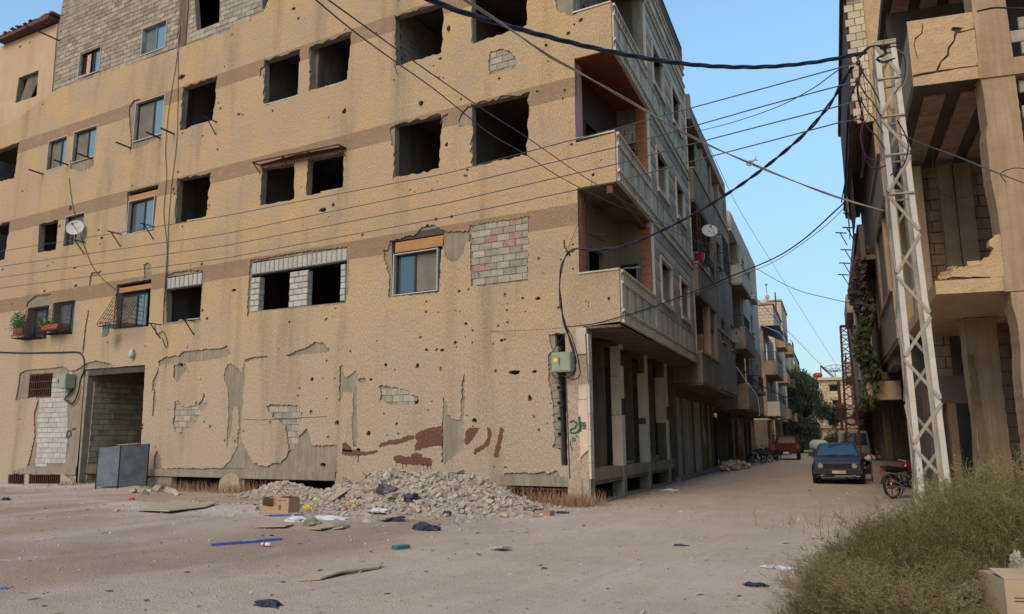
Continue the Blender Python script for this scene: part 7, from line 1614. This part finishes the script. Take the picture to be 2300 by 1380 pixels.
cable([(1915,150,12.6),(1893,185,12.9),(1860,240,13.4),(1800,308,14.3),(1700,390,15.8),(1600,457,17.2),(1500,512,18.4),(1400,553,19.1),(1330,562,19.4),(1290,560,19.55),(1266,585,19.5),(1257,640,19.4),(1264,710,19.35),(1279,760,19.35),(1291,800,19.3),(1290,835,19.3),(1272,850,19.3)], .018, mWireB, 'heavy black cable sagging from the pole to the wall hook', n=14, strands=2, twist=6)
put('wall_hook', MB().tube([onD(1267,540,19.6), onD(1268,556,19.5), onD(1277,566,19.4), onD(1280,575,19.6)], .022, 6).tube([onD(1270,566,19.5), onD(1290,566,19.4)], .014, 5), mRust, 'rusty bent iron hook on the wall near the corner holding the heavy cable', 'hook')
cable([(1900,452,13.2),(1870,480,13.8),(1800,542,15),(1735,582,16),(1640,622,17.2),(1560,655,18),(1450,695,18.9),(1380,716,19.2),(1330,728,19.3),(1270,735,19.4)], .007, mWire, 'bundle of three black wires sagging from the dark building to the corner', n=16, strands=3, twist=1.1)
cable([(1904,458,13.2),(1860,503,13.9),(1790,556,15),(1735,590,16),(1660,622,17.2),(1560,662,18),(1450,698,18.9),(1370,722,19.2),(1270,736,19.4)], .006, mWire, 'single black wire hanging just below the three wire bundle', 'wire', cat='wire')
cable([(1270,736,19.4),(1185,742,20.4),(1000,745,22.4),(850,735,24.2),(700,705,26),(560,678,27.9),(450,654,29.8),(335,620,32)], .006, mWireG, 'thin green grey wire sagging along the wall above the plaster patches', 'wire', cat='wire')
cable([(1560,297,26),(1640,277,23),(1740,243,19),(1819,203,16),(1880,160,13.5),(1915,140,12.8)], .010, mWire, 'thin black wire from the pole to the roof slab of the dark block')
cable([(1545,240,29),(1600,345,34),(1660,470,42),(1740,600,52),(1815,720,64),(1885,830,80),(1900,850,85)], .012, mWireG, 'hair thin long wire falling across the sky down the street', 'wire', cat='wire')
cable([(1690,598,38),(1750,633,34),(1800,655,31),(1860,670,28),(1905,680,26),(1960,686,14)], .012, mWire, 'slack wire over the street above the minaret level', 'wire', cat='wire')
cable([(1700,672,48),(1745,720,54),(1800,775,64),(1850,825,78),(1880,845,88)], .018, mWire, 'wire falling from the block roof on the left toward the street end', 'wire', cat='wire')
cable([(1650,812,40),(1696,855,38),(1742,883,36),(1812,908,34),(1874,920,31),(1905,920,29),(1960,915,27),(2040,905,25)], .022, mWire, 'black cable hanging low across the whole side street')
cable([(1655,825,36),(1680,862,35),(1700,890,35),(1706,925,35),(1704,935,35)], .012, mWhiteB, 'pale wire dangling off the balconies on the left of the street', 'wire', cat='wire')
cable([(2020,300,12.5),(2075,325,12.4),(2150,352,12.2),(2230,385,12),(2310,415,11.8)], .006, mWireG, 'double grey wire from the white pole to the right edge', 'wire', strands=2, twist=1.2, cat='wire', n=14)
cable([(2195,26,12.8),(2235,18,12.5),(2280,20,12.2),(2330,22,12)], .010, mWire, 'black cables tied round the concrete column at top right', strands=2, twist=.8)
cable([(2094,330,17),(2100,410,17),(2125,440,17),(2170,444,17),(2200,425,16.6),(2240,430,16.4)], .008, mWireG, 'loose grey wire looping in front of the recessed block wall at right', 'wire', cat='wire')
cable([(2260,410,12.9),(2248,390,12.9),(2280,378,12.6),(2320,382,12.4)], .007, mWire, 'thin black wire hooked to the right hand concrete column', 'wire', cat='wire')
cable([(2010,-5,13),(1990,70,12.8),(1983,110,12.75)], .006, mWire, 'thin black wire rising straight up from the top of the white pole', 'wire', cat='wire')
for k, (P, m_, lab) in enumerate((([(1930,130,12.6),(1950,108,12.5),(1975,104,12.4),(1990,120,12.4),(1970,132,12.4),(1985,140,12.4),(2010,131,12.4)], mWire, 'black loop of cable tangled on top of the white pole'),
    ([(1985,112,12.4),(2012,105,12.4),(2030,125,12.4),(2034,160,12.4),(2028,185,12.4),(2015,203,12.4),(2008,212,12.4)], mWireB, 'large blue black cable loop on the right side of the pole top'),
    ([(2012,108,12.35),(2036,130,12.4),(2037,165,12.4),(2030,190,12.4),(2016,208,12.4)], mat('yellow_wire', (.30, .20, .04), None, rough=.5), 'yellow wire loop beside the pole top'),
    ([(1925,125,12.7),(1932,160,12.7),(1926,200,12.7),(1936,260,12.7),(1935,310,12.7),(1940,350,12.7),(1935,400,12.8)], mWire, 'black cable bundle hanging down left of the white pole'),
    ([(1935,145,12.6),(1946,220,12.6),(1950,260,12.6),(1932,300,12.6),(1945,350,12.6),(1970,360,12.6),(1990,355,12.5)], mat('dark_red_wire', (.12, .012, .02), None, rough=.5), 'dark red wire wandering down the left side of the pole'),
    ([(1936,300,12.7),(1940,345,12.7),(1955,375,12.7),(1975,378,12.6),(1990,372,12.6)], mWireB, 'grey blue cable hanging in a bow left of the pole'),
    ([(2015,270,12.5),(2032,300,12.5),(2040,330,12.5),(2030,370,12.5),(2010,385,12.5),(2000,395,12.5)], mWireB, 'blue cable bundle hooked on the right leg of the pole'))):
    cable(P, .011 if m_ in (mWire, mWireB) else .006, m_, lab, n=8, strands=2 if m_ is mWire else 1, twist=9)
cable([(1940,155,12.7),(1905,240,13),(1910,330,14),(1890,455,15)], .012, mWire, 'black cable dropping from the pole hooks to the dark building wall')
for k, (P, lab) in enumerate((([(405,60,31.5),(400,110,31.5),(393,160,31.6),(380,240,31.6),(372,330,31.8),(374,400,31.8),(368,480,32),(375,560,32),(368,680,32)], 'thin black cable hanging down the facade between the window columns'), ([(400,115,31.5),(398,300,31.6),(385,420,31.8),(378,520,31.8),(374,700,32)], 'straighter thin cable beside the hanging facade cable'),
    ([(155,400,35),(165,470,34.8),(190,555,34.4),(215,610,33.8),(260,652,33)], 'thin wire from the window dish down to the barred window'), ([(347,730,32),(352,752,31.8),(366,745,31.8),(376,770,31.6),(372,780,31.6),(364,760,31.7)], 'loose wire loop hanging under the bracket'))):
    cable([(u, v_, Vector((onL(u, v_)[0], -.05, onL(u, v_)[1])) and ((Vector((onL(u, v_)[0], -.06, onL(u, v_)[1])) - CAM).dot(FWD))) for u, v_, D in P], .012, mWire, lab, 'wire', cat='wire')
def wallc(P, off=.06): return [(u, v_, (Vector((onL(u, v_)[0], -off, onL(u, v_)[1])) - CAM).dot(FWD)) for u, v_ in P]
cable(wallc([(-10,791),(60,793),(130,792),(170,791),(182,795),(189,812),(188,835),(182,850),(176,880),(168,900),(160,908),(152,900),(145,897),(158,882),(164,873)]), .028, mWire, 'thick black conduit along the left wall curling into the green cabinet')
cable(wallc([(1277,738),(1262,760),(1243,790),(1238,820),(1243,845),(1258,850)], .1), .010, mWire, 'thin wire bow left of the corner cabinet', 'wire', cat='wire'); cable(wallc([(1275,740),(1285,760),(1297,800),(1303,840),(1292,852),(1275,850),(1262,842)], .3), .014, mWire, 'loop of cables round the right of the corner cabinet')
cable(wallc([(1330,402),(1322,440),(1300,500),(1275,560)], .1), .006, mWire, 'thin wire running slantwise over the corner to the rusty hook', 'wire', cat='wire')
cable(wallc([(888,135),(887,150),(893,168)], .1), .010, mWire, 'short stub of wire hanging under an upper window', 'wire', cat='wire')

# ================================================================== foreground weeds, box, bags at lower right
rd = random.Random(21)
labs = ['weed bush furthest left, sprawling over the sand', 'low weed bush at the very bottom of the picture, left one', 'weed bush in the middle of the thicket', 'tall weed bush right against the foot of the white pole', 'tall weed bush before the concrete column at right', 'weed bush at the right edge, middle height', 'brownish weed bush beside the cardboard box', 'weed bush behind the leftmost one', 'weed bush between the pole foot and the thicket', 'tallest weed bush at far right', 'weed bush low in the right corner', 'weed bush at the back, right of the pole', 'small weed tuft left of the pole foot', 'weed bush at bottom centre of the thicket', 'weed bush rising by the right edge behind the box']
spots = [(1890,1340,7.3,.6,.5),(1850,1420,6.5,.4,.3),(2010,1330,7.6,.75,.62),(2090,1230,9.6,.8,.68),(2190,1220,9.6,.9,1.05),(2270,1290,8.2,.8,.95),(2150,1400,6.6,.7,.5),(1910,1255,8.8,.5,.42),(2010,1250,9.2,.75,.62),(2290,1200,10,.9,1.3),(2060,1450,6.2,.7,.45),(2160,1210,10.4,.6,.95),(1985,1200,10.3,.35,.5),(1975,1430,6.5,.5,.35),(2240,1300,7.7,.8,.8)]
for k, (u, v_, D, sx, sz) in enumerate(spots):
    p = onD(u, v_, D); weed(k % 3, (p.x, p.y, gz(p.x, p.y) - .03), sx, sz, rd.uniform(0, 6), labs[k])
p = onD(2290, 1450, 5.9); T = thing('cardboard_box', 'light brown closed cardboard box in the weeds at the bottom right corner', 'box', (p.x, p.y, 0))
a = WX.copy(); a.rotate(Matrix.Rotation(.35, 3, 'Z')); b_ = Vector((-a.y, a.x, 0)); h = p.z; zz = gz(p.x, p.y); q = Vector((p.x, p.y, zz)); fx = lambda x, z, y: q + a * x + b_ * y + Z * z
mCard2 = mat('light_cardboard', (.36, .25, .15), (.41, .29, .18), 3, rough=.85); MB().box(fx, -.10, .5, 0, .36, -.1, .35).build('body', mCard2, T); MB().quadbox([fx(x, z_, y_) for x in (-.1, .5) for y_, z_ in ((-.1, .362), (-.1, .37), (.15, .40), (.15, .408))]).build('flap', mCard2, T); MB().box(fx, -.04, .5, .20, .206, -.104, -.1).box(fx, -.04, .5, .225, .23, -.104, -.1).build('printed_mark', mInk, T)
def lumpD(u, v, D, r, m, label, cat, seed): c = onD(u, v, D); put('paper_scrap' if cat == 'paper' else 'plastic_bag', crumple(c, r, seed, n=4), m, label, cat)
mClr = mat('cloudy_plastic', (.26, .22, .16), (.34, .29, .22), 4, rough=.35, bump=.3, bscale=12)
lumpD(2195, 1335, 6.4, (.13,.09,.10), mClr, 'cloudy pale plastic bag caught in the weeds beside the corner box', 'bag', 3); lumpD(2150, 1362, 6.1, (.05,.05,.09), mClr, 'small pale plastic scrap in the weeds left of the cloudy bag', 'bag', 4); lumpD(2285, 1275, 7.0, (.06,.05,.13), mClr, 'upright pale paper scrap in the weeds at the right edge', 'paper', 5)
